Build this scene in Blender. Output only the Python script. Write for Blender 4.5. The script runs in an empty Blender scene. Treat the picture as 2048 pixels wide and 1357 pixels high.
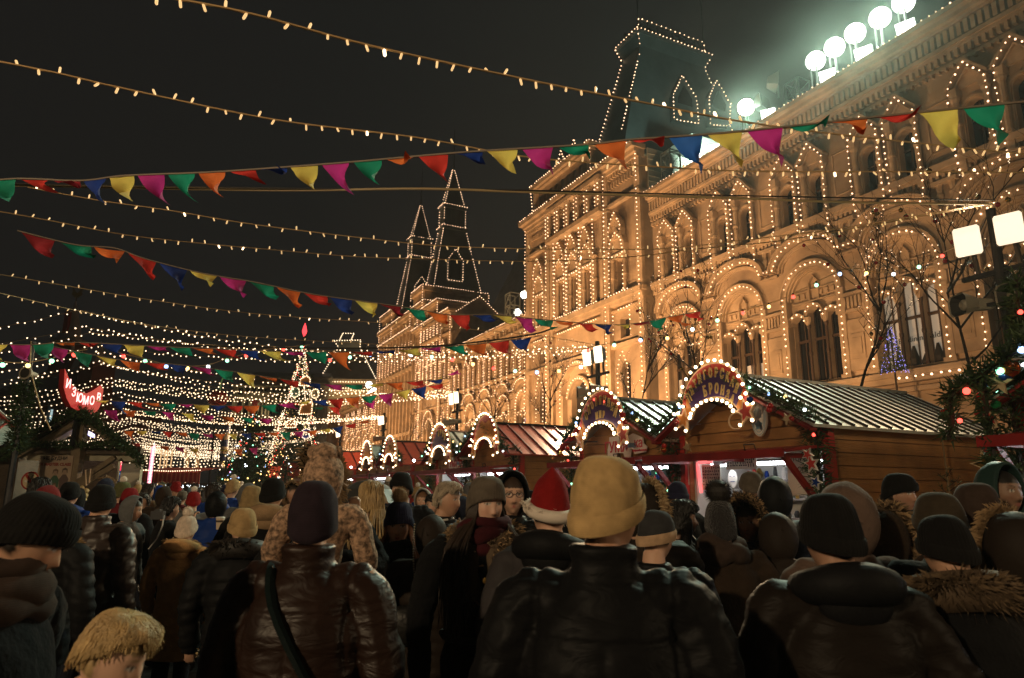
import bpy, math, random
import numpy as np
from mathutils import Vector, Matrix, Euler
R=math.radians; PI=math.pi
rnd=random.Random(7)
scene=bpy.context.scene; COL=scene.collection
# ---------------------------------------------------------------- camera model
FPX=1365.0; CXP,CYP=1024.0,678.5; CAMH=1.70
TILT=math.atan(302/FPX); ROLL=R(0.5)
_f=np.array([0,math.cos(TILT),math.sin(TILT)]); _u0=np.array([0,-math.sin(TILT),math.cos(TILT)])
_r=np.array([1.,0,0])*math.cos(ROLL)+_u0*math.sin(ROLL); _u=np.cross(_r,_f)
def ray(px,py): return _f+_r*((px-CXP)/FPX)+_u*((CYP-py)/FPX)
def at(px,py,Y):
    d=ray(px,py); q=d*(Y/d[1]); return Vector((q[0],q[1],q[2]+CAMH))
YAW=R(26.4)
DV=np.array([-math.sin(YAW),math.cos(YAW),0]); NV=np.array([math.cos(YAW),math.sin(YAW),0])
def onplane(px,py,p):           # point on the vertical plane at distance p parallel to the facade
    d=ray(px,py); q=d*(p/(d@NV)); return Vector((q[0],q[1],q[2]+CAMH))
def FW(u,n,z):                   # facade frame (u right, n away, z up) -> world
    q=-DV*u+NV*n; return Vector((q[0],q[1],z))
FROT=-(PI/2-YAW)
def fac_s(px,py,s):             # point on the plane at given s, returns (u,n,z)
    d=ray(px,py); t=s/(d@DV); q=d*t; return (-s,float(q@NV),float(q[2]+CAMH))
cam=bpy.data.cameras.new('camera'); co=bpy.data.objects.new('camera',cam); COL.objects.link(co)
M4=Matrix(((_r[0],_u[0],-_f[0],0),(_r[1],_u[1],-_f[1],0),(_r[2],_u[2],-_f[2],CAMH),(0,0,0,1)))
co.matrix_world=M4
cam.sensor_width=36; cam.lens=36*FPX/2048; cam.clip_end=2000; cam.clip_start=.05
cam.dof.use_dof=True; cam.dof.focus_distance=6.0; cam.dof.aperture_fstop=4.0
scene.camera=co
# ---------------------------------------------------------------- render settings
scene.render.engine='CYCLES'; cy=scene.cycles
cy.use_denoising=True
try: cy.denoiser='OPENIMAGEDENOISE'
except Exception: pass
cy.max_bounces=5; cy.diffuse_bounces=2; cy.glossy_bounces=2; cy.transmission_bounces=2; cy.transparent_max_bounces=6
cy.sample_clamp_indirect=2.5; cy.sample_clamp_direct=0; cy.caustics_reflective=False; cy.caustics_refractive=False
cy.use_light_tree=True
vs=scene.view_settings; scene.display_settings.display_device='sRGB'
vs.view_transform='Standard'; vs.look='None'; vs.exposure=0; vs.gamma=1
# ---------------------------------------------------------------- materials
MATS={}
def mat(name,base=(.5,.5,.5),rough=.6,metal=0,emit=None,estr=0,noise=None,bump=None,spec=.5,sample=True,attr=None,sheen=0,coat=0,mask=None):
    """noise=(scale,amount[,detail]) colour mottling, bump=(kind,scale,strength)"""
    if name in MATS: return MATS[name]
    m=bpy.data.materials.new(name); MATS[name]=m; m.use_nodes=True
    nt=m.node_tree; N=nt.nodes; L=nt.links; b=N['Principled BSDF']
    b.inputs['Base Color'].default_value=(*base,1); b.inputs['Roughness'].default_value=rough; b.inputs['Metallic'].default_value=metal
    b.inputs['Specular IOR Level'].default_value=spec
    if sheen: b.inputs['Sheen Weight'].default_value=sheen; b.inputs['Sheen Roughness'].default_value=.5
    if coat: b.inputs['Coat Weight'].default_value=coat; b.inputs['Coat Roughness'].default_value=.15
    if emit:
        b.inputs['Emission Color'].default_value=(*emit,1); b.inputs['Emission Strength'].default_value=estr
        if not sample: m.cycles.emission_sampling='NONE'
    tc=N.new('ShaderNodeTexCoord')
    src=None
    if attr:
        at_=N.new('ShaderNodeAttribute'); at_.attribute_name=attr; src=at_.outputs['Color']
    if noise:
        t=N.new('ShaderNodeTexNoise'); t.inputs['Scale'].default_value=noise[0]; t.inputs['Detail'].default_value=noise[2] if len(noise)>2 else 5
        L.new(tc.outputs['Object'],t.inputs['Vector'])
        mr=N.new('ShaderNodeMapRange'); mr.inputs[1].default_value=.3; mr.inputs[2].default_value=.7
        mr.inputs[3].default_value=1-noise[1]; mr.inputs[4].default_value=1+noise[1]*.7
        L.new(t.outputs['Fac'],mr.inputs[0])
        mx=N.new('ShaderNodeMix'); mx.data_type='RGBA'; mx.blend_type='MULTIPLY'; mx.inputs[0].default_value=1
        if src: L.new(src,mx.inputs[6])
        else: mx.inputs[6].default_value=(*base,1)
        L.new(mr.outputs[0],mx.inputs[7]); src=mx.outputs[2]
    if src: L.new(src,b.inputs['Base Color'])
    if bump:
        k,sc,st=bump; bp=N.new('ShaderNodeBump'); bp.inputs['Strength'].default_value=st; bp.inputs['Distance'].default_value=.02
        if k=='noise':
            t=N.new('ShaderNodeTexNoise'); t.inputs['Scale'].default_value=sc; t.inputs['Detail'].default_value=6; L.new(tc.outputs['Object'],t.inputs['Vector']); h=t.outputs['Fac']
        elif k=='fold':
            mp=N.new('ShaderNodeMapping'); mp.inputs['Scale'].default_value=(1,1,2.2); L.new(tc.outputs['Object'],mp.inputs['Vector'])
            t=N.new('ShaderNodeTexNoise'); t.inputs['Scale'].default_value=sc; t.inputs['Detail'].default_value=3; t.inputs['Distortion'].default_value=1.2; L.new(mp.outputs[0],t.inputs['Vector']); h=t.outputs['Fac']
        elif k=='knit':
            t=N.new('ShaderNodeTexWave'); t.wave_type='BANDS'; t.bands_direction='Z'; t.inputs['Scale'].default_value=sc; t.inputs['Distortion'].default_value=2.5; t.inputs['Detail'].default_value=3; t.inputs['Detail Scale'].default_value=6; L.new(tc.outputs['Object'],t.inputs['Vector']); h=t.outputs['Fac']
        elif k=='rib':
            t=N.new('ShaderNodeTexWave'); t.wave_type='BANDS'; t.bands_direction='X'; t.inputs['Scale'].default_value=sc; t.inputs['Distortion'].default_value=.6; L.new(tc.outputs['Object'],t.inputs['Vector']); h=t.outputs['Fac']
        elif k=='quilt':
            t=N.new('ShaderNodeTexWave'); t.wave_type='BANDS'; t.bands_direction='DIAGONAL'; t.inputs['Scale'].default_value=sc; L.new(tc.outputs['Object'],t.inputs['Vector'])
            mp=N.new('ShaderNodeMapping'); mp.inputs['Scale'].default_value=(-1,1,1); L.new(tc.outputs['Object'],mp.inputs['Vector'])
            t2=N.new('ShaderNodeTexWave'); t2.wave_type='BANDS'; t2.bands_direction='DIAGONAL'; t2.inputs['Scale'].default_value=sc; L.new(mp.outputs[0],t2.inputs['Vector'])
            mm=N.new('ShaderNodeMath'); mm.operation='MINIMUM'; L.new(t.outputs['Fac'],mm.inputs[0]); L.new(t2.outputs['Fac'],mm.inputs[1]); h=mm.outputs[0]
        elif k=='puff':
            t=N.new('ShaderNodeTexWave'); t.wave_type='BANDS'; t.bands_direction='Z'; t.wave_profile='SIN'; t.inputs['Scale'].default_value=sc; t.inputs['Distortion'].default_value=1.0; L.new(tc.outputs['Object'],t.inputs['Vector']); h=t.outputs['Fac']; bp.inputs['Distance'].default_value=.06
        elif k=='block':
            mp=N.new('ShaderNodeMapping'); mp.inputs['Rotation'].default_value=(PI/2,0,0); L.new(tc.outputs['Object'],mp.inputs['Vector'])
            bt=N.new('ShaderNodeTexBrick'); bt.inputs['Scale'].default_value=1; bt.inputs['Brick Width'].default_value=.95; bt.inputs['Row Height'].default_value=.38; bt.inputs['Mortar Size'].default_value=.012; bt.inputs['Mortar Smooth'].default_value=.3; L.new(mp.outputs[0],bt.inputs['Vector'])
            t=N.new('ShaderNodeTexNoise'); t.inputs['Scale'].default_value=sc; t.inputs['Detail'].default_value=6; L.new(tc.outputs['Object'],t.inputs['Vector'])
            mm=N.new('ShaderNodeMath'); mm.operation='MULTIPLY_ADD'; mm.inputs[1].default_value=-1.2; L.new(bt.outputs['Fac'],mm.inputs[0]); L.new(t.outputs['Fac'],mm.inputs[2]); h=mm.outputs[0]
        elif k=='grain':
            mp=N.new('ShaderNodeMapping'); mp.inputs['Scale'].default_value=(.6,.6,9); L.new(tc.outputs['Object'],mp.inputs['Vector'])
            t=N.new('ShaderNodeTexNoise'); t.inputs['Scale'].default_value=sc; t.inputs['Detail'].default_value=5; L.new(mp.outputs[0],t.inputs['Vector']); h=t.outputs['Fac']
        L.new(h,bp.inputs['Height']); L.new(bp.outputs[0],b.inputs['Normal'])
    return m
STONE=mat('facade_stone',(.42,.315,.20),.75,noise=(.55,.42,9),bump=('block',5,.55))
STONE2=mat('facade_stone_trim',(.50,.385,.25),.7,noise=(.9,.34,9),bump=('noise',9,.4))
GLASSD=mat('dark_window_glass',(.012,.012,.014),.08,spec=.7)
WOODFR=mat('window_frame_brown',(.08,.05,.03),.5)
SHEET=mat('roof_sheet_metal',(.13,.15,.15),.42,metal=.55,noise=(.8,.25),bump=('noise',3,.2))
PLANKG=mat('pale_parapet_boards',(.55,.58,.5),.6,noise=(1.2,.15))
BULB=mat('warm_bulb',(1,.9,.7),.4,emit=(1,.60,.35),estr=3.6)
BULBN=mat('warm_bulb_plain',(1,.9,.7),.4,emit=(1,.74,.47),estr=3.2,sample=False)
WIRE=mat('warm_wire',(.42,.27,.13),.5)
WIRED=mat('dark_wire',(.03,.025,.02),.6)
DARK=mat('dark_metal',(.03,.03,.032),.5,metal=.4)
# ---------------------------------------------------------------- mesh builder
_ico=None
def ico():
    global _ico
    if _ico is None:
        p=(1+5**.5)/2; v=[(-1,p,0),(1,p,0),(-1,-p,0),(1,-p,0),(0,-1,p),(0,1,p),(0,-1,-p),(0,1,-p),(p,0,-1),(p,0,1),(-p,0,-1),(-p,0,1)]
        k=1/math.sqrt(1+p*p); v=[(a*k,b*k,c*k) for a,b,c in v]
        f=[(0,11,5),(0,5,1),(0,1,7),(0,7,10),(0,10,11),(1,5,9),(5,11,4),(11,10,2),(10,7,6),(7,1,8),(3,9,4),(3,4,2),(3,2,6),(3,6,8),(3,8,9),(4,9,5),(2,4,11),(6,2,10),(8,6,7),(9,8,1)]
        _ico=(v,f)
    return _ico
class MB:
    def __init__(s): s.v=[]; s.f=[]; s.m=[]; s.mats=[]; s.cur=0
    def use(s,m):
        if m not in s.mats: s.mats.append(m)
        s.cur=s.mats.index(m); return s
    def add(s,vs,fs):
        o=len(s.v); s.v.extend([tuple(x) for x in vs])
        for f in fs: s.f.append(tuple(i+o for i in f)); s.m.append(s.cur)
        return s
    def quad(s,a,b,c,d): return s.add([a,b,c,d],[(0,1,2,3)])
    def tri(s,a,b,c): return s.add([a,b,c],[(0,1,2)])
    def box(s,x0,x1,y0,y1,z0,z1):
        return s.add([(x0,y0,z0),(x1,y0,z0),(x1,y1,z0),(x0,y1,z0),(x0,y0,z1),(x1,y0,z1),(x1,y1,z1),(x0,y1,z1)],
            [(0,3,2,1),(4,5,6,7),(0,1,5,4),(1,2,6,5),(2,3,7,6),(3,0,4,7)])
    def beam(s,a,b,w,h=None,up=(0,0,1)):
        a=Vector(a); b=Vector(b); h=h or w; d=(b-a).normalized(); upv=Vector(up)
        x=d.cross(upv)
        if x.length<1e-4: x=d.cross(Vector((0,1,0)))
        x.normalize(); y=x.cross(d)
        vs=[p+x*i*w/2+y*j*h/2 for p in (a,b) for i,j in ((-1,-1),(1,-1),(1,1),(-1,1))]
        return s.add(vs,[(0,1,2,3),(7,6,5,4),(0,4,5,1),(1,5,6,2),(2,6,7,3),(3,7,4,0)])
    def tube(s,pts,r,seg=6,cap=True,flat=1.0):
        pts=[Vector(p) for p in pts]; n=len(pts)
        rr=r if isinstance(r,(list,tuple)) else [r]*n
        prev=None; vs=[]
        for i,p in enumerate(pts):
            d=(pts[min(i+1,n-1)]-pts[max(i-1,0)])
            if d.length<1e-9: d=Vector((0,0,1))
            d.normalize()
            if prev is None:
                x=d.orthogonal().normalized()
            else:
                x=prev-d*prev.dot(d)
                if x.length<1e-6: x=d.orthogonal()
                x.normalize()
            prev=x; y=d.cross(x)
            for k in range(seg):
                a=2*PI*k/seg; vs.append(p+x*math.cos(a)*rr[i]+y*math.sin(a)*rr[i]*flat)
        fs=[]
        for i in range(n-1):
            for k in range(seg):
                k2=(k+1)%seg; fs.append((i*seg+k,i*seg+k2,(i+1)*seg+k2,(i+1)*seg+k))
        if cap: fs.append(tuple(range(seg-1,-1,-1))); fs.append(tuple((n-1)*seg+k for k in range(seg)))
        return s.add(vs,fs)
    def lathe(s,c,prof,seg=12,ax=(0,0,1)):
        """prof list of (r,h) along axis from point c"""
        c=Vector(c); a=Vector(ax).normalized(); x=a.orthogonal().normalized(); y=a.cross(x); vs=[]
        for r,h in prof:
            for k in range(seg):
                t=2*PI*k/seg; vs.append(c+a*h+(x*math.cos(t)+y*math.sin(t))*r)
        fs=[]
        for i in range(len(prof)-1):
            for k in range(seg):
                k2=(k+1)%seg; fs.append((i*seg+k,i*seg+k2,(i+1)*seg+k2,(i+1)*seg+k))
        fs.append(tuple(range(seg-1,-1,-1))); fs.append(tuple((len(prof)-1)*seg+k for k in range(seg)))
        return s.add(vs,fs)
    def ball(s,c,r,sub=0):
        v,f=ico()
        if sub==0: return s.add([(c[0]+r*a,c[1]+r*b,c[2]+r*d) for a,b,d in v],f)
        return s.ell(c,(r,r,r),8 if sub==1 else 16,6 if sub==1 else 10)
    def ell(s,c,r,seg=16,ring=10,rot=None):
        vs=[]; fs=[]
        for i in range(1,ring):
            t=PI*i/ring
            for k in range(seg):
                a=2*PI*k/seg; p=Vector((r[0]*math.sin(t)*math.cos(a),r[1]*math.sin(t)*math.sin(a),r[2]*math.cos(t)))
                if rot: p=rot@p
                vs.append(p+Vector(c))
        for q in (1,-1):
            p=Vector((0,0,r[2]*q)); p=rot@p if rot else p; vs.append(p+Vector(c))
        T=(ring-1)*seg
        for i in range(ring-2):
            for k in range(seg):
                k2=(k+1)%seg; fs.append((i*seg+k,(i+1)*seg+k,(i+1)*seg+k2,i*seg+k2))
        for k in range(seg):
            k2=(k+1)%seg; fs.append((T,k,k2)); fs.append((T+1,(ring-2)*seg+k2,(ring-2)*seg+k))
        return s.add(vs,fs)
    def prism(s,poly,fn0,fn1):
        """poly 2-D list; fn0/fn1 map (a,b)->3-D for the two faces"""
        n=len(poly); vs=[fn0(*p) for p in poly]+[fn1(*p) for p in poly]
        fs=[tuple(range(n)),tuple(range(2*n-1,n-1,-1))]+[(i,(i+1)%n,n+(i+1)%n,n+i) for i in range(n)]
        return s.add(vs,fs)
    def band(s,path,w,n0,n1):
        """flat moulding in the facade plane along path [(u,z)], width w outward (left of travel), from n0 (back) to n1 (front)"""
        P=[Vector((p[0],p[1])) for p in path]; n=len(P); O=[]
        for i in range(n):
            d=(P[min(i+1,n-1)]-P[max(i-1,0)]).normalized(); O.append(P[i]+Vector((-d.y,d.x))*w)
        for i in range(n-1):
            a,b,c,d=P[i],P[i+1],O[i+1],O[i]
            s.quad((a.x,n1,a.y),(b.x,n1,b.y),(c.x,n1,c.y),(d.x,n1,d.y))
            s.quad((a.x,n0,a.y),(b.x,n0,b.y),(b.x,n1,b.y),(a.x,n1,a.y))
            s.quad((d.x,n1,d.y),(c.x,n1,c.y),(c.x,n0,c.y),(d.x,n0,d.y))
        return s
    def wall(s,u0,u1,z0,z1,n,ops,depth,seg=10):
        """ops: (uc,hw,zb,zs,rise) opening with elliptical head of given rise"""
        us={u0,u1}
        for o in ops:
            for k in range(seg+1): us.add(o[0]-o[1]*math.cos(PI*k/seg) if o[4]>0 else o[0]-o[1]+2*o[1]*k/seg)
        us=sorted(x for x in us if u0-1e-6<=x<=u1+1e-6)
        def top(o,u):
            x=(u-o[0])/o[1]; return o[3]+o[4]*math.sqrt(max(0,1-x*x))
        for a,b in zip(us,us[1:]):
            if b-a<1e-5: continue
            mid=(a+b)/2; act=sorted([o for o in ops if abs(mid-o[0])<o[1]],key=lambda o:o[2])
            za=zb=z0
            for o in act:
                if o[2]>max(za,zb)+1e-4: s.quad((a,n,za),(b,n,zb),(b,n,o[2]),(a,n,o[2]))
                ta,tb=top(o,a),top(o,b)
                s.quad((a,n,ta),(b,n,tb),(b,n+depth,tb),(a,n+depth,ta))
                s.quad((a,n,o[2]),(a,n+depth,o[2]),(b,n+depth,o[2]),(b,n,o[2]))
                za,zb=ta,tb
            s.quad((a,n,za),(b,n,zb),(b,n,z1),(a,n,z1))
        for o in ops:
            for sg in (-1,1):
                u=o[0]+sg*o[1]; s.quad((u,n,o[2]),(u,n,o[3]),(u,n+depth,o[3]),(u,n+depth,o[2]))
        return s
    def build(s,name,parent=None,loc=(0,0,0),rot=None,smooth=False,mats=None):
        me=bpy.data.meshes.new(name); me.from_pydata(s.v,[],s.f)
        for m in (mats or s.mats): me.materials.append(m)
        if len(s.mats)>1: me.polygons.foreach_set('material_index',s.m)
        if smooth: me.polygons.foreach_set('use_smooth',[True]*len(s.f))
        me.update(); o=bpy.data.objects.new(name,me); COL.objects.link(o); o.location=loc
        if rot is not None: o.rotation_euler=rot if not isinstance(rot,(int,float)) else (0,0,rot)
        if parent: o.parent=parent
        return o
def tag(o,label,cat,group=None,kind=None):
    if label: o['label']=label
    if cat: o['category']=cat
    if group: o['group']=group
    if kind: o['kind']=kind
    return o
def thing(name,label,cat,loc=(0,0,0),rot=0,group=None):
    o=bpy.data.objects.new(name,None); COL.objects.link(o); o.location=loc; o.rotation_euler=(0,0,rot) ; o.empty_display_size=.2
    return tag(o,label,cat,group)
def structure(o): o['kind']='structure'; return o
def dup(o,parent=None):
    c=o.copy(); COL.objects.link(c)
    if parent: c.parent=parent
    for ch in o.children: dup(ch,c)
    return c
def lamp(name,kind,loc,target,energy,color,size=.3,spot=60,blend=.4,parent=None):
    l=bpy.data.lights.new(name,kind); l.energy=energy; l.color=color
    if kind=='SPOT': l.spot_size=R(spot); l.spot_blend=blend; l.shadow_soft_size=size
    elif kind=='AREA': l.shape='SQUARE'; l.size=size
    else: l.shadow_soft_size=size
    o=bpy.data.objects.new(name,l); COL.objects.link(o); o.location=loc
    d=(Vector(target)-Vector(loc)); o.rotation_euler=d.to_track_quat('-Z','Y').to_euler()
    return o
def resample(path,step,phase=.5):
    """equally spaced points along polyline"""
    P=[Vector(p) for p in path]; out=[]; acc=-step*phase; 
    for a,b in zip(P,P[1:]):
        L=(b-a).length
        if L<1e-9: continue
        t=-acc if acc<0 else step-acc
        while t<=L+1e-9:
            out.append(a+(b-a)*(t/L)); t+=step
        acc=(acc+L) if acc+L<0 else (L-(t-step))
    return out
def fstring(paths,label,r=.05,step=.33,name='light_string',group=None,cat='string light',wire=True,bm=None):
    """bulb string fixed on the building: paths in facade coords"""
    o0=paths[0][0]; b=MB()
    for p in paths:
        q=[(x[0]-o0[0],x[1]-o0[1],x[2]-o0[2]) for x in p]
        if wire: b.use(WIRE).tube(q,.012,3,False)
        b.use(bm or BULB)
        for c in resample(q,step):
            if rnd.random()<.975: b.ball((c.x+rnd.uniform(-.025,.025),c.y-.02,c.z+rnd.uniform(-.03,.03)),r*rnd.uniform(.72,1.18))
    o=b.build(name,None,FW(*o0),FROT)
    return tag(o,label,cat,group)
# ================================================================ BUILDING
BS=60.0; BN=28.0
store=thing('department_store','long ornate sandstone trading hall with arched windows and steep tower roofs, outlined in bulbs','building',FW(-BS,BN,0),FROT)
BOFF=(BS,-BN,0)
def part(mb,name,parent=None,label=None,smooth=False):
    o=mb.build(name,parent or store,BOFF if (parent is None or parent is store) else (0,0,0),None,smooth)
    if label: o['label']=label
    return o
def arc(uc,zc,r,a0,a1,k=14,rz=None):
    rz=rz or r
    return [(uc+r*math.cos(R(a0+(a1-a0)*i/k)),zc+rz*math.sin(R(a0+(a1-a0)*i/k))) for i in range(k+1)]
def col(b,u,n,z0,z1,r,seg=8,waist=False):
    h=z1-z0; p=[(r*1.35,0),(r*1.35,.1),(r,.16)]
    if waist: p+=[(r,h*.46),(r*1.3,h*.48),(r*1.3,h*.52),(r,h*.54)]
    p+=[(r,h-.24),(r*1.5,h-.1),(r*1.5,h)]
    b.lathe((u,n,z0),p,seg)
def bay_win(uc,n,hw=.38,zb=15.35,zs=17.15): return (uc,hw,zb,zs,hw)
def aedicule(uc,n,hi=True):
    """gabled window surround"""
    b=MB().use(STONE2)
    for sg in (-1,1):
        col(b,uc+sg*.60,n-.22,15.3,17.75,.13,8 if hi else 6,True)
        b.box(uc+sg*.60-.17,uc+sg*.60+.17,n-.40,n+.0,17.75,18.12)
        b.box(uc+sg*.60-.15,uc+sg*.60+.15,n-.34,n+.0,14.55,15.27); b.box(uc+sg*.60-.11,uc+sg*.60+.11,n-.26,n,14.25,14.55)
    b.band(arc(uc,17.15,.40,180,0,12),-.0,n,n-.02) if False else None
    b.band(arc(uc,17.15,.42,180,0,12),.10,n,n-.10); b.band([(uc-.42,15.3),(uc-.42,17.15)],.10,n,n-.10); b.band([(uc+.42,17.15),(uc+.42,15.3)],.10,n,n-.10)
    # gable: raked hood projecting
    for sg in (-1,1):
        a=(uc+sg*.86,18.10); c=(uc,19.12)
        b.prism([(0,0),(1,0),(1,1),(0,1)],lambda x,y,a=a,c=c:(a[0]+(c[0]-a[0])*x,n-.48,a[1]+(c[1]-a[1])*x+(.16*y)),lambda x,y,a=a,c=c:(a[0]+(c[0]-a[0])*x,n,a[1]+(c[1]-a[1])*x+(.16*y)))
        a2=(uc+sg*.58,18.12); c2=(uc,18.8)
        b.prism([(0,0),(1,0),(1,1),(0,1)],lambda x,y,a=a2,c=c2:(a[0]+(c[0]-a[0])*x,n-.26,a[1]+(c[1]-a[1])*x+(.09*y)),lambda x,y,a=a2,c=c2:(a[0]+(c[0]-a[0])*x,n,a[1]+(c[1]-a[1])*x+(.09*y)))
    b.tri((uc-.62,n-.12,18.1),(uc+.62,n-.12,18.1),(uc,n-.12,18.85))
    b.quad((uc-.62,n,18.1),(uc+.62,n,18.1),(uc+.62,n-.12,18.1),(uc-.62,n-.12,18.1))
    return b
def aed_lights(uc,n):
    m=n-.50
    return [[(uc-.62,n-.30,14.15),(uc-.74,n-.36,14.6),(uc-.74,m+.06,15.2),(uc-.74,m+.04,18.1),(uc,m,19.06),(uc+.74,m+.04,18.1),(uc+.74,m+.06,15.2),(uc+.74,n-.36,14.6),(uc+.62,n-.30,14.15)]]
SHOPLIT=mat('lit_shop_interior',(.5,.48,.42),.7,emit=(1,.86,.64),estr=.16)
def shop_arch(b,uc,n,hi=True):
    """tripartite shop window under one arch: tympanum, three small arches, columns"""
    b.use(STONE2)
    for k,sg in ((0,-1),(1,0),(2,1)):
        zc=10.05+(.35 if sg==0 else 0); x=uc+sg*1.02
        b.band(arc(x,zc,.44,180,0,10),.07,n+.30,n+.06); b.band(arc(x,zc,.51,180,0,10),.06,n+.30,n-.02)
    for x in (uc-.51,uc+.51):
        b.use(WOODFR); col(b,x,n+.24,7.0,9.95,.075,8,True); b.use(STONE2)
        b.lathe((x,n+.2,9.9),[(.08,0),(.19,.25),(.21,.42)],8)
    if hi:
        for i in range(7):
            x=uc-1.05+.35*i
            if abs(x-uc)<.3: continue
            h=1.62 if abs(x-uc)<.9 else 1.1
            b.box(x-.11,x+.11,n+.2,n+.29,11.35,11.6)
        b.band([(uc-.24,11.15),(uc-.24,12.05)],.07,n+.3,n+.14); b.band([(uc-.24,12.05),(uc,12.4),(uc+.24,12.05)],.07,n+.3,n+.14); b.band([(uc+.24,12.05),(uc+.24,11.15)],.07,n+.3,n+.14)
        b.box(uc-1.35,uc+1.35,n+.16,n+.3,11.08,11.17); b.box(uc-1.2,uc+1.2,n+.2,n+.3,11.68,11.74)
    b.wall(uc-1.62,uc+1.62,7.0,12.95,n+.30,[(uc-1.02,.455,7.0,10.05,.44),(uc,.455,7.0,10.40,.44),(uc+1.02,.455,7.0,10.05,.44)],.3,8)
def shop_lights(uc,n):
    L=[[(u,n-.16,z) for u,z in [(uc-1.68,7.1)]+arc(uc,11.3,1.68,180,0,20)+[(uc+1.68,7.1)]]]
    for sg in (-1,0,1):
        zc=10.05+(.35 if sg==0 else 0)
        L.append([(u,n-.02,z) for u,z in arc(uc+sg*1.02,zc,.47,175,5,10)])
    return L
def wavy(ucs,n,hw=1.85,z0=13.15):
    p=[]
    for uc in ucs: p+=[(u,n-.42,z) for u,z in arc(uc,z0-.0,hw,180,0,16,1.15)]
    return p
def wing(ss,n,sA,sB,hi,words,nm,zc=21.6,first=None):
    """a stretch of wing from s=sA to s=sB with bay centres ss"""
    us=[-s for s in ss]; u0,u1=-sB,-sA
    b=MB().use(STONE); ops=[]
    for uc in us:
        ops+=[(uc-.9,.38,15.35,17.15,.38),(uc+.9,.38,15.35,17.15,.38),(uc,1.5,7.0,11.3,1.5),(uc,1.25,.6,3.6,1.25)]
    b.wall(u0,u1,0,zc-.1,n,ops,.42,12 if hi else 8)
    # recessed-looking panels, piers, dentils
    half=abs(us[1]-us[0])/2
    b.use(STONE2)
    for i,uc in enumerate(us):
        for e in (uc+half,):
            if u0<e<u1-.3:
                for q in (-.42,.12): b.lathe((e+q+.15,n-.12,13.3),[(.17,0),(.12,.12),(.10,.35),(.15,.55),(.15,.62),(.1,.7),(.14,1.0),(.19,1.1)],6)
                b.box(e-.55,e+.55,n-.3,n,13.18,13.3); b.box(e-.55,e+.55,n-.32,n,14.35,14.5)
                b.box(e-.62,e+.62,n-.10,n,7.2,9.6)
                b.box(e-.36,e+.36,n-.16,n-.1,7.7,8.9); b.box(e-.24,e+.24,n-.2,n-.1,7.9,8.7)
                for q in range(6): b.box(e-.55+q*.2,e-.43+q*.2,n-.16,n,10.15,10.7)
                b.box(e-.66,e+.66,n-.16,n,9.95,10.1); b.box(e-.66,e+.66,n-.2,n,10.75,10.9)
                # panel between pairs
                b.band([(e-.42,15.9),(e-.42,18.0),(e+.42,18.0),(e+.42,15.9),(e-.42,15.9)],.07,n,n-.05)
    part(b,'wing_wall',None,nm+' wall of the hall')
    b=MB().use(STONE2)   # ledge between storeys
    b.box(u0,u1,n-.36,n,14.95,15.22); b.box(u0,u1,n-.28,n,14.78,14.95); b.box(u0,u1,n-.14,n,14.45,14.6)
    x=u0+.1
    while x<u1-.2:
        if hi: b.box(x,x+.13,n-.22,n,14.6,14.78)
        x+=.26 if hi else 2
    b.box(u0,u1,n-.5,n,6.55,6.8); b.box(u0,u1,n-.38,n,6.3,6.55); b.box(u0,u1,n-.25,n,5.9,6.1)
    part(b,'ledge')
    b=MB().use(STONE2)   # entablature
    b.box(u0,u1,n-.12,n,19.35,19.5); b.box(u0,u1,n-.22,n,19.95,20.1); b.box(u0,u1,n-.32,n,20.1,20.28); b.box(u0,u1,n-.34,n,21.02,21.15)
    b.box(u0,u1,n-.55,n,21.15,21.35); b.box(u0,u1,n-.85,n,21.35,21.58)
    st=.28 if hi else .56; x=u0+.05
    while x<u1-.2:
        b.box(x,x+st*.5,n-.20,n,19.62,19.95); 
        b.box(x,x+st*.62,n-.30,n-.0,20.36,20.95) if hi or int(x*2)%2 else None
        x+=st
    if hi:
        x=u0+.2
        while x<u1: b.tri((x,n-.05,19.5),(x+.3,n-.05,19.5),(x+.15,n-.1,19.35)); b.box(x,x+.1,n-.2,n,19.2,19.36); x+=.3
    part(b,'cornice')
    for uc in us:      # arch mouldings
        b=MB().use(STONE2)
        b.band(arc(uc,13.05,1.92,180,0,18,1.17),.22,n,n-.42); b.band(arc(uc,12.95,1.74,180,0,18,1.08),.10,n,n-.2); b.band(arc(uc,12.95,1.60,180,0,18,1.0),.09,n,n-.1); b.band(arc(uc,13.05,2.16,180,0,18,1.42),.07,n,n-.52)
        b.band([(uc-half-.02,13.12),(uc-1.9,13.12)],.2,n,n-.36); b.band([(uc+1.9,13.12),(uc+half+.02,13.12)],.2,n,n-.36)
        b.band([(uc-half-.02,12.8),(uc-1.9,12.8)],.12,n,n-.16); b.band([(uc+1.9,12.8),(uc+half+.02,12.8)],.12,n,n-.16)
        b.band(arc(uc,11.3,1.52,180,0,18),.24,n,n-.12); b.band(arc(uc,11.3,1.78,180,0,18),.09,n,n-.22); b.band(arc(uc,11.3,1.42,180,0,18),.09,n+.16,n-.02); b.band(arc(uc,11.3,1.34,180,0,18),.09,n+.3,n+.12)
        for sg in (-1,1):
            b.box(uc+sg*1.68-.2,uc+sg*1.68+.2,n-.14,n,7.0,11.28); b.box(uc+sg*1.68-.26,uc+sg*1.68+.26,n-.2,n,10.0,10.25); b.box(uc+sg*1.68-.26,uc+sg*1.68+.26,n-.2,n,6.82,7.1)
        part(b,'arch_moulding')
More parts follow.
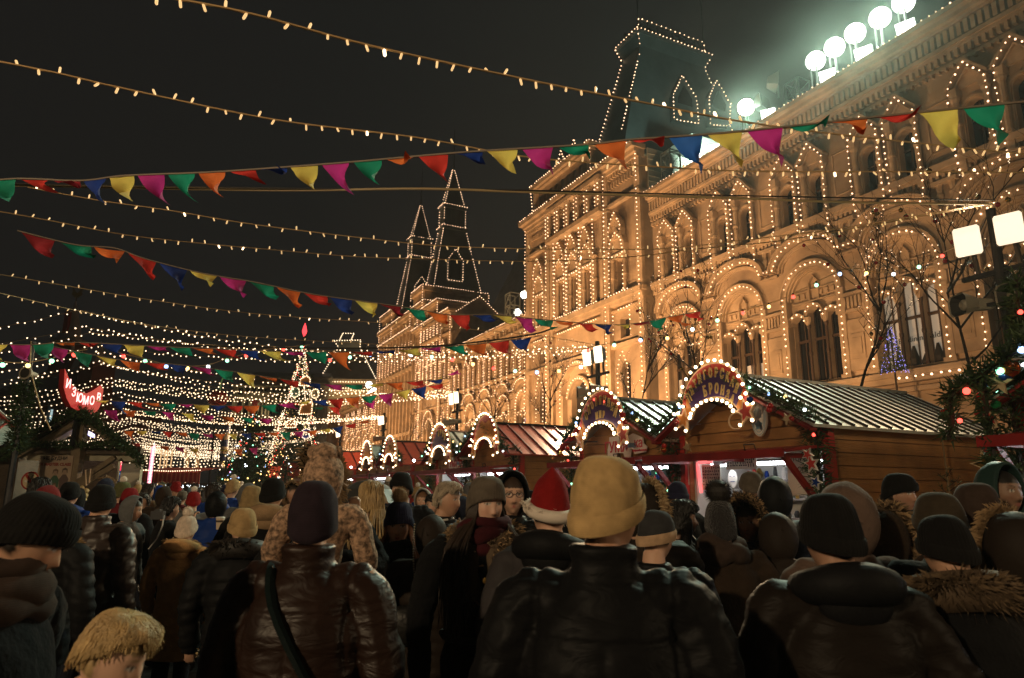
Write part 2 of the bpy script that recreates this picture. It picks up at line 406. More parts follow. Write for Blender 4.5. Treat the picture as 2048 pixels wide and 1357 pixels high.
    for i,uc in enumerate(us):
        kind=words[i%len(words)]
        b=MB(); shop_arch(b,uc,n,hi)
        w=part(b,'shop_window')
        g=MB(); g.use(GLASSD if kind!='lit' else SHOPLIT)
        if kind=='half':
            g.use(GLASSD).quad((uc-1.5,n+.62,8.6),(uc+1.5,n+.62,8.6),(uc+1.5,n+.62,11),(uc-1.5,n+.62,11)); g.use(SHOPLIT).quad((uc-1.5,n+.62,7.0),(uc+1.5,n+.62,7.0),(uc+1.5,n+.62,8.6),(uc-1.5,n+.62,8.6))
        else: g.quad((uc-1.5,n+.62,7.0),(uc+1.5,n+.62,7.0),(uc+1.5,n+.62,11),(uc-1.5,n+.62,11))
        g.use(WOODFR)
        for x in (-1.42,-1.02,-.62,-.40,0,.40,.62,1.02,1.42): 
            if hi or x in (-1.02,0,1.02): g.box(uc+x-.025,uc+x+.025,n+.54,n+.6,7.0,10.9 if abs(x)<.5 else 10.5)
        g.box(uc-1.5,uc+1.5,n+.52,n+.61,9.15,9.28)
        part(g,'pane',w)
        if hi and kind=='lit':   # dim display figures behind the glass
            g=MB().use(mat('display_dark',(.03,.028,.025),.7))
            for x,h in ((-.9,.7),(-.2,.95),(.3,.55),(.85,.9),(1.15,.6)): g.lathe((uc+x,n+.5,7.0),[(.16,0),(.2,h*.4),(.11,h*.75),(.05,h)],8)
            part(g,'display_form',w)
        for sg in (-1,1):
            a=part(aedicule(uc+sg*.9,n,hi),'window_surround')
            g=MB().use(GLASSD).quad((uc+sg*.9-.4,n+.40,15.3),(uc+sg*.9+.4,n+.40,15.3),(uc+sg*.9+.4,n+.40,17.6),(uc+sg*.9-.4,n+.40,17.6))
            g.use(WOODFR).box(uc+sg*.9-.03,uc+sg*.9+.03,n+.33,n+.39,15.3,17.5); g.box(uc+sg*.9-.38,uc+sg*.9+.38,n+.34,n+.39,16.7,16.77); g.box(uc+sg*.9-.38,uc+sg*.9+.38,n+.34,n+.39,15.3,15.42)
            part(g,'pane',a)
    b=MB().use(SHEET); b.quad((u0,n-.85,21.6),(u1,n-.85,21.6),(u1,n+9,24.5),(u0,n+9,24.5)); b.quad((u0,n+9,24.5),(u1,n+9,24.5),(u1,n+18,21),(u0,n+18,21))
    b.use(STONE).quad((u1,n,0),(u1,n+18,0),(u1,n+18,21),(u1,n,21.3)); b.quad((u1,n,21.3),(u1,n+18,21),(u1,n+9,24.5),(u1,n-.0,21.6))
    part(b,'wing_roof')
NW=[32.3-4.77*i for i in range(6)]
wing(NW,28.0,5.8,35.0,True,['half','half','dark','lit','dark','dark'],'near')
FW1=[59.2+5.15*i for i in range(7)]
wing(FW1,36.0,55,92.5,False,['dark','half','dark'],'middle')
FW2=[136.0+5.5*i for i in range(7)]
wing(FW2,38.0,131,175,False,['dark'],'far')
ORD=['first','second','third','fourth','fifth','sixth','seventh','eighth']
def wing_lights(ss,n,sA,sB,nm,r,step,cnt,ref,order):
    us=[-s for s in ss]
    fstring([[(-sB,n-.8,21.62),(-sA,n-.8,21.62)]],f'straight bulb string along the roof cornice of the {nm} wing',r,step)
    fstring([[(us[0]-2.3,n-.44,13.2)]+wavy(sorted(us),n)+[(-sA,n-.44,13.2)] if False else wavy(sorted(us),n)],f'wavy bulb string over the arch hoods of the {nm} wing',r,step)
    for k,i in enumerate(order):
        uc=us[i]
        if cnt:
            for sg,w in ((-1,'left'),(1,'right')):
                fstring(aed_lights(uc+sg*.9,n),f'bulb string round the {w} gabled window, {ORD[k]} pair {ref}',r,step,group='strings round gabled windows')
        else:
            fstring(aed_lights(uc-.9,n)+aed_lights(uc+.9,n),f'bulb string round both gabled windows of the {ORD[k]} pair {ref}',r,step,group='strings round gabled windows')
        fstring(shop_lights(uc,n),f'bulb string round the {ORD[k]} big arched shop window {ref}',r,step,group='strings round shop arches')
wing_lights(NW,28.0,5.8,35.2,'near',.039,.30,True,'right of the corner pavilion',[0,1,2,3,4,5])
wing_lights(FW1,36.0,55,92.5,'middle',.055,.36,False,'left of the corner pavilion',[0,1,2,3,4,5,6])
wing_lights(FW2,38.0,131,175,'far',.075,.5,False,'beyond the twin towers',[0,1,2,3,4,5,6])
fstring([[(-18.5,27.45,6.45),(-9.5,27.45,6.45)]],'bulb string along the plinth ledge under the rightmost shop windows',.05,.36)
# ---- shop lettering behind the glass
def text_mesh(s,size,name,m,parent=None,loc=(0,0,0),rot=(PI/2,0,0),ext=.004,align='CENTER',bold=0,xs=1.0):
    c=bpy.data.curves.new(name,'FONT'); c.body=s; c.size=size; c.extrude=ext; c.align_x=align; c.align_y='CENTER'; c.offset=bold; c.resolution_u=3
    t=bpy.data.objects.new(name,c); COL.objects.link(t); dg=bpy.context.evaluated_depsgraph_get()
    me=bpy.data.meshes.new_from_object(t.evaluated_get(dg)); bpy.data.objects.remove(t); me.name=name
    me.materials.clear(); me.materials.append(m)
    for p in me.polygons: p.material_index=0
    o=bpy.data.objects.new(name,me); COL.objects.link(o); o.location=loc; o.rotation_euler=rot; o.scale=(xs,1,1)
    if parent: o.parent=parent
    return o
BLACK=mat('black_paint',(.012,.012,.012),.5)
for k,(x,w) in enumerate(((-.25,'Baldinini'),(1.02,'Baldinini'))):
    t=text_mesh(w,.36,'shop_lettering',BLACK,store,(-18.0+x+BS,28.0+.50-BN,8.25))
# ================================================================ NEAR CORNER PAVILION  (s 35.4..52)
def kok(b,uc,n,z0,w,h,m=.0):   # onion-headed surround
    p=[(uc-w,z0),(uc-w*1.08,z0+h*.3),(uc-w*.85,z0+h*.62),(uc-w*.3,z0+h*.82),(uc,z0+h),(uc+w*.3,z0+h*.82),(uc+w*.85,z0+h*.62),(uc+w*1.08,z0+h*.3),(uc+w,z0)]
    b.band(p,.16,n,n-.42); b.prism(p,lambda x,z:(x,n-.2,z),lambda x,z:(x,n,z))
    return p
def pavilion(n,s0,dz,k,hi):
    """k: bulb radius; layout in metres from right edge s0"""
    S=lambda s:-(s+s0); Z=lambda z:z+dz
    b=MB().use(STONE)
    wins=[(3.0,.50,15.5,18.0),(7.0,.42,15.5,18.4),(9.0,.42,15.5,18.4),(11.0,.42,15.5,18.4),(14.6,.5,15.5,18.0)]
    ops=[(S(s),w,Z(zb),Z(zs),0.02) for s,w,zb,zs in wins]
    ops+=[(S(8.6),1.35,.2,Z(8.6),1.4),(S(2.7),.5,Z(7.2),Z(10.0),.5),(S(14.6),.5,Z(7.2),Z(10.0),.5),(S(2.7),.55,Z(12.2),Z(13.6),.02),(S(14.6),.55,Z(12.2),Z(13.6),.02)]
    b.wall(S(17.2),S(.3),0,Z(25.0),n,ops,.5,10)
    b.quad((S(.3),n,0),(S(.3),n+16,0),(S(.3),n+16,Z(25)),(S(.3),n,Z(25))); b.quad((S(17.2),n,0),(S(17.2),n+16,0),(S(17.2),n+16,Z(25)),(S(17.2),n,Z(25)))
    b.quad((S(.3),n,Z(25)),(S(.3),n+16,Z(25)),(S(17.2),n+16,Z(25)),(S(17.2),n,Z(25)))
    part(b,'pavilion_wall')
    b=MB().use(STONE2)      # pilaster strips and engaged columns
    for s,w,pr in ((.55,.32,.25),(4.4,.3,.35),(5.1,.2,.28),(12.6,.2,.28),(13.2,.3,.35),(16.9,.32,.25)):
        b.box(S(s)-w,S(s)+w,n-pr,n,0,Z(25.0)); b.box(S(s)-w-.1,S(s)+w+.1,n-pr-.1,n,Z(15.0),Z(15.35)); b.box(S(s)-w-.08,S(s)+w+.08,n-pr-.08,n,Z(22.0),Z(22.3))
    for s in (6.0,8.0,10.0,12.0): 
        col(b,S(s),n-.25,Z(15.4),Z(19.2),.17,8,True)
    for s,w,zb,zs in wins:
        for sg in (-1,1): col(b,S(s)+sg*(w+.22),n-.2,Z(15.3),Z(zs+.1),.13,6,True)
        b.box(S(s)-w-.4,S(s)+w+.4,n-.34,n,Z(zs+.1),Z(zs+.4))
        kok(b,S(s),n,Z(zs+.4),w+.25,1.7); kok(b,S(s),n-.1,Z(zs+1.5),(w+.25)*.8,1.9)
    part(b,'pilaster_and_surround')
    b=MB().use(STONE2)      # bands
    for z0,z1,p in ((14.9,15.3,.5),(14.6,14.9,.32),(14.15,14.3,.2),(11.5,11.8,.3),(22.2,22.45,.35),(24.8,25.1,.4),(25.1,25.4,.6),(25.4,25.75,.9)):
        b.box(S(17.6 if p>.8 else 17.3),S(.1 if p>.8 else .25),n-p,n+.3,Z(z0),Z(z1))
    x=S(17)
    while x<S(.4):
        b.box(x,x+.16,n-.3,n,Z(24.45),Z(24.8)); b.box(x,x+.12,n-.22,n,Z(23.7),Z(24.1)) if (x<S(12.8) or x>S(5)) else None; x+=.34
    b.box(S(12.6),S(4.4),n-.9,n,Z(22.1),Z(22.45)); b.box(S(12.6),S(4.4),n-.9,n,Z(24.75),Z(25.1))
    for i in range(6):
        for q in (-.18,.18): col(b,S(12.3-i*1.52)+q,n-.7,Z(22.45),Z(24.75),.13,6)
    part(b,'cornice')
    b=MB().use(STONE)       # attic block with niches
    a0,a1=S(15.6),S(6.2)
    b.wall(a0,a1,Z(25.7),Z(28.6),n-.1,[(S(14.9-i*.98),.3,Z(26.2),Z(27.3),.3) for i in range(9)],.2,6)
    b.quad((a1,n-.1,Z(25.7)),(a1,n+5,Z(25.7)),(a1,n+5,Z(28.6)),(a1,n-.1,Z(28.6))); b.quad((a0,n-.1,Z(25.7)),(a0,n+5,Z(25.7)),(a0,n+5,Z(28.6)),(a0,n-.1,Z(28.6)))
    b.use(STONE2).box(a0-.15,a1+.15,n-.4,n+5,Z(28.1),Z(28.3)); b.box(a0-.35,a1+.35,n-.65,n+5,Z(28.3),Z(28.65)); b.box(a0,a1,n+.12,n+.2,Z(25.8),Z(28))
    b.box(S(15.6)-.05,S(15.1),n-.35,n,Z(25.7),Z(28.3)); b.box(S(6.7),S(6.2)+.05,n-.35,n,Z(25.7),Z(28.3))
    part(b,'attic')
    b=MB()
    for s,w,zb,zs in wins: b.use(GLASSD).quad((S(s)-w,n+.46,Z(zb)),(S(s)+w,n+.46,Z(zb)),(S(s)+w,n+.46,Z(zs)),(S(s)-w,n+.46,Z(zs))); b.use(WOODFR).box(S(s)-.03,S(s)+.03,n+.4,n+.45,Z(zb),Z(zs))
    for s,w,z0,z1 in ((2.7,.5,7.2,10.6),(14.6,.5,7.2,10.6),(2.7,.55,12.2,13.7),(14.6,.55,12.2,13.7)): b.use(GLASSD).quad((S(s)-w,n+.46,Z(z0)),(S(s)+w,n+.46,Z(z0)),(S(s)+w,n+.46,Z(z1)),(S(s)-w,n+.46,Z(z1)))
    b.use(GLASSD).quad((S(10),n+.48,0),(S(7.2),n+.48,0),(S(7.2),n+.48,Z(10.2)),(S(10),n+.48,Z(10.2)))
    part(b,'window_glazing')
    b=MB().use(STONE2)
    b.band(arc(S(8.6),Z(8.6),1.4,180,0,16),.3,n,n-.3); b.band(arc(S(8.6),Z(9.0),2.1,180,0,16,2.2),.25,n,n-.5)
    for s in (6.3,10.9): b.box(S(s)-.25,S(s)+.25,n-.4,n,0,Z(9.0))
    part(b,'portal_arch')
    # lights
    r=k; st=.33 if hi else .38
    nm='near corner pavilion' if hi else 'twin-towered pavilion'
    m=n-.55
    fstring([[(S(17.6),n-.95,Z(25.8)),(S(.1),n-.95,Z(25.8))]],f'bulb string along the main cornice of the {nm}',r,st)
    fstring([[(a0-.3,n-.68,Z(28.7)),(a1+.3,n-.68,Z(28.7)),(a1+.36,n+5,Z(28.7))],[(a0-.3,n-.5,Z(28.3)),(a0-.05,n-.4,Z(26))],[(a1+.05,n-.4,Z(28.3)),(a1+.05,n-.4,Z(26))]],f'bulb string round the attic block of the {nm}',r,st)
    for nm2,ss in (('right',(.35,4.4)),('left',(13.2,17.05))):
        fstring([[(S(s),m+.1,Z(25.4)),(S(s),m+.1,Z(7))] for s in ss],f'vertical bulb strings down the {nm2} pilasters of the {nm}',r,st)
    fstring([[(S(s),n-.4,Z(22.2)),(S(s),n-.4,Z(15.4))] for s in (6,8,10,12)],f'vertical bulb strings between the middle windows of the {nm}',r,st)
    for i,(s,w,zb,zs) in enumerate(wins):
        W=w+.34
        pk=[(S(s)-W,n-.46,Z(15.5)),(S(s)-W,n-.46,Z(zs+.5)),(S(s)-W*.75,n-.48,Z(zs+1.4)),(S(s),n-.5,Z(zs+1.9)),(S(s)+W*.75,n-.48,Z(zs+1.4)),(S(s)+W,n-.46,Z(zs+.5)),(S(s)+W,n-.46,Z(15.5))]
        pk2=[(S(s)-W*.8,n-.55,Z(zs+1.7)),(S(s)-W*.9,n-.55,Z(zs+2.3)),(S(s)-W*.5,n-.56,Z(zs+2.9)),(S(s),n-.56,Z(zs+3.5)),(S(s)+W*.5,n-.56,Z(zs+2.9)),(S(s)+W*.9,n-.55,Z(zs+2.3)),(S(s)+W*.8,n-.55,Z(zs+1.7))]
        pk3=[(S(s)-W+.12,n-.36,Z(zs+.22)),(S(s)+W-.12,n-.36,Z(zs+.22))]
        fstring([pk,pk2,pk3],f'bulb string round the {ORD[i]} tall onion-headed window from the right on the {nm}',r,st,group='strings round onion-headed windows')
    fstring([[(S(12.3-i*1.52)+q,n-.86,Z(24.5)),(S(12.3-i*1.52)+q,n-.86,Z(22.5))] for i in range(6) for q in (-.2,.2)],f'short bulb strings down the balcony colonnettes of the {nm}',r,st)
    fstring([[(S(17.2),n-.55,Z(15.35)),(S(14),n-.55,Z(15.35))],[(S(12.2),n-.55,Z(15.35)),(S(5.2),n-.55,Z(15.35))],[(S(4),n-.55,Z(15.35)),(S(1.5),n-.55,Z(15.35))],[(S(15.6),n-.3,Z(12.4)),(S(15.6),n-.3,Z(14.2)),(S(13.6),n-.3,Z(14.2)),(S(13.6),n-.3,Z(12.4))],[(S(3.7),n-.3,Z(12.4)),(S(3.7),n-.3,Z(14.2)),(S(1.7),n-.3,Z(14.2)),(S(1.7),n-.3,Z(12.4))],[(S(11.5),n-.4,Z(14.1)),(S(5.5),n-.4,Z(14.1))]],f'bulb strings along the sill band of the {nm}',r,st)
    fstring([[(u,n-.35,z) for u,z in arc(S(8.6),Z(8.6),1.5,180,0,16)],[(u,n-.55,z) for u,z in [(S(8.6)-2.2,Z(7.2))]+arc(S(8.6),Z(9.0),2.2,180,0,16,2.3)+[(S(8.6)+2.2,Z(7.2))]]],f'bulb strings round the portal arch of the {nm}',r,st)
    for s,q in ((2.7,'right'),(14.6,'left')):
        fstring([[(S(s)-.6,n-.3,Z(7.2)),(S(s)-.6,n-.3,Z(10)),(S(s),n-.34,Z(11.3)),(S(s)+.6,n-.3,Z(10)),(S(s)+.6,n-.3,Z(7.2))]],f'bulb string round the small lower {q} window of the {nm}',r,st)
pavilion(27.75,35.4,0,.045,True)
# ---- steep tower roof over the near pavilion
def hip(b,lo,hi_):
    """frustum between two rectangles (u0,u1,n0,n1,z)"""
    A=[(lo[0],lo[2],lo[4]),(lo[1],lo[2],lo[4]),(lo[1],lo[3],lo[4]),(lo[0],lo[3],lo[4])]; B=[(hi_[0],hi_[2],hi_[4]),(hi_[1],hi_[2],hi_[4]),(hi_[1],hi_[3],hi_[4]),(hi_[0],hi_[3],hi_[4])]
    b.add(A+B,[(0,1,5,4),(1,2,6,5),(2,3,7,6),(3,0,4,7),(4,5,6,7)])
ROOFM=mat('tower_roof_slate_metal',(.10,.125,.125),.38,metal=.5,noise=(.5,.25),bump=('noise',2.5,.3))
b=MB().use(ROOFM)
lo=(-48.2,-43.0,31.4,47.5,28.5); mid=(-46.6,-44.0,34.6,42.2,41.3); 
b_top=(-46.9,-43.75,34.3,42.6,42.4)
b2=(-46.0,-43.6,33.9,42.9,43.0)
hip(b,lo,mid); hip(b,mid,(-47.0,-43.7,34.2,42.7,42.3)); b.box(-47.1,-43.6,34.1,42.8,42.3,42.65)
tr=part(b,'tower_roof')
b=MB().use(DARK)
for i in range(9): b.beam((-44.2,34.8+i*.92,42.6),(-44.2,34.8+i*.92,44.1),.12)
for z in (42.9,43.5,44.1): b.beam((-44.2,34.6,z),(-44.2,42.4,z),.12); b.beam((-46.5,34.6,z),(-46.5,42.4,z),.12)
for i in range(9): b.beam((-46.5,34.8+i*.92,42.6),(-46.5,34.8+i*.92,44.1),.12)
for i in range(8):
    b.lathe((-44.18,35.3+i*.92,43.3),[(.24,-.03),(.3,0),(.24,.03)],8,(1,0,0))
b.tube([(-44.2,34.6,42.5),(-44.2,34.6,50)],.07,5); b.tube([(-44.2,42.4,42.5),(-44.2,42.4,50)],.07,5)
part(b,'roof_crest',tr)
def dormer(face,px,name):   # dormer on the side face; px apex,(left,right) base pixels
    pass
def side_pt(px,py):         # point on the right-hand sloping roof face
    z=35.0
    for _ in range(6):
        t=(z-28.5)/(41.3-28.5); u,n_,z=fac_s(px,py,43.0+t*1.0)
    return u,n_,z
RL=.055
fstring([[fac_s(1281,100,44.0)[:3],side_pt(1243,262)]],'bulb string down the near edge of the big tower roof',RL,.42)
fstring([[(-43.7,42.75,42.3),(-44.0,42.2,41.3),(-43.0,47.5,28.5)],],'bulb string down the right sloping edge of the big tower roof',RL,.42)
fstring([[(-46.7,34.5,41.0),(-48.2,31.3,28.6)]],'bulb string down the left edge of the big tower roof',RL,.42)
fstring([[(-47.1,34.0,42.7),(-43.55,34.0,42.7),(-43.55,42.85,42.7)],[(-43.55,34.0,42.7),(-43.95,34.55,41.2)],[(-47.1,34.0,42.7),(-46.7,34.5,41.2)]],'bulb string round the flat top of the big tower roof',RL,.42)
fstring([[(-44.1,34.6,42.7),(-44.1,34.6,44.2),(-44.1,42.4,44.2),(-44.1,42.4,42.7)]],'bulb string on the crest railing of the big tower roof',RL,.55)
for q,(ap,bl,br,el,er) in enumerate((((1356,158),(1340,246),(1389,254),(1338,198),(1384,202)),((1424,168),(1412,257),(1449,258),(1409,203),(1452,214)))):
    P=[side_pt(*x) for x in (bl,el,ap,er,br)]
    b=MB().use(ROOFM)
    F=[(p[0]+.55,p[1],p[2]) for p in P]; Bk=[(p[0]-1.2,p[1],p[2]) for p in P]
    b.add(F+Bk,[(0,1,2,3,4)]+[(i,(i+1)%5,5+(i+1)%5,5+i) for i in range(5)])
    c=[(sum(p[j] for p in F)/5) for j in range(3)]
    b.use(GLASSD).add([(c[0]+.02,c[1]+(p[1]-c[1])*.6,c[2]+(p[2]-c[2])*.6) for p in F],[(0,1,2,3,4)])
    part(b,'dormer',tr)
    G=[(p[0]+.08,p[1],p[2]) for p in F]
    fstring([G+[G[0]]],f'bulb string round the {("left","right")[q]} dormer on the big tower roof',RL,.42)
# front dormers seen edge-on and snow-guard bolts
b=MB().use(ROOFM)
for u in (-49.4,-47.2):
    b.prism([(u-.6,28.7),(u+.6,28.7),(u+.6,30.9),(u,32.2),(u-.6,30.9)],lambda x,z:(x,29.4,z),lambda x,z:(x,32.5,z))
part(b,'dormer',tr)
for q,u in enumerate((-49.4,-47.2)):
    fstring([[(u-.6,29.35,28.8),(u-.6,29.35,30.9),(u,29.35,32.2),(u+.6,29.35,30.9),(u+.6,29.35,28.8)]],f'bulb string round the {("far","near")[q]} front dormer of the big tower roof',RL,.36)
b=MB().use(PLANKG)   # boarded side wall above the near wing, lit by the roof floods
b.quad((-35.62,28.2,21.7),(-35.62,45,21.7),(-35.62,45,28.6),(-35.62,28.2,25.4)) if False else None
b.box(-35.72,-35.6,28.3,44,21.8,25.6)
z=22.2
while z<25.5: b.box(-35.6,-35.56,28.3,44,z,z+.05); z+=.42
part(b,'parapet_boarding')
b=MB().use(PLANKG); b.quad((-41.5,27.1,28.68),(-41.5,46,28.68),(-36,46,27.6),(-36,27.1,27.2)) if False else b.box(-41.4,-36.2,33,46,25.8,28.2); part(b,'roof_curb')
# ================================================================ TWIN-TOWERED PAVILION
pavilion(35.8,91.5,2.2,.06,False)
b=MB().use(STONE)
b.box(-130,-109,36.0,50,0,31.6); part(b,'pavilion_wall')
def twin_part():
    n=36.0
    b=MB().use(STONE)
    b.wall(-130.5,-108.7,7,31.6,n-.3,[(-129+i*2.0,.5,12,20,.5) for i in range(11)]+[(-129+i*2.0,.45,23.0,26.5,.45) for i in range(11)],.4,6)
    b.use(STONE2)
    for z0,z1,p in ((31.2,31.8,1.2),(30.6,31.2,.9),(28.6,29,.8),(21.4,22,.8),(10.5,11,.8)): b.box(-130.6,-108.6,n-p,n,z0,z1)
    for i in range(12): b.box(-130.3+i*1.95,-129.9+i*1.95,n-.8,n,7,30.6)
    b.use(GLASSD).quad((-130,n+.05,8),(-109,n+.05,8),(-109,n+.05,28),(-130,n+.05,28))
    part(b,'tower_front')
    b=MB().use(STONE)
    for s0,s1 in ((103.9,109.8),(120.9,129.0)):
        b.box(-s1,-s0,n-.6,46.6,28,34.2); b.use(STONE2).box(-s1-.4,-s0+.4,n-1.1,47,33.9,34.7); b.box(-s1-.2,-s0+.2,n-.9,46.8,31.6,32.2)
        for i in range(8): b.box(-s0,-s0+.1,37+i*1.2,37.7+i*1.2,32.7,33.4)
        b.use(STONE)
    # right-hand shoulder with gable
    b.prism([(37.5,25),(47,25),(47,28.5),(42.3,32),(37.5,28.5)],lambda y,z:(-97.0,y,z),lambda y,z:(-103.9,y,z))
    part(b,'tower_base')
twin_part()
def tower(s0,nm):
    b=MB().use(ROOFM)
    hip(b,(-s0-4.6,-s0,37.2,45.8,34.7),(-s0-3.2,-s0-.7,38.9,42.9,46.0)); b.box(-s0-3.5,-s0-.4,38.6,43.2,46.0,46.6)
    b.box(-s0-3.1,-s0-.8,39.0,42.8,46.6,50.0); b.box(-s0-3.4,-s0-.5,38.7,43.1,50.0,50.5)
    hip(b,(-s0-3.0,-s0-.9,39.1,42.7,50.5),(-s0-2.05,-s0-1.85,40.7,41.0,58.0))
    for q in range(4): b.box(-s0-.85,-s0-.72,39.3+q*.9,39.9+q*.9,46.9,49.6)
    t=part(b,'tower_roof')
    b=MB().use(DARK); b.tube([(-s0-1.95,40.85,58),(-s0-1.95,40.85,66)],[.12,.05],5); b.lathe((-s0-1.95,40.85,58.6),[(.02,-.4),(.3,0),(.02,.4)],6); part(b,'mast',t)
    E=.12; rr=.07; st=.48
    c=lambda u,n_,z:(u,n_,z)
    fr=-s0; 
    fstring([[c(fr+E,37.1,34.8),c(fr-.6,38.8,46.2)],[c(fr+E,45.9,34.8),c(fr-.6,43.0,46.2)],[c(fr-4.6,37.1,34.8),c(fr-3.3,38.8,46.2)]],f'bulb strings down the lower edges of the {nm} spire tower',rr,st)
    fstring([[c(fr-3.5,38.5,46.6),c(fr-.35,38.5,46.6),c(fr-.35,43.3,46.6)],[c(fr-3.4,38.6,50.6),c(fr-.45,38.6,50.6),c(fr-.45,43.2,50.6)],[c(fr-.7,38.9,46.7),c(fr-.7,38.9,50.5)],[c(fr-.7,42.9,46.7),c(fr-.7,42.9,50.5)],[c(fr-3.2,38.9,46.7),c(fr-3.2,38.9,50.5)]],f'bulb strings round the lantern box of the {nm} spire tower',rr,st)
    fstring([[c(fr-.85,39.0,50.6),c(fr-1.8,40.65,57.9)],[c(fr-.85,42.8,50.6),c(fr-1.8,41.0,57.9)],[c(fr-3.0,39.0,50.6),c(fr-2.05,40.65,57.9)]],f'bulb strings up the pointed top of the {nm} spire tower',rr,st)
    b=MB().use(ROOFM); q=[(39.6,36.6),(42.4,36.6),(42.4,40.3),(41.0,42.4),(39.6,40.3)]
    b.prism(q,lambda y,z:(fr-.1,y,z),lambda y,z:(fr-2.0,y,z)); b.use(GLASSD).prism([(40.0,37),(42,37),(42,40),(41,41.4),(40,40)],lambda y,z:(fr-.07,y,z),lambda y,z:(fr-.12,y,z)); part(b,'dormer',t)
    fstring([[c(fr-.0,y,z) for y,z in q+[q[0]]]],f'bulb string round the dormer of the {nm} spire tower',rr,st)
tower(104.6,'nearer, taller'); tower(122.4,'farther, left')
n=36.0; rr=.065; st=.45
fstring([[(-130.6,34.9,31.95),(-110,34.9,31.95)],[(-130.5,35.0,29.1),(-110,35.0,29.1)]],'bulb strings along the cornice between the two spire towers',rr,st)
fstring([[(-109.9,34.8,34.8),(-103.5,34.8,34.8),(-103.5,46.9,34.8)],[(-109.9,35.1,32.3),(-103.7,35.1,32.3),(-103.7,40,32.3)],[(-109.8,34.9,34.6),(-109.8,34.9,29)],[(-103.6,34.9,34.6),(-103.6,34.9,9)],[(-103.4,46.8,34.6),(-103.4,46.8,29)]],'bulb strings round the stone base of the nearer spire tower',rr,st)
fstring([[(-129.4,34.8,34.8),(-120.6,34.8,34.8)],[(-129.2,34.9,34.6),(-129.2,34.9,9)],[(-121,34.9,34.6),(-121,34.9,29)]],'bulb strings round the stone base of the farther spire tower',rr,st)
fstring([[(-96.9,37.4,28.4),(-96.9,42.3,32.1),(-96.9,47,28.4),(-96.9,37.4,28.4)]],'bulb string round the stone gable beside the nearer spire tower',rr,st)
fstring([[(-129+i*2.0,35.4,30.5),(-129+i*2.0,35.4,10)] for i in range(11)],'rows of vertical bulb strings down the front between the spire towers',rr,.5)
fstring([[(-129+i*2.0-.6,35.45,22.5),(-129+i*2.0-.6,35.45,26.5),(-129+i*2.0,35.45,27.6),(-129+i*2.0+.6,35.45,26.5),(-129+i*2.0+.6,35.45,22.5)] for i in range(10)],'bulb strings round the upper windows between the spire towers',rr,.42)
# ---- big hipped roof behind the pavilions
b=MB().use(SHEET); hip(b,(-103,-84,44,64,26),(-98,-88,50,58,41)); part(b,'hall_roof')
# ================================================================ ROOF FLOODLIGHTS
FLOOD=mat('floodlight_glass',(1,1,1),.3,emit=(1,.97,.86),estr=14)
TRUSS=mat('floodlight_steel',(.35,.42,.4),.4,metal=.5)
def flood_disc(px,py,i,lab,r=.5):
    c=onplane(px,py,28.5); t=thing('roof_floodlight',lab,'floodlight',c,0,'round floodlights on the roof')
    ax=(Vector((-2,6,2))-c).normalized()
    b=MB().use(TRUSS).lathe((0,0,0),[(r,0),(r*1.02,-.12),(r*.75,-.5),(r*.3,-.75)],20,ax); b.build('housing',t,smooth=True)
    b=MB().use(FLOOD).lathe(ax*.01,[(r*.96,0),(r*.9,.03)],20,ax); b.build('lens',t)
    b=MB().use(TRUSS); b.beam((0,0,-.3),(0,0,-2.2),.09); b.beam((-.3,0,-.1),(-.3,0,-2.2),.06); b.beam((0,0,-1.2),(-.3,0,-2.2),.05); b.build('stand',t)
DN=['leftmost round','second round','third round','fourth round','fifth round','topmost round']
for i,(px,py) in enumerate([(1492,215),(1631,122),(1669,95),(1710,67),(1760,36),(1807,5)]):
    flood_disc(px,py,i,f'{DN[i]} white floodlight on the roof edge, counted from the tower')
def flood_box(px,py,lab,w=.42,lit=True,aim=(-2,6,2)):
    c=onplane(px,py,28.3); t=thing('roof_floodlight',lab,'floodlight',c,0,'box floodlights on the roof')
    ax=(Vector(aim)-c).normalized(); q=ax.to_track_quat('Z','Y')
    def T(v): return tuple(q@Vector(v))
    b=MB().use(TRUSS); A=[(-w,-w*.8,0),(w,-w*.8,0),(w,w*.8,0),(-w,w*.8,0)]; B=[(x*.5,y*.5,-.55) for x,y,_ in A]
    b.add([T(v) for v in A+B],[(3,2,1,0),(0,1,5,4),(1,2,6,5),(2,3,7,6),(3,0,4,7),(4,5,6,7)]); b.build('housing',t)
    b=MB().use(FLOOD if lit else GLASSD); b.add([T((x*.92,y*.92,.02)) for x,y,_ in A],[(0,1,2,3)]); b.build('lens',t)
    b=MB().use(TRUSS).beam((0,0,-.2),(0,0,-.95),.07); b.build('bracket',t)
for i,(px,py,lab) in enumerate([(1656,153,'lowest'),(1728,108,'middle'),(1812,57,'highest')]): flood_box(px,py,f'{lab} lit box floodlight under the row of round floodlights')
flood_box(1537,230,'lit box floodlight beside the leftmost round floodlight',.4)
flood_box(1392,318,'small lit floodlight by the boarded parapet of the pavilion',.36)
flood_box(1428,298,'lit box floodlight right of the boarded parapet',.36)
flood_box(1555,165,'unlit box floodlight high on the green frame',.5,False,(30,30,22))
flood_box(1530,205,'unlit floodlight turned away beside the green frame',.55,False,(60,-20,30))
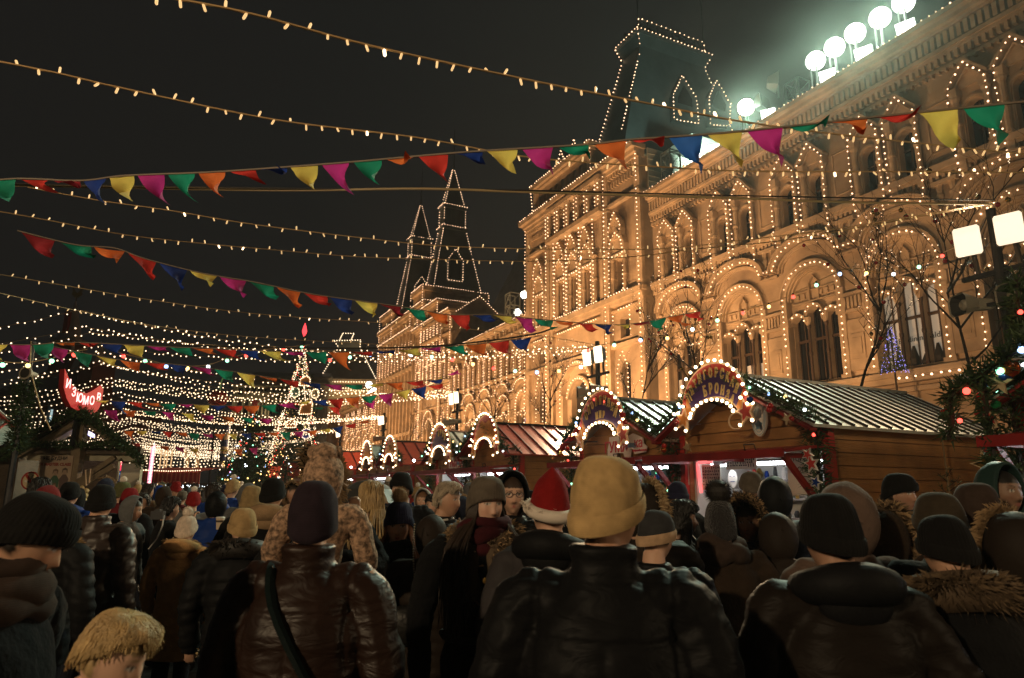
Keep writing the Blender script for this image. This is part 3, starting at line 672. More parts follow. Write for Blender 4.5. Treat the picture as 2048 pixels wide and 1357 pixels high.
def frame(px,py,h,w,lab):
    c=onplane(px,py,28.9); t=thing('lighting_frame',lab,'steel frame',c,FROT)
    b=MB().use(TRUSS)
    for x in (0,w):
        for y in (0,w): b.beam((x,y,0),(x,y,h),.08)
    k=0; z=0
    while z<h-.1:
        z2=min(z+w*1.2,h)
        for a,c2 in (((0,0),(w,0)),((w,0),(w,w)),((0,w),(0,0))):
            b.beam((a[0],a[1],z),(c2[0],c2[1],z2),.05); b.beam((a[0],a[1],z2),(c2[0],c2[1],z2),.06)
        z=z2
    b.build('truss',t)
frame(1575,235,2.0,.9,'green lit steel lattice frame on the roof edge among the floodlights')
frame(1325,372,2.4,.9,'pale steel lattice frame in front of the boarded parapet')
for i,(px,py) in enumerate([(1048,590),(1035,625),(1063,620)]):
    c=onplane(px,py,36.2); t=thing('roof_floodlight',['upper slim','lower left','lower right'][i]+' floodlight on the middle wing roof beside the near pavilion','floodlight',c,0,'floodlights on the middle wing roof')
    ax=(Vector((-2,6,2))-c).normalized()
    MB().use(FLOOD).lathe((0,0,0),[(.42,0),(.36,.05)],14,ax).build('lens',t); MB().use(TRUSS).lathe((0,0,0),[(.44,-.02),(.2,-.6)],14,ax).build('housing',t)
    MB().use(TRUSS).beam((0,0,-.3),(0,0,-1.4),.09).build('bracket',t)
frame(1010,640,2.6,1.1,'bright steel lattice frame on the middle wing roof')
for i,(px,py) in enumerate([(738,770),(748,783),(742,788)]):
    c=onplane(px,py,38.2); t=thing('roof_floodlight',['highest','right','lowest'][i]+' greenish floodlight on the far wing roof','floodlight',c,0,'floodlights on the far wing roof')
    ax=(Vector((-2,6,2))-c).normalized()
    MB().use(FLOOD).lathe((0,0,0),[(.7,0),(.6,.05)],14,ax).build('lens',t); MB().use(TRUSS).lathe((0,0,0),[(.72,-.02),(.3,-.8)],14,ax).build('housing',t)
    MB().use(TRUSS).beam((0,0,-.3),(0,0,-2.4),.12).build('bracket',t)
# ================================================================ OVERHEAD STRINGS, BUNTING, LAMP POSTS
def atz(px,py,z):
    d=ray(px,py); t=(z-CAMH)/d[2]; return Vector((d[0]*t,d[1]*t,z))
def smooth_path(P,k=6):
    P=[Vector(p) for p in P]; out=[]
    for i in range(len(P)-1):
        a=P[max(i-1,0)]; b=P[i]; c=P[i+1]; d=P[min(i+2,len(P)-1)]
        for j in range(k):
            t=j/k; out.append(.5*((2*b)+(c-a)*t+(2*a-5*b+4*c-d)*t*t+(3*b-a-3*c+d)*t**3))
    out.append(P[-1]); return out
def sagline(a,b,sag,k=14):
    a=Vector(a); b=Vector(b); return [a.lerp(b,i/k)-Vector((0,0,sag*4*(i/k)*(1-i/k))) for i in range(k+1)]
LED=mat('led_tube_bulb',(.9,.75,.5),.35,emit=(1,.60,.25),estr=.8,sample=False)
LEDH=mat('led_tube_bulb_bright',(1,.9,.7),.35,emit=(1,.72,.42),estr=4,sample=False)
CORD=mat('light_cord',(.55,.36,.17),.5)
_b=MB().use(LED).tube([(0,0,0),(0,0,-.015),(0,0,-.054),(0,0,-.062)],[.006,.0105,.0105,.004],6); _proto=_b.build('bulb'); LEDME=_proto.data; bpy.data.objects.remove(_proto)
_b=MB().use(LEDH).tube([(0,0,0),(0,0,-.015),(0,0,-.05),(0,0,-.06)],[.007,.014,.014,.005],6); _proto=_b.build('bulb'); LEDHME=_proto.data; bpy.data.objects.remove(_proto)
def overhead(path,label,step=.15,parts=True,cord=None,r=.009,br=.03,group='light strings over the walkway',hot=.04,bm=None):
    path=[Vector(p) for p in path]; o=path[0]; L=[p-o for p in path]
    if parts:
        t=thing('light_string',label,'string light',o,0,group)
        MB().use(cord or CORD).tube(L,r,4,False).build('cord',t)
        pts=resample(L,step)[:100]
        for p in pts:
            b=bpy.data.objects.new('bulb',LEDHME if rnd.random()<hot else LEDME); COL.objects.link(b); b.parent=t; b.location=p
            up=rnd.random()<.33
            b.rotation_euler=(rnd.uniform(-.5,.5)+(PI if up else 0),rnd.uniform(-.5,.5),0)
        return t
    b=MB().use(cord or CORD).tube(L,r,3,False); b.use(bm or BULBN)
    for p in resample(L,step,rnd.random()):
        if rnd.random()<.93: b.ball((p.x+rnd.uniform(-.02,.02),p.y+rnd.uniform(-.02,.02),p.z+rnd.choice((-.04,-.03,.03))),br*rnd.uniform(.75,1.15))
    return tag(b.build('light_string',None,o),label,'string light',group)
BULBS=mat('warm_bulb_bright',(1,.9,.7),.4,emit=(1,.70,.42),estr=4.5)
def pz(pts,z0,z1=None):
    z1=z1 if z1 is not None else z0; n=len(pts); return smooth_path([atz(x,y,z0+(z1-z0)*i/(n-1)) for i,(x,y) in enumerate(pts)])
def py_(pts,Y0,Y1):
    x0,x1=pts[0][0],pts[-1][0]; return smooth_path([at(x,y,Y0+(Y1-Y0)*(x-x0)/(x1-x0)) for x,y in pts])
overhead(pz([(290,-12),(490,25),(742,92),(1080,165),(1300,208),(1480,243),(1700,272),(2080,312)],5.0,5.3),'highest light string, crossing from the top edge to the big tower roof',.145)
overhead(pz([(-30,118),(120,148),(250,178),(550,240),(830,275),(1010,308),(1130,322),(1300,333),(1500,343),(1870,344),(2080,346)],5.2,5.4),'second highest light string, ending just over the coloured pennants',.15)
overhead(pz([(55,375),(190,400),(343,422),(512,450),(740,478),(880,492),(1048,498),(1200,499),(1340,497),(1500,479),(1690,456),(1990,404)],5.6,5.75),'light string dipping under the spire tips and rising to the right lamp post',.2)
overhead(pz([(-20,420),(107,443),(250,470),(400,487),(512,497),(700,513),(840,518),(1060,523),(1250,515),(1400,498),(1560,482),(1750,450),(1985,407)],5.6,5.75),'light string level with the spire lanterns, just below its neighbour',.2)
overhead(pz([(-20,546),(150,575),(300,600),(512,628),(774,647),(950,660),(1080,672),(1190,690)],5.6,5.5),'upper of two light strings over the church spire at left',.22)
overhead(pz([(-20,582),(170,625),(330,655),(512,675),(774,690),(950,700),(1080,702),(1188,693)],5.6,5.5),'lower of two light strings over the church spire at left',.24)
# thick cables
def cable(path,label,m,r):
    o=path[0]; b=MB().use(m).tube([p-o for p in path],r,6); tag(b.build('cable',None,o),label,'cable')
cable(pz([(-20,370),(180,374),(560,381),(840,378),(1040,384),(1300,392),(1480,397),(1700,405),(1985,409)],5.5,5.7),'thick pale cable stretched level below the large pennants',mat('pale_cable',(.55,.40,.2),.5),.017)
cable(pz([(-20,367),(560,377),(1040,381),(1480,392),(1990,401)],5.5,5.72),'thin black cable running just above the pale cable',WIRED,.010)
cable(py_([(-20,690),(300,690),(620,697),(860,693),(1050,672),(1110,655)],10,10),'black cable carrying the small pennants at left',WIRED,.012)
def unit_n(s,n,z): return FW(-s,n,z)
# lamp posts: twin panels, a pair of horn speakers, on the line n=11
PANEL=mat('lamp_panel_lit',(1,1,1),.4,emit=(1,.78,.50),estr=3)
PANELN=mat('lamp_panel_lit_near',(1,1,1),.4,emit=(1,.80,.56),estr=1.25,sample=False)
LAMPBODY=mat('lamp_housing',(.16,.13,.10),.5,metal=.3)
HORN=mat('speaker_horn',(.42,.36,.27),.5); HORNIN=mat('speaker_throat',(.03,.026,.022),.7)
def lamp_post(s,label,near=False,lights=True,energy=700,aim=1,nn=11.0):
    t=thing('lamp_post',label,'lamp post',FW(-s,nn,0),FROT+(PI/2 if nn<0 else 0),'lamp posts behind the stalls')
    b=MB().use(DARK).lathe((0,0,0),[(.16,0),(.16,.3),(.08,.5),(.07,6.0)],10); b.beam((-.55,0,5.0),(.55,0,5.0),.07); b.build('pole',t)
    ax=Vector((.30*aim,-1,-.12)).normalized(); q=ax.to_track_quat('Z','Y').to_matrix()
    # frame axes: normal ax, right ~ horizontal
    rx=Vector((0,0,1)).cross(ax).normalized(); uy=ax.cross(rx)
    for sg in (-1,1):
        c=Vector((sg*.30,-.18,5.55))
        h=(.185,.235) if near else (.15,.25)
        hd=MB().use(LAMPBODY)
        F=[c+rx*a*h[0]+uy*d*h[1] for a,d in ((-1,-1),(1,-1),(1,1),(-1,1))]; Bk=[c-ax*.26+rx*a*h[0]*.55+uy*d*h[1]*.55 for a,d in ((-1,-1),(1,-1),(1,1),(-1,1))]
        hd.add(F+Bk,[(0,1,5,4),(1,2,6,5),(2,3,7,6),(3,0,4,7),(4,5,6,7)]); hd.beam(c-ax*.2,(sg*.3,0,5.0),.05)
        H=hd.build('lamp_head',t)
        p=MB().use(PANELN if near else PANEL); p.prism([(-1,-.86),(-.86,-1),(.86,-1),(1,-.86),(1,.86),(.86,1),(-.86,1),(-1,.86)],lambda a,d:c+ax*.012+rx*a*h[0]*.97+uy*d*h[1]*.97,lambda a,d:c-ax*.01+rx*a*h[0]*.97+uy*d*h[1]*.97); p.build('lamp_panel',H)
    for sg in (-1,1):
        c=Vector((sg*.34,-.25,4.52)); a2=Vector((-.45*1,-1,-.05)).normalized(); rx2=Vector((0,0,1)).cross(a2).normalized(); uy2=a2.cross(rx2)
        hb=MB().use(HORN)
        def ring(w,h,d): return [c+a2*d+rx2*x*w+uy2*y*h for x,y in ((-1,-.6),(-.7,-1),(.7,-1),(1,-.6),(1,.6),(.7,1),(-.7,1),(-1,.6))]
        R1,R2,R3,R4=ring(.2,.165,.22),ring(.13,.1,-.02),ring(.09,.09,-.06),ring(.08,.08,-.3)
        v=R1+R2+R3+R4; f=[]
        for k in range(3):
            for i in range(8): f.append((k*8+i,k*8+(i+1)%8,(k+1)*8+(i+1)%8,(k+1)*8+i))
        f.append(tuple(range(24,32))); hb.add(v,f); hb.beam(c-a2*.2,(sg*.1,0,4.5),.04)
        h_=hb.build('horn_speaker',t)
        it=MB().use(HORNIN); it.add([p-a2*.02 for p in ring(.185,.15,.22)]+ring(.1,.08,.02),[(i,(i+1)%8,8+(i+1)%8,8+i) for i in range(8)]+[tuple(range(8,16))])
        it.use(HORN).lathe(c+a2*.03,[(.085,0),(.085,.1),(.05,.13),(.05,.08)],10,a2); it.build('throat',h_)
    b=MB().use(DARK).beam((-.5,-.1,4.5),(.5,-.1,4.5),.05); b.tube([(0,0,4.9),(.12,-.2,4.4),(.05,-.25,4.0),(0,-.1,4.3)],.012,4); b.build('crossbar',t)
    if lights:
        cw=FW(-s,nn-.4 if nn>0 else nn+.3,5.55); lamp('lamp_post_light','SPOT',cw,FW(-s+aim*5.0,1.0,0.9),energy,(1,.74,.44),.25,115,.6)
LP=['nearest, with two large glowing panels at the right','second, above the round tin shop sign','third, before the middle wing','fourth, left of the third','fifth, small and far']
for i,s in enumerate((5.55,16.5,27.42,38.7,49.8)): lamp_post(s,f'{LP[i]}, lamp post with horn speakers'.replace('nearest','nearest lamp post').replace(', lamp post with horn speakers',' with horn speakers below'),i==0,True,700 if i==0 else 1600)
lamp_post(-5.45,'unseen added lamp post beside the camera at right, lighting the crowd',True,True,600,-1)  # unseen post, added out of view to light backs in the crowd
lamp_post(-3.2,'unseen added lamp post behind the camera at left, lighting the faces',True,True,6500,-1,-9.5)  # unseen post, added to light the faces turned towards the camera
lamp_post(-16.4,'unseen added lamp post farther back behind the camera, lighting the crowd',True,True,900,-1)  # unseen post, added as further light on the crowd
# fans of far strings from the lamp posts to the poles at the left
LEFTN=-2.6; cnt=0
WD=['nearest','second','third','fourth','fifth','sixth','seventh','eighth','ninth']
for li,s in enumerate((16.5,27.42,38.7,49.8,61,72,83,94)):
    k0=3 if li==0 else 0
    for k in range(k0,7):
        sl=s+3.6+k*1.62-3.2; cnt+=1
        a=FW(-sl,LEFTN,6.2+rnd.uniform(-.25,.3)); e=FW(-s+rnd.uniform(-.2,.2),10.7,5.75+rnd.uniform(-.1,.15))
        nm='light string from '+(['the second lamp post','the third lamp post','the fourth lamp post','the fifth lamp post','far above the crowd, first row','far above the crowd, second row','far above the crowd, third row','far above the crowd, last row'][li])+f', {WD[k]} of its fan'
        overhead(sagline(a,e,rnd.uniform(.3,.75)),nm,.17 if li<3 else .24,False,None,.008,.021+.004*li,'fans of light strings over the walkway',.08,BULBS if li<3 else None)
        if li<6:
            e2=FW(-sl-rnd.uniform(0,2),-13.5,5.6); overhead(sagline(a,e2,.9),nm.replace('light string from','left-side light string level with').replace(' above the crowd',''),.2 if li<3 else .28,False,None,.008,.022+.004*li,'light strings left of the poles')
# coloured bulb garlands
CB={c:mat('bulb_'+c,b,.3,emit=e,estr=s_) for c,b,e,s_ in (('red',(.8,.05,.05),(1,.06,.04),5),('green',(.2,.7,.4),(.35,1,.6),3.5),('blue',(.2,.4,.9),(.35,.55,1),4),('yellow',(.9,.7,.2),(1,.62,.2),4),('white',(.9,.9,.9),(.85,.95,1),4))}
def coloured(path,label,cols,step,r):
    o=path[0]; L=[p-o for p in path]; t=thing('coloured_light_string',label,'string light',o,0,'strings of coloured bulbs')
    MB().use(CORD).tube(L,.008,4,False).build('cord',t)
    for i,p in enumerate(resample(L,step)[:100]):
        b=MB().use(CB[cols[i%len(cols)]]).ball((p.x,p.y,p.z-.05),r,1).use(DARK).lathe((p.x,p.y,p.z-.02),[(r*.5,-.01),(r*.5,.03)],6); b.build('bulb',t)
RC=['red','green','blue','yellow','white','green','red','yellow']
coloured(py_([(1150,702),(1270,676),(1330,672),(1420,640),(1480,622),(1560,600),(1650,556),(1700,537),(1760,545),(1820,535),(1880,508),(1930,488)],10.5,10.2),'coloured bulb string hung from the right lamp post past the arches',RC,.42,.030)
coloured(py_([(-20,720),(30,726),(65,724),(105,716),(140,706),(175,699)],9.5,10.5),'coloured bulb string drooping beside the garlanded pole at left',['green','yellow','green','red','white'],.32,.034)
coloured(py_([(225,703),(290,718),(345,731),(410,731),(460,716),(530,700),(620,690)],14,16),'coloured bulb string among the small pennants left of the tall tree',RC,.42,.042)
coloured(py_([(640,720),(760,705),(880,712),(1000,735),(1100,740),(1200,722)],16,15),'coloured bulb string hung across the middle wing',RC,.5,.042)
# ---------------------------------------------------------------- bunting
FAB={c:mat('pennant_'+c,b,.75,noise=(9,.12)) for c,b in (('green',(.01,.25,.15)),('red',(.62,.04,.03)),('darkred',(.32,.02,.03)),('navy',(.015,.04,.22)),('yellow',(.78,.60,.13)),('magenta',(.52,.03,.24)),('orange',(.78,.17,.04)),('blue',(.03,.12,.42)))}
for m_ in FAB.values():
    nt=m_.node_tree; pb=nt.nodes['Principled BSDF']; tl=nt.nodes.new('ShaderNodeBsdfTranslucent'); mx=nt.nodes.new('ShaderNodeMixShader'); mx.inputs[0].default_value=.45
    c_=pb.inputs['Base Color']
    if c_.is_linked: nt.links.new(c_.links[0].from_socket,tl.inputs[0])
    nt.links.new(pb.outputs[0],mx.inputs[1]); nt.links.new(tl.outputs[0],mx.inputs[2]); nt.links.new(mx.outputs[0],nt.nodes['Material Output'].inputs[0])
def flag(t,a,b,col,h,fl,sub=7):
    """cloth pennant between cord points a,b; fl = how much the tip is blown sideways / lifted / twisted"""
    a=Vector(a); b=Vector(b); d=b-a; w=d.length; side=Vector((0,0,1)).cross(d).normalized(); dn=Vector((0,0,-1))
    tw=rnd.uniform(.2,.9)*rnd.choice((-1,1)); ph=rnd.uniform(0,6); m=MB().use(FAB[col]); V=[]; rows=sub
    for j in range(rows+1):
        v=j/rows
        for i in range(rows+1):
            u=i/rows; x=u*(1-v)+fl[0]*v
            lift=fl[1]*v*v
            p=a+d*x+dn*(h*v*(1-lift*.55))+side*(w*.34*math.sin(ph+u*4.0+v*3.5)*v**.7+tw*w*.55*v*v)
            p+=d*(fl[2]*max(0,v-.55)**1.5)+dn*(-h*.5*fl[2]*max(0,v-.6)**1.5)
            p+=dn*(.035*w*math.sin(PI*u)*(1-v))
            V.append(p)
    F=[]
    for j in range(rows):
        for i in range(rows):
            q=j*(rows+1)+i; F.append((q,q+1,q+rows+2,q+rows+1))
    m.add(V,F); return m.build('flag',t,smooth=True)
def bunting(path,label,seq,w,h,gap,big=False,sty=None):
    o=path[0]; L=[p-o for p in path]; t=thing('pennant_bunting',label,'bunting',o,0,'pennant strings across the walkway')
    MB().use(mat('bunting_tape',(.25,.2,.15),.7) ).tube(L,.006,4,False).build('cord',t)
    pts=resample(L,w+gap,0.5); i=0
    segs=resample(L,.02,0)
    n=int(w/.02); st=int((w+gap)/.02); k=0
    while (k+n)<len(segs):
        c=seq[i%len(seq)]; s_=sty[i%len(sty)] if sty else None
        fl=(rnd.uniform(.62,1.0),rnd.uniform(0,.75),rnd.uniform(0,.7)); hh=h*rnd.uniform(.7,1.1); s_=s_ or rnd.choice((None,None,'flat','full','half'))
        if s_=='flat': fl=(.9,.9,.3); hh=h*.45
        if s_=='half': fl=(1.05,.55,.5); hh=h*.7
        if s_=='full': fl=(.82,.0,.55); hh=h*1.05
        flag(t,segs[k],segs[k+n],c,hh,fl); k+=st; i+=1
    return t
SEQ=['green','red','darkred','navy','yellow','magenta','green','orange','red','navy']
b1=pz([(-70,368),(35,358),(160,362),(250,352),(400,346),(500,340),(700,325),(930,305),(1170,290),(1260,280),(1430,268),(1590,252),(1700,240),(1870,222),(2090,200)],3.4,3.35)
bunting(b1,'largest pennant string, high across the whole picture under the tower roof',['yellow','green','red','darkred','navy','yellow','magenta','green','orange','red','navy','yellow','magenta','green','orange','red','navy','yellow','magenta','green','orange','red','blue','yellow','magenta','green','orange','red'],.170,.150,.010,True,['full','full','flat','flat','full','full','full','full','full','flat','flat','full','full','full','flat','full','flat','full','full','flat','full','flat','full','full','full','flat','flat','flat'])
bunting(py_([(35,462),(150,490),(230,497),(290,518),(405,547),(510,565),(620,588),(740,605),(830,618),(900,630),(990,630),(1090,640),(1240,650),(1340,634),(1425,618)],5.2,8.5),'pennant string slanting down from upper left to the middle of the facade',['darkred','green','orange','red','navy','yellow','magenta','green','orange','red','navy','yellow'],.24,.17,.03)
bunting(py_([(-30,688),(60,690),(150,685),(330,694),(420,697),(520,702),(620,704),(750,703),(860,695),(960,688),(1085,672)],8.2,8.2),'pennant string level with the foot of the spire towers',['yellow','magenta','green','orange','red','navy'],.26,.21,.03)
bunting(py_([(90,690),(250,722),(330,727),(450,741),(560,758),(680,770),(800,765),(905,757)],9.5,11),'drooping pennant string below the level one at left',['magenta','green','yellow','orange','red','navy'],.29,.21,.04)
bunting(py_([(185,800),(350,808),(500,812),(620,802),(760,790),(830,777),(900,765)],13,13),'pennant string crossing in front of the tall lit tree',['yellow','navy','red','orange','green','magenta'],.30,.24,.04)
bunting(py_([(205,820),(330,824),(470,835),(560,838)],14,14),'short pennant string just beneath the one crossing the tall tree',['magenta','orange','green','magenta','yellow'],.28,.22,.12)
bunting(py_([(245,862),(330,863),(420,868),(520,866),(640,860),(740,840)],20,20),'small pennant string low over the distant crowd',['orange','yellow','navy','red','orange','green','magenta'],.33,.26,.05)
bunting(py_([(260,885),(340,893),(440,900),(540,893)],26,26),'smallest pennant string far over the crowd',['red','yellow','orange','magenta','yellow'],.36,.28,.2)
bunting(py_([(620,815),(700,812),(790,790),(870,760),(930,735)],17,17),'faint pennant string before the twin-towered pavilion',['green','red','yellow','magenta','orange'],.3,.22,.16)
# ================================================================ GROUND
g=MB().use(mat('wet_cobbles',(.035,.033,.031),.28,noise=(2.5,.4),bump=('noise',9,.8)))
g.quad((-400,-60,0),(400,-60,0),(400,700,0),(-400,700,0)); structure(g.build('ground'))
# ================================================================ FIR, GARLANDS
FIR=mat('fir_needles',(.04,.075,.028),.6,noise=(7,.45)); FIR2=mat('fir_needles_light',(.075,.125,.042),.6,noise=(7,.4))
BARK=mat('bark',(.04,.028,.018),.8,bump=('noise',30,.4))
def needles(b,path,rad,per_m,size,w=.012,r=rnd):
    for p in resample(path,1/per_m,r.random()):
        a=r.uniform(0,2*PI); e=r.uniform(-.3,1)*PI/2; d=Vector((math.cos(a)*math.cos(e),math.sin(a)*math.cos(e),math.sin(e)*.8-.15)).normalized()
        q=p+d*rad*r.uniform(.1,1); s=size*r.uniform(.6,1.3); d2=(d+Vector((r.uniform(-.6,.6),r.uniform(-.6,.6),r.uniform(-.6,.4)))).normalized(); x=d2.orthogonal().normalized()
        b.use(FIR if r.random()<.65 else FIR2)
        y=d2.cross(x)
        b.tri(q-x*w,q+x*w,q+d2*s); b.tri(q-y*w,q+y*w,q+d2*s*.9)
def garland(path,label,rad=.09,per_m=320,size=.09,w=.009,cat='fir garland',lights=0,cols=RC,extra=None,group='fir garlands on the stalls',bulbr=.02):
    path=[Vector(p) for p in path]; o=path[0]; L=[p-o for p in path]
    t=thing('fir_garland',label,cat,o,0,group)
    b=MB(); needles(b,L,rad,per_m,size,w); b.use(BARK).tube(L,.02,4,False); b.build('fir_branches',t)
    if lights:
        for i,p in enumerate(resample(L,1/lights)):
            c=p+Vector((rnd.uniform(-.7,.7)*rad,-rad*rnd.uniform(.6,1.1),rnd.uniform(-.9,.6)*rad)); b=MB().use(CB[cols[i%len(cols)]]).ball(c,bulbr,1); b.build('bulb',t)
    return t
RED=mat('red_glass',(.45,.015,.012),.12,spec=.8,coat=.6); GOLD=mat('gold_glass',(.75,.45,.12),.18,metal=.85); GREENG=mat('green_glass',(.02,.25,.08),.15,metal=.3); BLUEG=mat('blue_glass',(.02,.06,.3),.12,metal=.3); COPPER=mat('copper_glass',(.6,.16,.04),.16,metal=.8)
def bauble(c,r,m,label,group=None,hook=True):
    b=MB().use(m).ell((0,0,0),(r,r,r),12,8).use(GOLD).lathe((0,0,r*.95),[(r*.22,0),(r*.22,r*.22),(r*.08,r*.3)],8)
    return tag(b.build('bauble',None,c,None,True),label,'bauble',group)
WOODP=mat('star_wood_pale',(.62,.45,.26),.6); REDP=mat('red_star_paint',(.55,.05,.04),.5); WHITEP=mat('white_paint',(.7,.66,.6),.5); ORANGEP=mat('orange_paint',(.75,.26,.06),.5)
def star_poly(r,k=.45,a0=PI/2): return [((r if i%2==0 else r*k)*math.cos(a0+PI*i/5),(r if i%2==0 else r*k)*math.sin(a0+PI*i/5)) for i in range(10)]
def star(c,r,m1,m2,label,rotz=FROT,tilt=0,group='star ornaments on the stalls',th=.02):
    b=MB().use(m1).prism(star_poly(r,.42,PI/2+tilt),lambda x,z:(x,-th,z),lambda x,z:(x,0,z))
    if m2: b.use(m2).prism(star_poly(r*.72,.42,PI/2+tilt),lambda x,z:(x,-th-.006,z),lambda x,z:(x,-th+.002,z))
    return tag(b.build('star_ornament',None,c,rotz),label,'star',group)
# ================================================================ STALLS
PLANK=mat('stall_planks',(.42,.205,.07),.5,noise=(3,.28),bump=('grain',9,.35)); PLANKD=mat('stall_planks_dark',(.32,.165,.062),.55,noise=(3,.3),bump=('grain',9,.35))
REDW=mat('red_painted_wood',(.33,.022,.02),.4,noise=(4,.2),bump=('noise',20,.15)); REDW2=mat('red_painted_post',(.5,.035,.025),.4)
ROOFW=mat('stall_roof_pale_metal',(.56,.54,.48),.32,metal=.35,noise=(5,.22),bump=('noise',12,.15)); ROOFR=mat('stall_roof_red_metal',(.52,.07,.035),.35,metal=.2,noise=(4,.2))
SEAM=mat('roof_seam',(.05,.035,.03),.5); INT=mat('stall_interior_board',(.62,.60,.56),.6); TUBE=mat('white_tube_lamp',(1,1,1),.4,emit=(.93,.96,1),estr=22)
TUBE2=mat('awning_tube_lamp',(1,1,1),.4,emit=(1,.94,.88),estr=9); SHELF=mat('stall_shelf',(.3,.27,.25),.5)
def planks(b,a0,a1,z0,z1,fn,h=.145,m=PLANK):
    """horizontal boards between coordinates a0..a1 ; fn maps (a,d,z) to 3-D, d outward"""
    z=z0; b.use(m)
    while z<z1-.01:
        zt=min(z+h-.012,z1); v=[fn(a,d,q) for d in (0,.022) for a,q in ((a0,z),(a1,z),(a1,zt),(a0,zt))]
        b.add(v,[(0,1,2,3),(7,6,5,4),(0,4,5,1),(1,5,6,2),(2,6,7,3),(3,7,4,0)]); z+=h
def stall(s0,s1,roofm,label,lit=True,nf=6.6,depth=3.4,ze=2.48,zr=3.13,detail=True,awn=True,seams=13,counter_items=True):
    """gabled wooden market stall; front at n=nf; s0<s1"""
    sc=(s0+s1)/2; hw=(s1-s0)/2; t=thing('market_stall',label,'stall',FW(-sc,nf,0),FROT,'wooden market stalls')
    nb=depth; ov=.16; fo=.40
    b=MB()    # walls: right side (towards camera), left, back, gable, low front
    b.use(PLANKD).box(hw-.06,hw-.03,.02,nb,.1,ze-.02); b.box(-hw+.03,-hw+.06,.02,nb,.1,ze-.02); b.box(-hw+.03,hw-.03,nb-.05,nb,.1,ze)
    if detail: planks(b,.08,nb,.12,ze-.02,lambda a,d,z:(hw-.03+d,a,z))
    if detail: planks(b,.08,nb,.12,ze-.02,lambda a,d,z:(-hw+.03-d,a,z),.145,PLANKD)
    planks(b,-hw+.05,hw-.05,.15,.95,lambda a,d,z:(a,-d,z))
    z=2.18; slope=(zr-ze)/hw
    while z<zr-.06:      # gable boards clipped to the roof slope
        zt=min(z+.135,zr); w0=min(hw-.05,(zr-.03-z)/slope) if z>ze-.02 else hw-.05; w1=min(hw-.05,(zr-.03-zt)/slope) if zt>ze-.02 else hw-.05; w1=max(w1,.01)
        b.use(PLANK).add([(-w0,-.03,z),(w0,-.03,z),(w1,-.03,zt),(-w1,-.03,zt),(-w0,0,z),(w0,0,z),(w1,0,zt),(-w1,0,zt)],[(0,1,2,3),(7,6,5,4),(0,4,5,1),(1,5,6,2),(2,6,7,3),(3,7,4,0)]); z+=.147
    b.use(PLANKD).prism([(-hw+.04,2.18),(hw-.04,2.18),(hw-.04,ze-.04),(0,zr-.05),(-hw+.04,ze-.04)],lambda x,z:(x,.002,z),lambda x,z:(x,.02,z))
    b.build('plank_wall',t)
    for x in (-hw,hw):
        for y in (0,nb): MB().use(REDW2).box(x-.05,x+.05,y-.05,y+.05,0,ze).build('corner_post',t)
    b=MB().use(roofm)
    for sg in (-1,1):
        A=(0,-fo,zr); Bq=(sg*(hw+ov),-fo-.0,zr-slope*(hw+ov)); C=(sg*(hw+ov),nb+.25,zr-slope*(hw+ov)); Dq=(0,nb+.25,zr)
        v=[A,Bq,C,Dq]+[(p[0],p[1],p[2]+.035) for p in (A,Bq,C,Dq)]
        b.use(roofm).add(v,[(0,1,2,3),(7,6,5,4),(0,4,5,1),(1,5,6,2),(2,6,7,3),(3,7,4,0)])
        nS=seams
        for i in range(nS+1):
            y=-fo+.02+(nb+.21+fo)*i/nS
            b.use(SEAM if roofm is ROOFW else mat('red_roof_seam',(.16,.02,.015),.5)).beam((0,y,zr+.045),(sg*(hw+ov),y,zr-slope*(hw+ov)+.045),.022,.035)
    b.use(DARK if roofm is ROOFR else ROOFW).beam((0,-fo,zr+.05),(0,nb+.25,zr+.05),.09,.04)
    r=b.build('roof',t)
    b=MB().use(REDW)
    for sg in (-1,1): b.beam((0,-fo-.01,zr-.03),(sg*(hw+ov),-fo-.01,zr-slope*(hw+ov)-.03),.03,.11,(0,1,0))
    b.build('barge_board',t)
    if awn:
        b=MB().use(REDW); y1=-.72
        v=[(-hw-.02,-.03,2.20),(hw+.02,-.03,2.20),(hw+.02,y1,2.12),(-hw-.02,y1,2.12)]; b.add(v+[(p[0],p[1],p[2]+.035) for p in v],[(0,1,2,3),(7,6,5,4),(0,4,5,1),(1,5,6,2),(2,6,7,3),(3,7,4,0)])
        b.box(-hw-.02,hw+.02,y1-.02,y1,2.07,2.16)
        for x in (-hw+.1,0,hw-.1): b.box(x-.03,x+.03,y1+.06,-.03,2.07,2.12)
        for x in (-hw*.5,hw*.5): b.use(DARK).tube([(x-.08,y1+.15,2.17),(x-.08,y1+.13,2.24),(x+.08,y1+.13,2.24),(x+.08,y1+.15,2.17)],.008,4)
        b.build('awning_flap',t)
        for x in (-hw+.06,hw-.06): MB().use(REDW).beam((x,-.03,1.45),(x,y1+.08,2.09),.05,.06).build('awning_strut',t)
    b=MB().use(PLANKD).box(-hw+.04,hw-.04,-.28,.35,.98,1.03); b.build('counter',t)
    if lit:
        b=MB().use(INT).box(-hw+.07,hw-.07,1.15,1.19,.3,2.4); b.box(-hw+.06,-hw+.1,.1,1.15,.5,2.35); b.box(hw-.1,hw-.06,.1,1.15,.5,2.35)
        if counter_items:
            for z in (1.35,1.6,1.85): b.use(SHELF).box(-hw+.1,hw-.1,.9,1.15,z,z+.02)
            for z in (1.37,1.62,1.87):
                x=-hw+.2
                while x<hw-.2:
                    m_=rnd.choice((GOLD,REDP,WHITEP,BLUEG,SHELF,BLACK,GREENG)); hgt=rnd.uniform(.08,.18); b.use(m_).lathe((x,1.0,z),[(rnd.uniform(.02,.05),0),(rnd.uniform(.03,.06),hgt*.5),(.02,hgt)],7); x+=rnd.uniform(.09,.16)
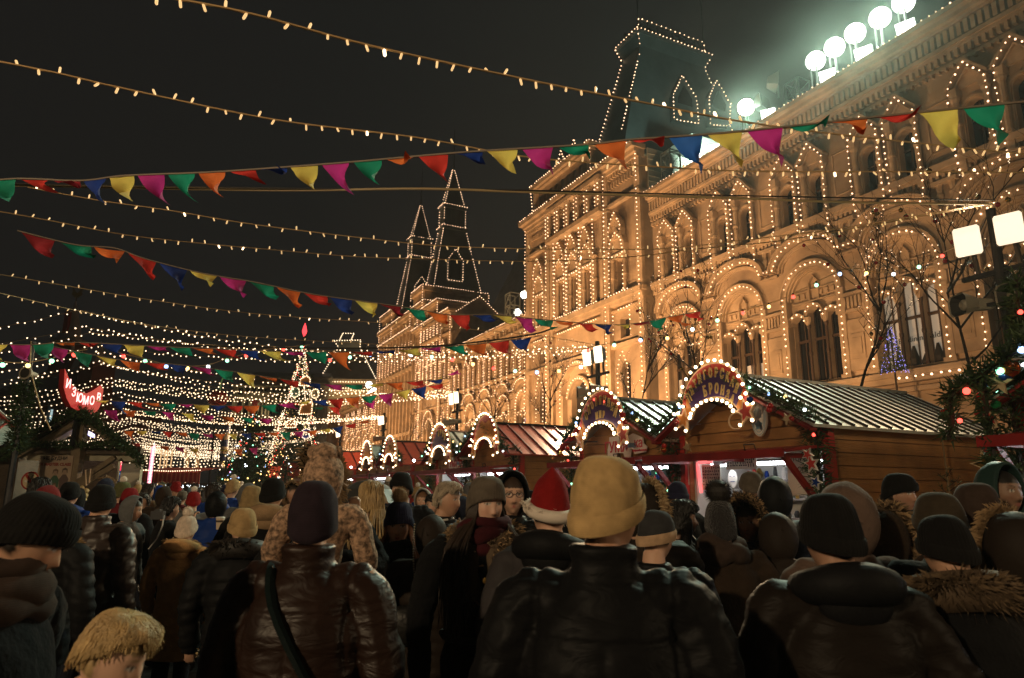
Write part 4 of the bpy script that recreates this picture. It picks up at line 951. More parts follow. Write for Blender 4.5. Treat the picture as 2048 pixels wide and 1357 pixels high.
        b.build('interior_board',t)
        b=MB().use(TUBE).tube([(-hw+.25,.25,2.06),(hw-.25,.25,2.06)],.02,8); b.use(DARK).box(-hw+.2,hw-.2,.2,.3,2.085,2.11); b.build('tube_lamp',t)
        if awn and detail: b=MB().use(TUBE2).tube([(-hw+.3,-.60,2.10),(hw-.3,-.60,2.10)],.008,6); b.build('tube_lamp',t)
    return t
stall(.9,3.3,ROOFW,'stall at the right edge, mostly dark, with a red awning flap pointing left',True,counter_items=True)
stall(5.32,7.72,ROOFW,'large pale-roofed stall at right with plank side wall and bright counter',seams=17,depth=3.0)
stall(7.95,10.4,ROOFW,'pale-roofed stall touching the left of the big one, under the tin sign',seams=17)
stall(12.8,15.25,ROOFR,'red-roofed stall with plank side wall, left of the tan hat')
stall(15.35,17.75,ROOFW,'stall with striped pale roof, left of the nearest red roof')
stall(19.9,22.3,ROOFR,'second red-roofed stall along the row, half way to the far end',seams=10)
stall(22.4,24.8,ROOFW,'small pale-roofed stall behind the second red roof',seams=10)
stall(27,29.4,ROOFR,'third red-roofed stall, small, above the umbrella',seams=8,detail=False)
stall(29.5,31.9,ROOFW,'small far stall left of the third red roof',seams=8,detail=False)
for i,s in enumerate((34.2,41.5,49)):
    stall(s,s+2.4,ROOFR,f'tiny {("red-roofed","farther red-roofed","farthest red-roofed")[i]} stall behind the leopard hood',seams=6,detail=False)
# ---------------------------------------------------------------- crescent shop signs with bulbs
SIGNV=mat('sign_violet_paint',(.10,.05,.20),.45,noise=(5,.3)); SIGNR=mat('sign_red_paint',(.50,.05,.04),.45,noise=(4,.3)); SIGNO=mat('sign_orange_paint',(.72,.27,.05),.45,noise=(4,.25)); SIGNE=mat('sign_cream_edge',(.75,.55,.35),.5)
GLET=mat('gold_letters',(.88,.66,.28),.4)
BIGB=mat('sign_bulb',(1,.9,.75),.35,emit=(1,.70,.40),estr=8)
def ellp(c,rx,rz,a): return (c[0]+rx*math.cos(R(a)),c[1]+rz*math.sin(R(a)))
def sign(sc,n,zc,label,lines,fill,k=1.0,alt=SIGNR,bulbs=True):
    """crescent board: outer/inner ellipse arcs in local (x right, z up)"""
    t=thing('shop_sign',label,'shop sign',FW(-sc,n,zc),FROT,'crescent shop signs on the stalls')
    O=[ellp((0,-.02),.72*k,.74*k,a) for a in range(176,3,-8)]; I=[ellp((0,-.12),.50*k,.30*k,a) for a in range(176,3,-8)]
    b=MB()
    n_=len(O)
    for i in range(n_-1):
        m=fill; 
        b.use(SIGNE); q=[O[i],O[i+1],I[i+1],I[i]]
        b.add([(x,0,z) for x,z in q]+[(x,.03,z) for x,z in q],[(0,1,2,3),(7,6,5,4),(0,4,5,1),(2,6,7,3)])
        f=lambda p,r_,s_: (p[0]+(r_[0]-p[0])*s_,p[1]+(r_[1]-p[1])*s_)
        q2=[f(O[i],I[i],.05),f(O[i+1],I[i+1],.05),f(I[i+1],O[i+1],.06),f(I[i],O[i],.06)]
        mid=[f(O[i],I[i],.30+.1*math.sin(i*1.3)),f(O[i+1],I[i+1],.30+.1*math.sin(i*1.3+1.3))]
        b.use(alt); b.add([(x,-.004,z) for x,z in (q2[0],q2[1],mid[1],mid[0])],[(0,1,2,3)])
        b.use(fill if i>n_*.12 and i<n_*.86 else SIGNO); b.add([(x,-.004,z) for x,z in (mid[0],mid[1],q2[2],q2[3])],[(0,1,2,3)])
    b.use(SIGNE)
    for sx,m_ in ((-1,SIGNO),(1,alt)):
        b.use(SIGNE).prism([(sx*.66*k+x,-.10*k+z) for x,z in star_poly(.20*k,.45,PI/2+.2*sx)],lambda x,z:(x,-.02,z),lambda x,z:(x,.01,z))
        b.use(m_).prism([(sx*.66*k+x,-.10*k+z) for x,z in star_poly(.14*k,.45,PI/2+.2*sx)],lambda x,z:(x,-.026,z),lambda x,z:(x,-.015,z))
    b.build('sign_board',t)
    for txt,a0,a1,rx,rz,cz,sz in lines:
        L=MB()
        for i,chh in enumerate(txt):
            a=a0+(a1-a0)*(i+.5)/len(txt); x,z=ellp((0,cz),rx*k,rz*k,a)
            tm=text_mesh(chh,sz*k*rnd.uniform(.9,1.12),'lettering',GLET,None,(0,0,0),(0,0,0),.006,bold=.006); ang=R((a-90)*.45)
            for v in tm.data.vertices:
                X,Y=v.co.x*.62,v.co.y*1.15; v.co=Vector((x+X*math.cos(ang)-Y*math.sin(ang),-.012-v.co.z,z+X*math.sin(ang)+Y*math.cos(ang)))
            o_=len(L.v); L.use(GLET); L.add([tuple(v.co) for v in tm.data.vertices],[tuple(p.vertices) for p in tm.data.polygons]); bpy.data.objects.remove(tm)
        L.build('sign_lettering',t)
    if bulbs:
        bb=[]
        for a in range(178,0,-11): bb.append(ellp((0,-.02),.74*k,.76*k,a))
        for a in range(170,5,-14): bb.append(ellp((0,-.12),.48*k,.28*k,a))
        for sx in (-1,1):
            bb+=[(sx*.66*k+x*1.02,-.10*k+z*1.02) for x,z in star_poly(.2*k,.45,PI/2+.2*sx)[::2]]
        m0=None
        for x,z in bb:
            if m0 is None:
                m0=MB().use(BIGB).ball((0,-.02,0),.021,1).use(DARK).lathe((0,.0,0),[(.012,0),(.012,.02)],6,(0,1,0)).build('bulb',t,(x,-.03,z)); me=m0.data
            else:
                o=bpy.data.objects.new('bulb',me); COL.objects.link(o); o.parent=t; o.location=(x,-.03,z)
    b=MB().use(DARK)
    for x in (-.3,.3): b.beam((x,.03,.2),(x,.42,.1),.025)
    b.build('bracket',t)
sign(6.58,6.12,2.72,'crescent sign with gold letters ПЯТИГОРСКАЯ БРОНЗА',[('ПЯТИГОРСКАЯ',160,22,.57,.57,-.02,.17),('БРОНЗА',118,18,.44,.40,-.08,.17)],SIGNV,.84,SIGNR)
sign(9.12,6.12,2.62,'crescent sign with letters ОЛОВЯННЫЙ МИР in red and violet',[('ОЛОВЯННЫЙ',152,26,.54,.55,-.02,.17),('МИР',112,68,.42,.36,-.07,.15)],SIGNV,.92,SIGNR)
sign(13.55,6.1,2.66,'glowing crescent sign seen edge-on beside the nearest red roof',[('СУВЕНИРЫ',150,28,.54,.55,-.02,.15)],SIGNO,.9,SIGNR) if False else sign(13.55,6.1,2.66,'glowing crescent sign seen edge-on beside the nearest red roof',[],SIGNO,.9,SIGNR)
sign(16.3,6.1,2.6,'crescent sign with red top and tall thin letters, on the striped pale roof',[('ПРОМ',110,40,.52,.52,-.02,.2)],SIGNV,.98,SIGNR)
for i,s in enumerate((20.6,23.3,27.8,30.4,35.2)): sign(s,6.1,2.6,['bulb-covered crescent sign on the second red-roofed stall','bulb-covered crescent sign left of the second red roof','small bulb-covered crescent sign on the third red-roofed stall','small bulb-covered crescent sign left of the third red roof','tiniest bulb-covered crescent sign behind the leopard hood'][i],[],SIGNO,.95,SIGNR)
# cut-out lettering boards
def cutout(sc,n,z,label,k=1):
    t=thing('cutout_sign',label,'shop sign',FW(-sc,n,z),FROT)
    W=mat('white_board',(.8,.72,.66),.5); b=MB().use(W)
    outline=[(-.46,-.20),(-.30,-.22),(-.24,-.08),(-.06,-.10),(-.02,-.19),(.10,-.18),(.14,-.04),(.22,-.05),(.22,-.12),(.50,-.10),(.54,-.02),(.46,.03),(.44,.12),(.2,.2),(.06,.16),(.02,.22),(-.08,.14),(-.16,.06),(-.20,.18),(-.44,.18),(-.46,.06),(-.5,-.02),(-.5,-.14)]
    b.prism([(x*k,y*k) for x,y in outline],lambda x,z_:(x,-.02,z_),lambda x,z_:(x,.0,z_)); b.build('board',t)
    BL=mat('sign_blue_letters',(.22,.36,.55),.5); RL_=mat('sign_red_letters',(.6,.06,.08),.5)
    for txt,x,y,sz,m_ in (('ГУМ',-.33,.0,.24,RL_),('Я',.0,.02,.3,RL_),('рмар',.14,.02,.11,BL),('ка',.34,.04,.2,RL_),('на Красной площади',.36,-.07,.035,RL_)): text_mesh(txt,sz*k,'lettering',m_,t,(x*k,-.024,y*k),(PI/2,0,0),.003,bold=.004)
cutout(8.95,6.48,2.38,'white cut-out board reading ГУМ Ярмарка below the tin sign',1.0)
cutout(16.1,6.48,2.32,'white cut-out board reading ГУМ Ярмарка on the striped-roof stall',.95)
# medallion and hook on the big stall
t=thing('oval_sign','pale oval medallion with blue emblem on the big stall gable','sign',FW(-6.13,6.44,2.6),FROT)
b=MB().use(WHITEP).prism([(.12*math.cos(a*PI/16),.24*math.sin(a*PI/16)) for a in range(32)],lambda x,z:(x,-.03,z),lambda x,z:(x,0,z)); b.build('board',t)
BLP=mat('faded_blue_print',(.16,.32,.45),.5); b=MB()
for r0,r1 in ((.112,.105),(.095,.09)): b.use(BLP).band([(r0*math.cos(a*PI/16),2*r0*math.sin(a*PI/16)) for a in range(33)],.006,-.031,-.033)
for i in range(5): b.box(-.06+.024*i,-.052+.024*i,-.033,-.03,-.02,.12-.02*abs(i-2))
b.lathe((0,-.033,-.1),[(.05,0),(.03,.0),(.0,.003)],10,(0,-1,0)); b.use(BLP).prism([(x,z-.1) for x,z in star_poly(.07,.6)],lambda x,z:(x,-.034,z),lambda x,z:(x,-.031,z)); b.build('emblem',t)
b=MB().use(SIGNE).tube([(.13*math.cos(R(a)),0,.1*math.sin(R(a))) for a in range(0,361,20)],.012,5); tag(b.build('hanging_ring',None,FW(-6.28,6.2,2.55),FROT),'thin pale ring hanging under the crescent bronze sign','ring')
# posters and goods at the big stall counter
PAPER=mat('poster_paper',(.66,.63,.50),.6); GREENL=mat('green_lit_board',(.02,.05,.03),.5); GREENT=mat('green_neon_letters',(.2,1,.5),.4,emit=(.2,1,.45),estr=1.6); PINKT=mat('pink_led_tape',(1,.3,.3),.4,emit=(1,.16,.16),estr=1.4)
def poster(px,py,n,w,h,label,body=None,base=PAPER,rows=0,name='poster'):
    c=onplane(px,py,n); t=thing(name,label,'poster',c,FROT); MB().use(base).box(-w/2,w/2,-.004,.006,-h/2,h/2).build('sheet',t)
    if body:
        for txt,x,y,sz,m_ in body: text_mesh(txt,sz,'lettering',m_,t,(x,-.008,y),(PI/2,0,0),.001)
    if rows:
        b=MB().use(BLACK)
        for j in range(rows):
            x=-w*.42
            while x<w*.42:
                z=h*.38-j*h*.8/rows; q=rnd.choice((0,1,2))
                if q==0: b.lathe((x,-.006,z),[(.012,0),(.009,.002)],8,(0,-1,0))
                elif q==1: b.box(x-.006,x+.006,-.007,-.005,z-.022,z+.018)
                else: b.box(x-.012,x+.01,-.007,-.005,z-.01,z+.006)
                x+=rnd.uniform(.03,.05)
        b.build('printed_figures',t)
    return t
BRN=mat('brown_ink',(.08,.05,.03),.6)
poster(1605,945,6.55,.42,.52,'cream board lettered АВТОРСКАЯ БРОНЗА by the right corner post',[('АВТОРСКАЯ',.0,.15,.075,BRN),('БРОНЗА',-.0,.03,.08,BRN)],mat('cream_board',(.6,.5,.38),.6))
poster(1482,925,6.5,.52,.17,'wide cream poster of dark printed figures under the awning',None,PAPER,4)
poster(1365,945,6.6,.26,.36,'upright cream poster with rows of prints and red line',[('ТАКОЕ',0,.0,.035,REDP),('САМОЛЁТЫ',0,-.045,.03,REDP)],PAPER,6)
poster(1423,955,6.75,.36,.34,'printed sheet framed by a pink light tape',None,PAPER,6)
poster(1438,922,6.45,.22,.1,'small white and blue card under the awning edge',[('ХОХЛОМА',-.03,.0,.03,BLP)],mat('white_card',(.75,.78,.8),.5))
poster(1318,950,7.6,.42,.34,'green glowing menu board reading МАСШТАБНЫЕ МОДЕЛИ',[('МАСШТАБНЫЕ',0,.11,.055,GREENT),('МОДЕЛИ',.03,.03,.05,GREENT),('1:72  1:35',0,-.06,.04,GREENT)],GREENL)
c=onplane(1400,925,6.72); b=MB().use(PINKT).tube([(.26,0,.0),(-.02,0,0),(-.05,0,-.03),(.0,0,-.42)],.022,6); tag(b.build('light_tape',None,c,FROT),'pink glowing light tape bent round a poster corner','light tape')
t=thing('display_mask','white oval painted plaque hanging in the bright stall','plaque',onplane(1467,958,7.0),FROT)
MB().use(WHITEP).prism([(.085*math.cos(a*PI/12),.12*math.sin(a*PI/12)) for a in range(24)],lambda x,z:(x,-.02,z),lambda x,z:(x,0,z)).build('plaque',t)
b=MB().use(BLUEG).box(-.04,.04,-.024,-.02,-.045,-.035); b.box(-.05,-.02,-.024,-.02,.03,.04); b.box(.02,.05,-.024,-.02,.03,.04); b.build('painting',t)
# ---------------------------------------------------------------- garlands along the stall gables and corners
def gable_garland(s0,s1,tag_,lights=3.2):
    sc=(s0+s1)/2; hw=(s1-s0)/2+.14; n=6.2
    garland([FW(-sc,n,3.2),FW(-sc+hw*.5,n-.02,2.86),FW(-sc+hw,n,2.5)],f'fir garland down the right gable edge of {tag_}',.10,430,.10,.008,lights=lights)
    garland([FW(-sc,n,3.2),FW(-sc-hw*.5,n-.02,2.86),FW(-sc-hw,n,2.5)],f'fir garland down the left gable edge of {tag_}',.10,430,.10,.008,lights=lights)
gable_garland(5.32,7.72,'the big pale-roofed stall'); gable_garland(7.95,10.4,'the stall with the tin sign'); gable_garland(12.8,15.25,'the nearest red-roofed stall'); gable_garland(15.35,17.75,'the striped-roof stall',4); gable_garland(19.9,22.3,'the second red-roofed stall',3); gable_garland(.9,3.3,'the dark stall at the right edge',4)
for s,lab in ((5.32,'right corner of the big pale-roofed stall'),(7.84,'join of the two pale-roofed stalls'),(10.5,'left corner of the tin sign stall'),(12.8,'right corner of the nearest red-roofed stall'),(15.3,'join of the red and striped roofs'),(17.8,'left corner of the striped-roof stall'),(3.3,'left corner of the dark right-edge stall')):
    garland([FW(-s,6.42,2.5),FW(-s,6.40,1.9),FW(-s,6.45,1.2)],f'thick fir garland hanging at the {lab}',.15,520,.12,.009,lights=2)
# big fir swag with baubles at the right edge, on the dark stall
sw=[onplane(x,y,5.9) for x,y in ((1895,800),(1925,775),(1965,750),(2005,722),(2045,690),(2080,650))]
garland(sw,'dark fir swag with glowing baubles at the right edge',.10,650,.10,.009,lights=4,bulbr=.03,group=None)
garland([onplane(x,y,5.9) for x,y in ((1900,800),(1905,840),(1898,880))],'short fir tail hanging over the pale roof corner at right',.09,420,.10,.009,lights=3,group=None)
garland([onplane(x,y,6.2) for x,y in ((2035,560),(2040,640),(2045,720),(2050,800))],'dark fir column standing at the right picture edge',.10,700,.10,.009,lights=2,group=None)
garland([onplane(x,y,5.95) for x,y in ((1965,760),(1975,830),(1985,890),(1990,960))],'fir garland falling behind the star ornaments at right',.10,450,.11,.009,group=None)
for i,(px,py,r,m_,lab) in enumerate(((2020,736,.075,COPPER,'large copper bauble on the fir swag at the right edge'),(2010,753,.05,BLUEG,'shiny blue bauble left of the copper one'),(1965,768,.045,BLUEG,'dark blue bauble on the fir swag'),(1962,793,.04,RED,'red bauble low on the fir swag at right'),(1891,827,.045,RED,'red bauble at the corner of the big pale roof'),(1992,810,.04,GREENG,'green striped bauble under the fir swag'),(1928,762,.06,mat('white_glass',(.8,.75,.7),.2,coat=.5),'large white bauble above the fir swag'),(1245,830,.05,RED,'big red bauble right of the tin sign'),(1250,845,.04,RED,'smaller red bauble under the big one by the tin sign'),(1328,892,.035,RED,'red bauble at the join of the two pale roofs'),(1327,900,.04,COPPER,'copper bauble under the join of the pale roofs'),(1120,908,.05,GOLD,'gold bell-like bauble beside the nearest red roof'),(1105,917,.03,GOLD,'small gold bauble left of the bell-like one'),(1135,897,.035,RED,'red bauble above the gold bell-like bauble'),(1541,812,.035,RED,'pair-top red bauble on the big stall gable'),(1538,820,.035,RED,'pair-bottom red bauble on the big stall gable'),(1583,838,.03,RED,'red bauble near the eave of the big stall'),(1354,845,.035,RED,'red bauble on the fir above the join'),(1500,800,.04,BLUEG,'dark blue bauble beside the crescent bronze sign'))):
    bauble(onplane(px,py,5.98),r,m_,lab)
for i,(px,py,r,m1,m2,tl,lab) in enumerate(((1625,928,.10,WHITEP,REDP,.15,'red star with white border on the right corner garland'),(1617,910,.08,WHITEP,REDP,-.5,'small tilted red star above the bordered one'),(1634,965,.08,WHITEP,BLUEG,.9,'narrow blue and white star low on the corner garland'),(1376,895,.09,WOODP,None,.3,'pale wooden star at the join of the two stalls'),(1117,930,.07,WOODP,None,0,'pale wooden star beside the nearest red-roofed stall'),(1132,928,.075,WOODP,None,.5,'second wooden star right of the first by the red roof'),(1982,838,.085,WOODP,REDP,.1,'red-centred wooden star hanging at the right edge'),(1988,852,.06,WOODP,None,.7,'plain wooden star below the red-centred one at right'),(1975,930,.13,WOODP,GOLD,.2,'gold star under the red awning at the right edge'),(2000,766,.11,WOODP,None,-.2,'large pale open star in the fir swag at right'),(1912,790,.10,WOODP,None,.9,'long pale star ornament at the roof corner garland'),(1575,838,.07,WOODP,None,.4,'wooden star on the gable garland of the big stall'),(2035,705,.13,WOODP,None,.1,'topmost pale star at the right edge'))):
    star(onplane(px,py,5.97),r,m1,m2,lab,FROT,tl)
b=MB().use(PANELN).lathe((0,0,0),[(.05,-.0),(.06,.02),(.05,.04)],12,(-.3,-1,0)); 
for i,(s,n_,z) in enumerate(((10.15,5.95,2.5),(17.85,5.95,2.45),(24.9,5.95,2.45),(31.9,5.95,2.5))):
    t=thing('sign_spotlight',f'small bright spotlight on an arm at the {("tin sign stall","striped-roof stall","second red-roofed pair","third red-roofed pair")[i]}','spotlight',FW(-s,n_,z),FROT,'spotlights on arms'); 
    MB().use(TUBE).ball((0,0,0),.035,1).build('lens',t); MB().use(DARK).beam((.04,.05,0),(.5,.45,0),.02).build('arm',t)
# small fir sapling leaning at the plank wall, behind the man in the black beanie
t=thing('fir_sapling','thin bare-topped fir sapling against the plank side wall','sapling',FW(-5.15,8.4,0),FROT)
MB().use(mat('sapling_stem',(.25,.17,.08),.7)).tube([(0,0,0),(0,.02,1.2),(.0,.0,2.45)],[.025,.02,.008],6).build('trunk',t)
b=MB()
for i in range(16):
    z=1.0+.06*i; a=rnd.uniform(0,6.3); l=.35*(1-i/22); b.use(BARK).tube([(0,0,z),(l*math.cos(a),l*math.sin(a),z+l*.8)],[.006,.003],4); needles(b,[Vector((0,0,z)),Vector((l*math.cos(a),l*math.sin(a),z+l*.8))],.03,90,.05,.004)
b.build('crown',t)
bauble(onplane(1823,975,7.0),.035,GOLD,'gold bauble left of the man in the black beanie')
# ================================================================ BARE TREES WITH BAUBLES
def bare_tree(s,n,h,label,seed,nb=10,tw=26):
    r=random.Random(seed); base=FW(-s,n,0); t=thing('bare_tree',label,'bare tree',base,0,'leafless trees in front of the hall')
    b=MB().use(BARK); tips=[]; segs=[]
    def br(p,d,L,rad,lv):
        pts=[p]; q=p; dd=d
        for i in range(4):
            dd=(dd+Vector((r.uniform(-.22,.22),r.uniform(-.22,.22),r.uniform(-.05,.16)))).normalized(); q=q+dd*L/4; pts.append(q)
        b.tube(pts,[rad*(1-.16*i) for i in range(5)],5 if lv<2 else 3,False)
        for i in range(1,5): segs.append((pts[i-1],pts[i],lv))
        if lv<4:
            k=[0,5,4,3][lv] if lv>0 else 6
            for j in range(k):
                i=r.randint(1,4) if lv else r.randint(2,4); nd=(dd*.75+Vector((r.uniform(-1,1),r.uniform(-1,1),r.uniform(-.1,.75)))*.85).normalized(); br(pts[i],nd,L*r.uniform(.45,.68),rad*.52,lv+1)
        else: tips.append(q)
    b.tube([(0,0,0),(0,0,h*.25),(r.uniform(-.1,.1),0,h*.4)],[.09,.07,.055],8)
    tr=b; br(Vector((0,0,h*.38)),Vector((r.uniform(-.1,.1),0,1)).normalized(),h*.42,.050,0)
    b.build('trunk',t)
    d=MB().use(BULBN); seg3=[x for x in segs if x[2]>=2]
    for i in range(70): a,c,_=r.choice(seg3); p=a.lerp(c,r.random()); d.ball(p,.009)
    d.use(WIRED).tube([seg3[0][0],seg3[0][1]],.004,3); tag(d.build('light_string',None,base),f'tiny lights strewn through the {label}','string light','lights in the bare trees')
    for i in range(nb):
        a,c,_=r.choice(seg3); p=a.lerp(c,r.random())+Vector((0,0,-.08)); m_=RED if r.random()<.7 else GOLD
        bauble(base+p,.052,m_,('red' if m_ is RED else 'gold')+f' baubles hung in the {label}',('red' if m_ is RED else 'gold')+f' baubles in the {label}')
bare_tree(8.3,15.0,7.4,'bare tree left of the lettered shop window',3,16)
bare_tree(11.6,15.5,8.2,'bare tree between the two dark shop arches',5,14)
bare_tree(15.6,14.5,7.8,'bare tree behind the crescent bronze sign',8,14)
bare_tree(20.5,15.0,7.6,'bare tree right of the second lamp post',11,12)
bare_tree(27.5,15.5,7.2,'bare tree above the nearest red stall roof',13,8)
bare_tree(34.5,15.5,7,'bare tree right of the third lamp post',17,5)
bare_tree(42,15.5,7,'small bare tree beside the fourth lamp post',19,0)
bare_tree(50,16,7,'smallest bare tree before the twin-towered pavilion',23,0)
for bp,lab in ((onplane(1790,748,25.5),'blue-lit little fir tree in front of the lettered shop window'),(onplane(1055,866,29),'blue-lit little fir tree above the nearest red roof')):
    t=thing('lit_fir_tree',lab,'fir tree',bp,0); b=MB()
    for i in range(8): z=.2+i*.2; needles(b,[Vector((math.cos(k*.6)*.45*(1-i/9),math.sin(k*.6)*.45*(1-i/9),z)) for k in range(12)],.1,30,.16,.02)
    b.build('crown',t); MB().use(BARK).tube([(0,0,-bp.z),(0,0,1.8)],.04,5).build('trunk',t)
    d=MB().use(mat('violet_blue_bulb',(.4,.4,1),.4,emit=(.30,.30,1),estr=2.2,sample=False))
    for i in range(170): z=rnd.uniform(0,1.9); a=rnd.uniform(0,6.3); q=.5*(1-z/2.1); d.ball((q*math.cos(a),q*math.sin(a),z),.014)
    d.build('bulb_net',t)
# ================================================================ LEFT KIOSK
OLDW=mat('weathered_timber',(.20,.145,.085),.65,noise=(4,.3),bump=('grain',8,.4)); OLDWD=mat('weathered_timber_dark',(.10,.07,.045),.7,noise=(4,.3),bump=('grain',8,.4)); PALEB=mat('pale_board_ceiling',(.42,.38,.27),.6,noise=(3,.2))
K=at(145,985,13.0); KX,KY=K.x,13.0
def kz(py,Y=13.0): return at(145,py,Y).z
ka=at(145,838,13.0).z; ke=at(255,915,13.0).z; kl=at(30,925,13.0)
t=thing('kiosk','dark gabled timber kiosk with fir-trimmed eaves at left','kiosk',(KX,KY,0))
hw=1.12; HH=ke
b=MB().use(OLDW).box(-.085,.085,-.08,.08,0,ka-.06); b.build('king_post',t)
b=MB().use(OLDW)
for sg in (-1,1): b.beam((0,0,ka),(sg*hw,0,ke),.10,.13,(0,1,0))
b.use(OLDWD).box(-hw,hw,.09,.2,at(145,902,13.).z-.05,at(145,902,13.).z+.07); b.build('rafter',t)
b=MB().use(OLDW)
zt=at(225,915,13).z; zb=at(160,968,13).z
for q in (0,.16): b.beam((.06,-.02,zb-q*.6),(.72,-.02,zt-q),.09,.09)
b.build('brace',t)
b=MB()
for sg in (-1,1):
    b.use(OLDWD).add([(0,-.2,ka+.07),(sg*(hw+.12),-.2,ke+.0),(sg*(hw+.12)-.62,1.3,ke+.0),(-.62,1.3,ka+.07),(0,-.2,ka+.11),(sg*(hw+.12),-.2,ke+.04),(sg*(hw+.12)-.62,1.3,ke+.04),(-.62,1.3,ka+.11)],[(0,1,2,3),(7,6,5,4),(0,4,5,1),(1,5,6,2),(2,6,7,3)])
    b.use(PALEB).add([(0,-.15,ka+.05),(sg*hw,-.15,ke-.02),(sg*hw-.6,1.25,ke-.02),(-.6,1.25,ka+.05)],[(0,1,2,3)])
b.build('roof',t)
z1=at(145,907,13).z; z2=at(145,921,13).z
b=MB().use(PALEB).box(-hw,hw,.25,.32,z2,z1); b.build('fascia_board',t)
b=MB().use(OLDW).box(-hw+.05,-.02,1.4,1.5,0,z2+.1); b.use(PALEB).box(.06,.46,1.4,1.5,0,z2); b.build('back_wall',t)
b=MB().use(mat('violet_tube_lamp',(.8,.8,1),.4,emit=(.55,.5,1),estr=2.5)).tube([at(160,857,13.6)-Vector((KX,KY,0)),at(186,872,14.6)-Vector((KX,KY,0))],.04,6); b.build('tube_lamp',t)
lamp('kiosk_lamp_light','POINT',(KX+.2,KY+.7,ka-.35),(0,0,0),7,(1,.75,.5),.1)
kp=[Vector((KX,KY-.22,ka+.14)),Vector((KX+hw*.55,KY-.22,(ka+ke)/2+.1)),Vector((KX+hw+.1,KY-.22,ke-.0)),Vector((KX+hw+.2,KY-.2,ke-.18))]
garland(kp,'dark fir trim along the right roof edge of the left kiosk',.09,520,.10,.012,group=None)
garland([Vector((KX,KY-.22,ka+.14)),Vector((KX-hw*.55,KY-.22,(ka+ke)/2+.1)),Vector((KX-hw-.3,KY-.22,ke-.1))],'dark fir trim along the left roof edge of the left kiosk',.09,450,.10,.012,group=None)
garland([Vector((KX-hw,KY-.15,at(145,894,13).z)),Vector((KX+hw*.95,KY-.15,at(145,894,13).z+.02))],'dark fir trim along the tie beam of the left kiosk',.07,360,.09,.012,group=None)
# hanging onion/garlic plaits of balls on the post
b=MB().use(mat('pale_gold_ball',(.55,.42,.2),.35)); o=at(165,985,12.8)
for i in range(9): b.ball((((i%2)-.5)*.09+.02,0,-.05-.055*(i//1)*.8),.05,1)
b.use(SIGNE).tube([(.05,0,0),(.0,0,.28),(.09,0,.30),(.10,0,.05)],.012,5); tag(b.build('hanging_bunch',None,(o.x,o.y,o.z+.12)),'loop of pale round balls hanging on the kiosk post','hanging bunch')
# no smoking sign
c=at(62,962,12.6); t=thing('no_smoking_sign','round red and white no smoking sign on the left kiosk','sign',c)
r=.163
b=MB().use(mat('sign_cream',(.62,.5,.3),.5)).lathe((0,0,0),[(r,0),(r,.02)],28,(0,-1,0)); b.build('disc',t)
b=MB().use(mat('ban_red',(.36,.03,.02),.5)).band([(r*.84*math.cos(R(a)),r*.84*math.sin(R(a))) for a in range(360,-1,-10)],r*.16,-.02,-.026)
b.prism([(-.075,.13),(-.11,.1),(.075,-.13),(.11,-.1)],lambda x,z:(x,-.029,z),lambda x,z:(x,-.021,z)); b.build('ban_ring',t)
b=MB().use(BLACK).prism([(-.045,.0),(-.045,-.03),(.095,-.055),(.095,-.02)],lambda x,z:(x,-.0265,z),lambda x,z:(x,-.0212,z)); b.tube([(.0,-.024,.03),(.03,-.024,.05),(.02,-.024,.08),(.05,-.024,.1)],.006,4); b.use(WHITEP).prism([(-.1,.01),(-.1,-.02),(-.05,-.03),(-.05,.0)],lambda x,z:(x,-.0265,z),lambda x,z:(x,-.0212,z)); b.build('cigarette_symbol',t)
# master class poster with four standing figures
c=at(107,958,12.9); t=thing('poster','beige poster headed MASTER CLASS with drawn figures in the left kiosk','poster',c)
PB=mat('poster_beige',(.36,.26,.18),.7,noise=(6,.15)); w2,h2=.31,.42
MB().use(PB).box(-w2,w2,0,.02,-h2-.2,h2).build('sheet',t)
text_mesh('ЫЕ БУДНИ',.085,'lettering',BLACK,t,(-.02,-.004,h2-.05),(PI/2,0,0),.001,bold=.003); text_mesh('И MASTER CLASS',.074,'lettering',mat('dark_red_ink',(.2,.03,.02),.6),t,(0,-.004,h2-.16),(PI/2,0,0),.001,bold=.004)
b=MB()
for x,z,k,m1,m2 in ((.02,.0,1.0,mat('ink_green',(.04,.09,.05),.7),mat('ink_hair',(.12,.07,.04),.7)),(.19,.02,1.0,mat('ink_brown',(.10,.06,.05),.7),mat('ink_cap',(.07,.04,.03),.7)),(-.12,-.16,.7,mat('ink_brown2',(.13,.08,.06),.7),mat('ink_hair2',(.1,.06,.04),.7)),(.03,-.2,.7,mat('ink_red',(.2,.06,.04),.7),mat('ink_hair3',(.12,.08,.05),.7))):
    b.use(m1).prism([(x-.07*k,z-.35),(x-.085*k,z-.02),(x-.03*k,z+.06*k),(x+.03*k,z+.06*k),(x+.085*k,z-.02),(x+.07*k,z-.35)],lambda a,d:(a,-.003,d),lambda a,d:(a,.001,d))
    b.use(mat('ink_skin',(.30,.2,.14),.7)).prism([(x+.035*k*math.cos(q),z+.11*k+.05*k*math.sin(q)) for q in [i*PI/5 for i in range(10)]],lambda a,d:(a,-.004,d),lambda a,d:(a,.001,d))
    b.use(m2).prism([(x-.05*k,z+.08*k),(x-.045*k,z+.16*k),(x,z+.185*k),(x+.045*k,z+.16*k),(x+.05*k,z+.08*k),(x+.03*k,z+.14*k),(x-.03*k,z+.14*k)],lambda a,d:(a,-.006,d),lambda a,d:(a,.001,d))
b.build('printed_figures',t)
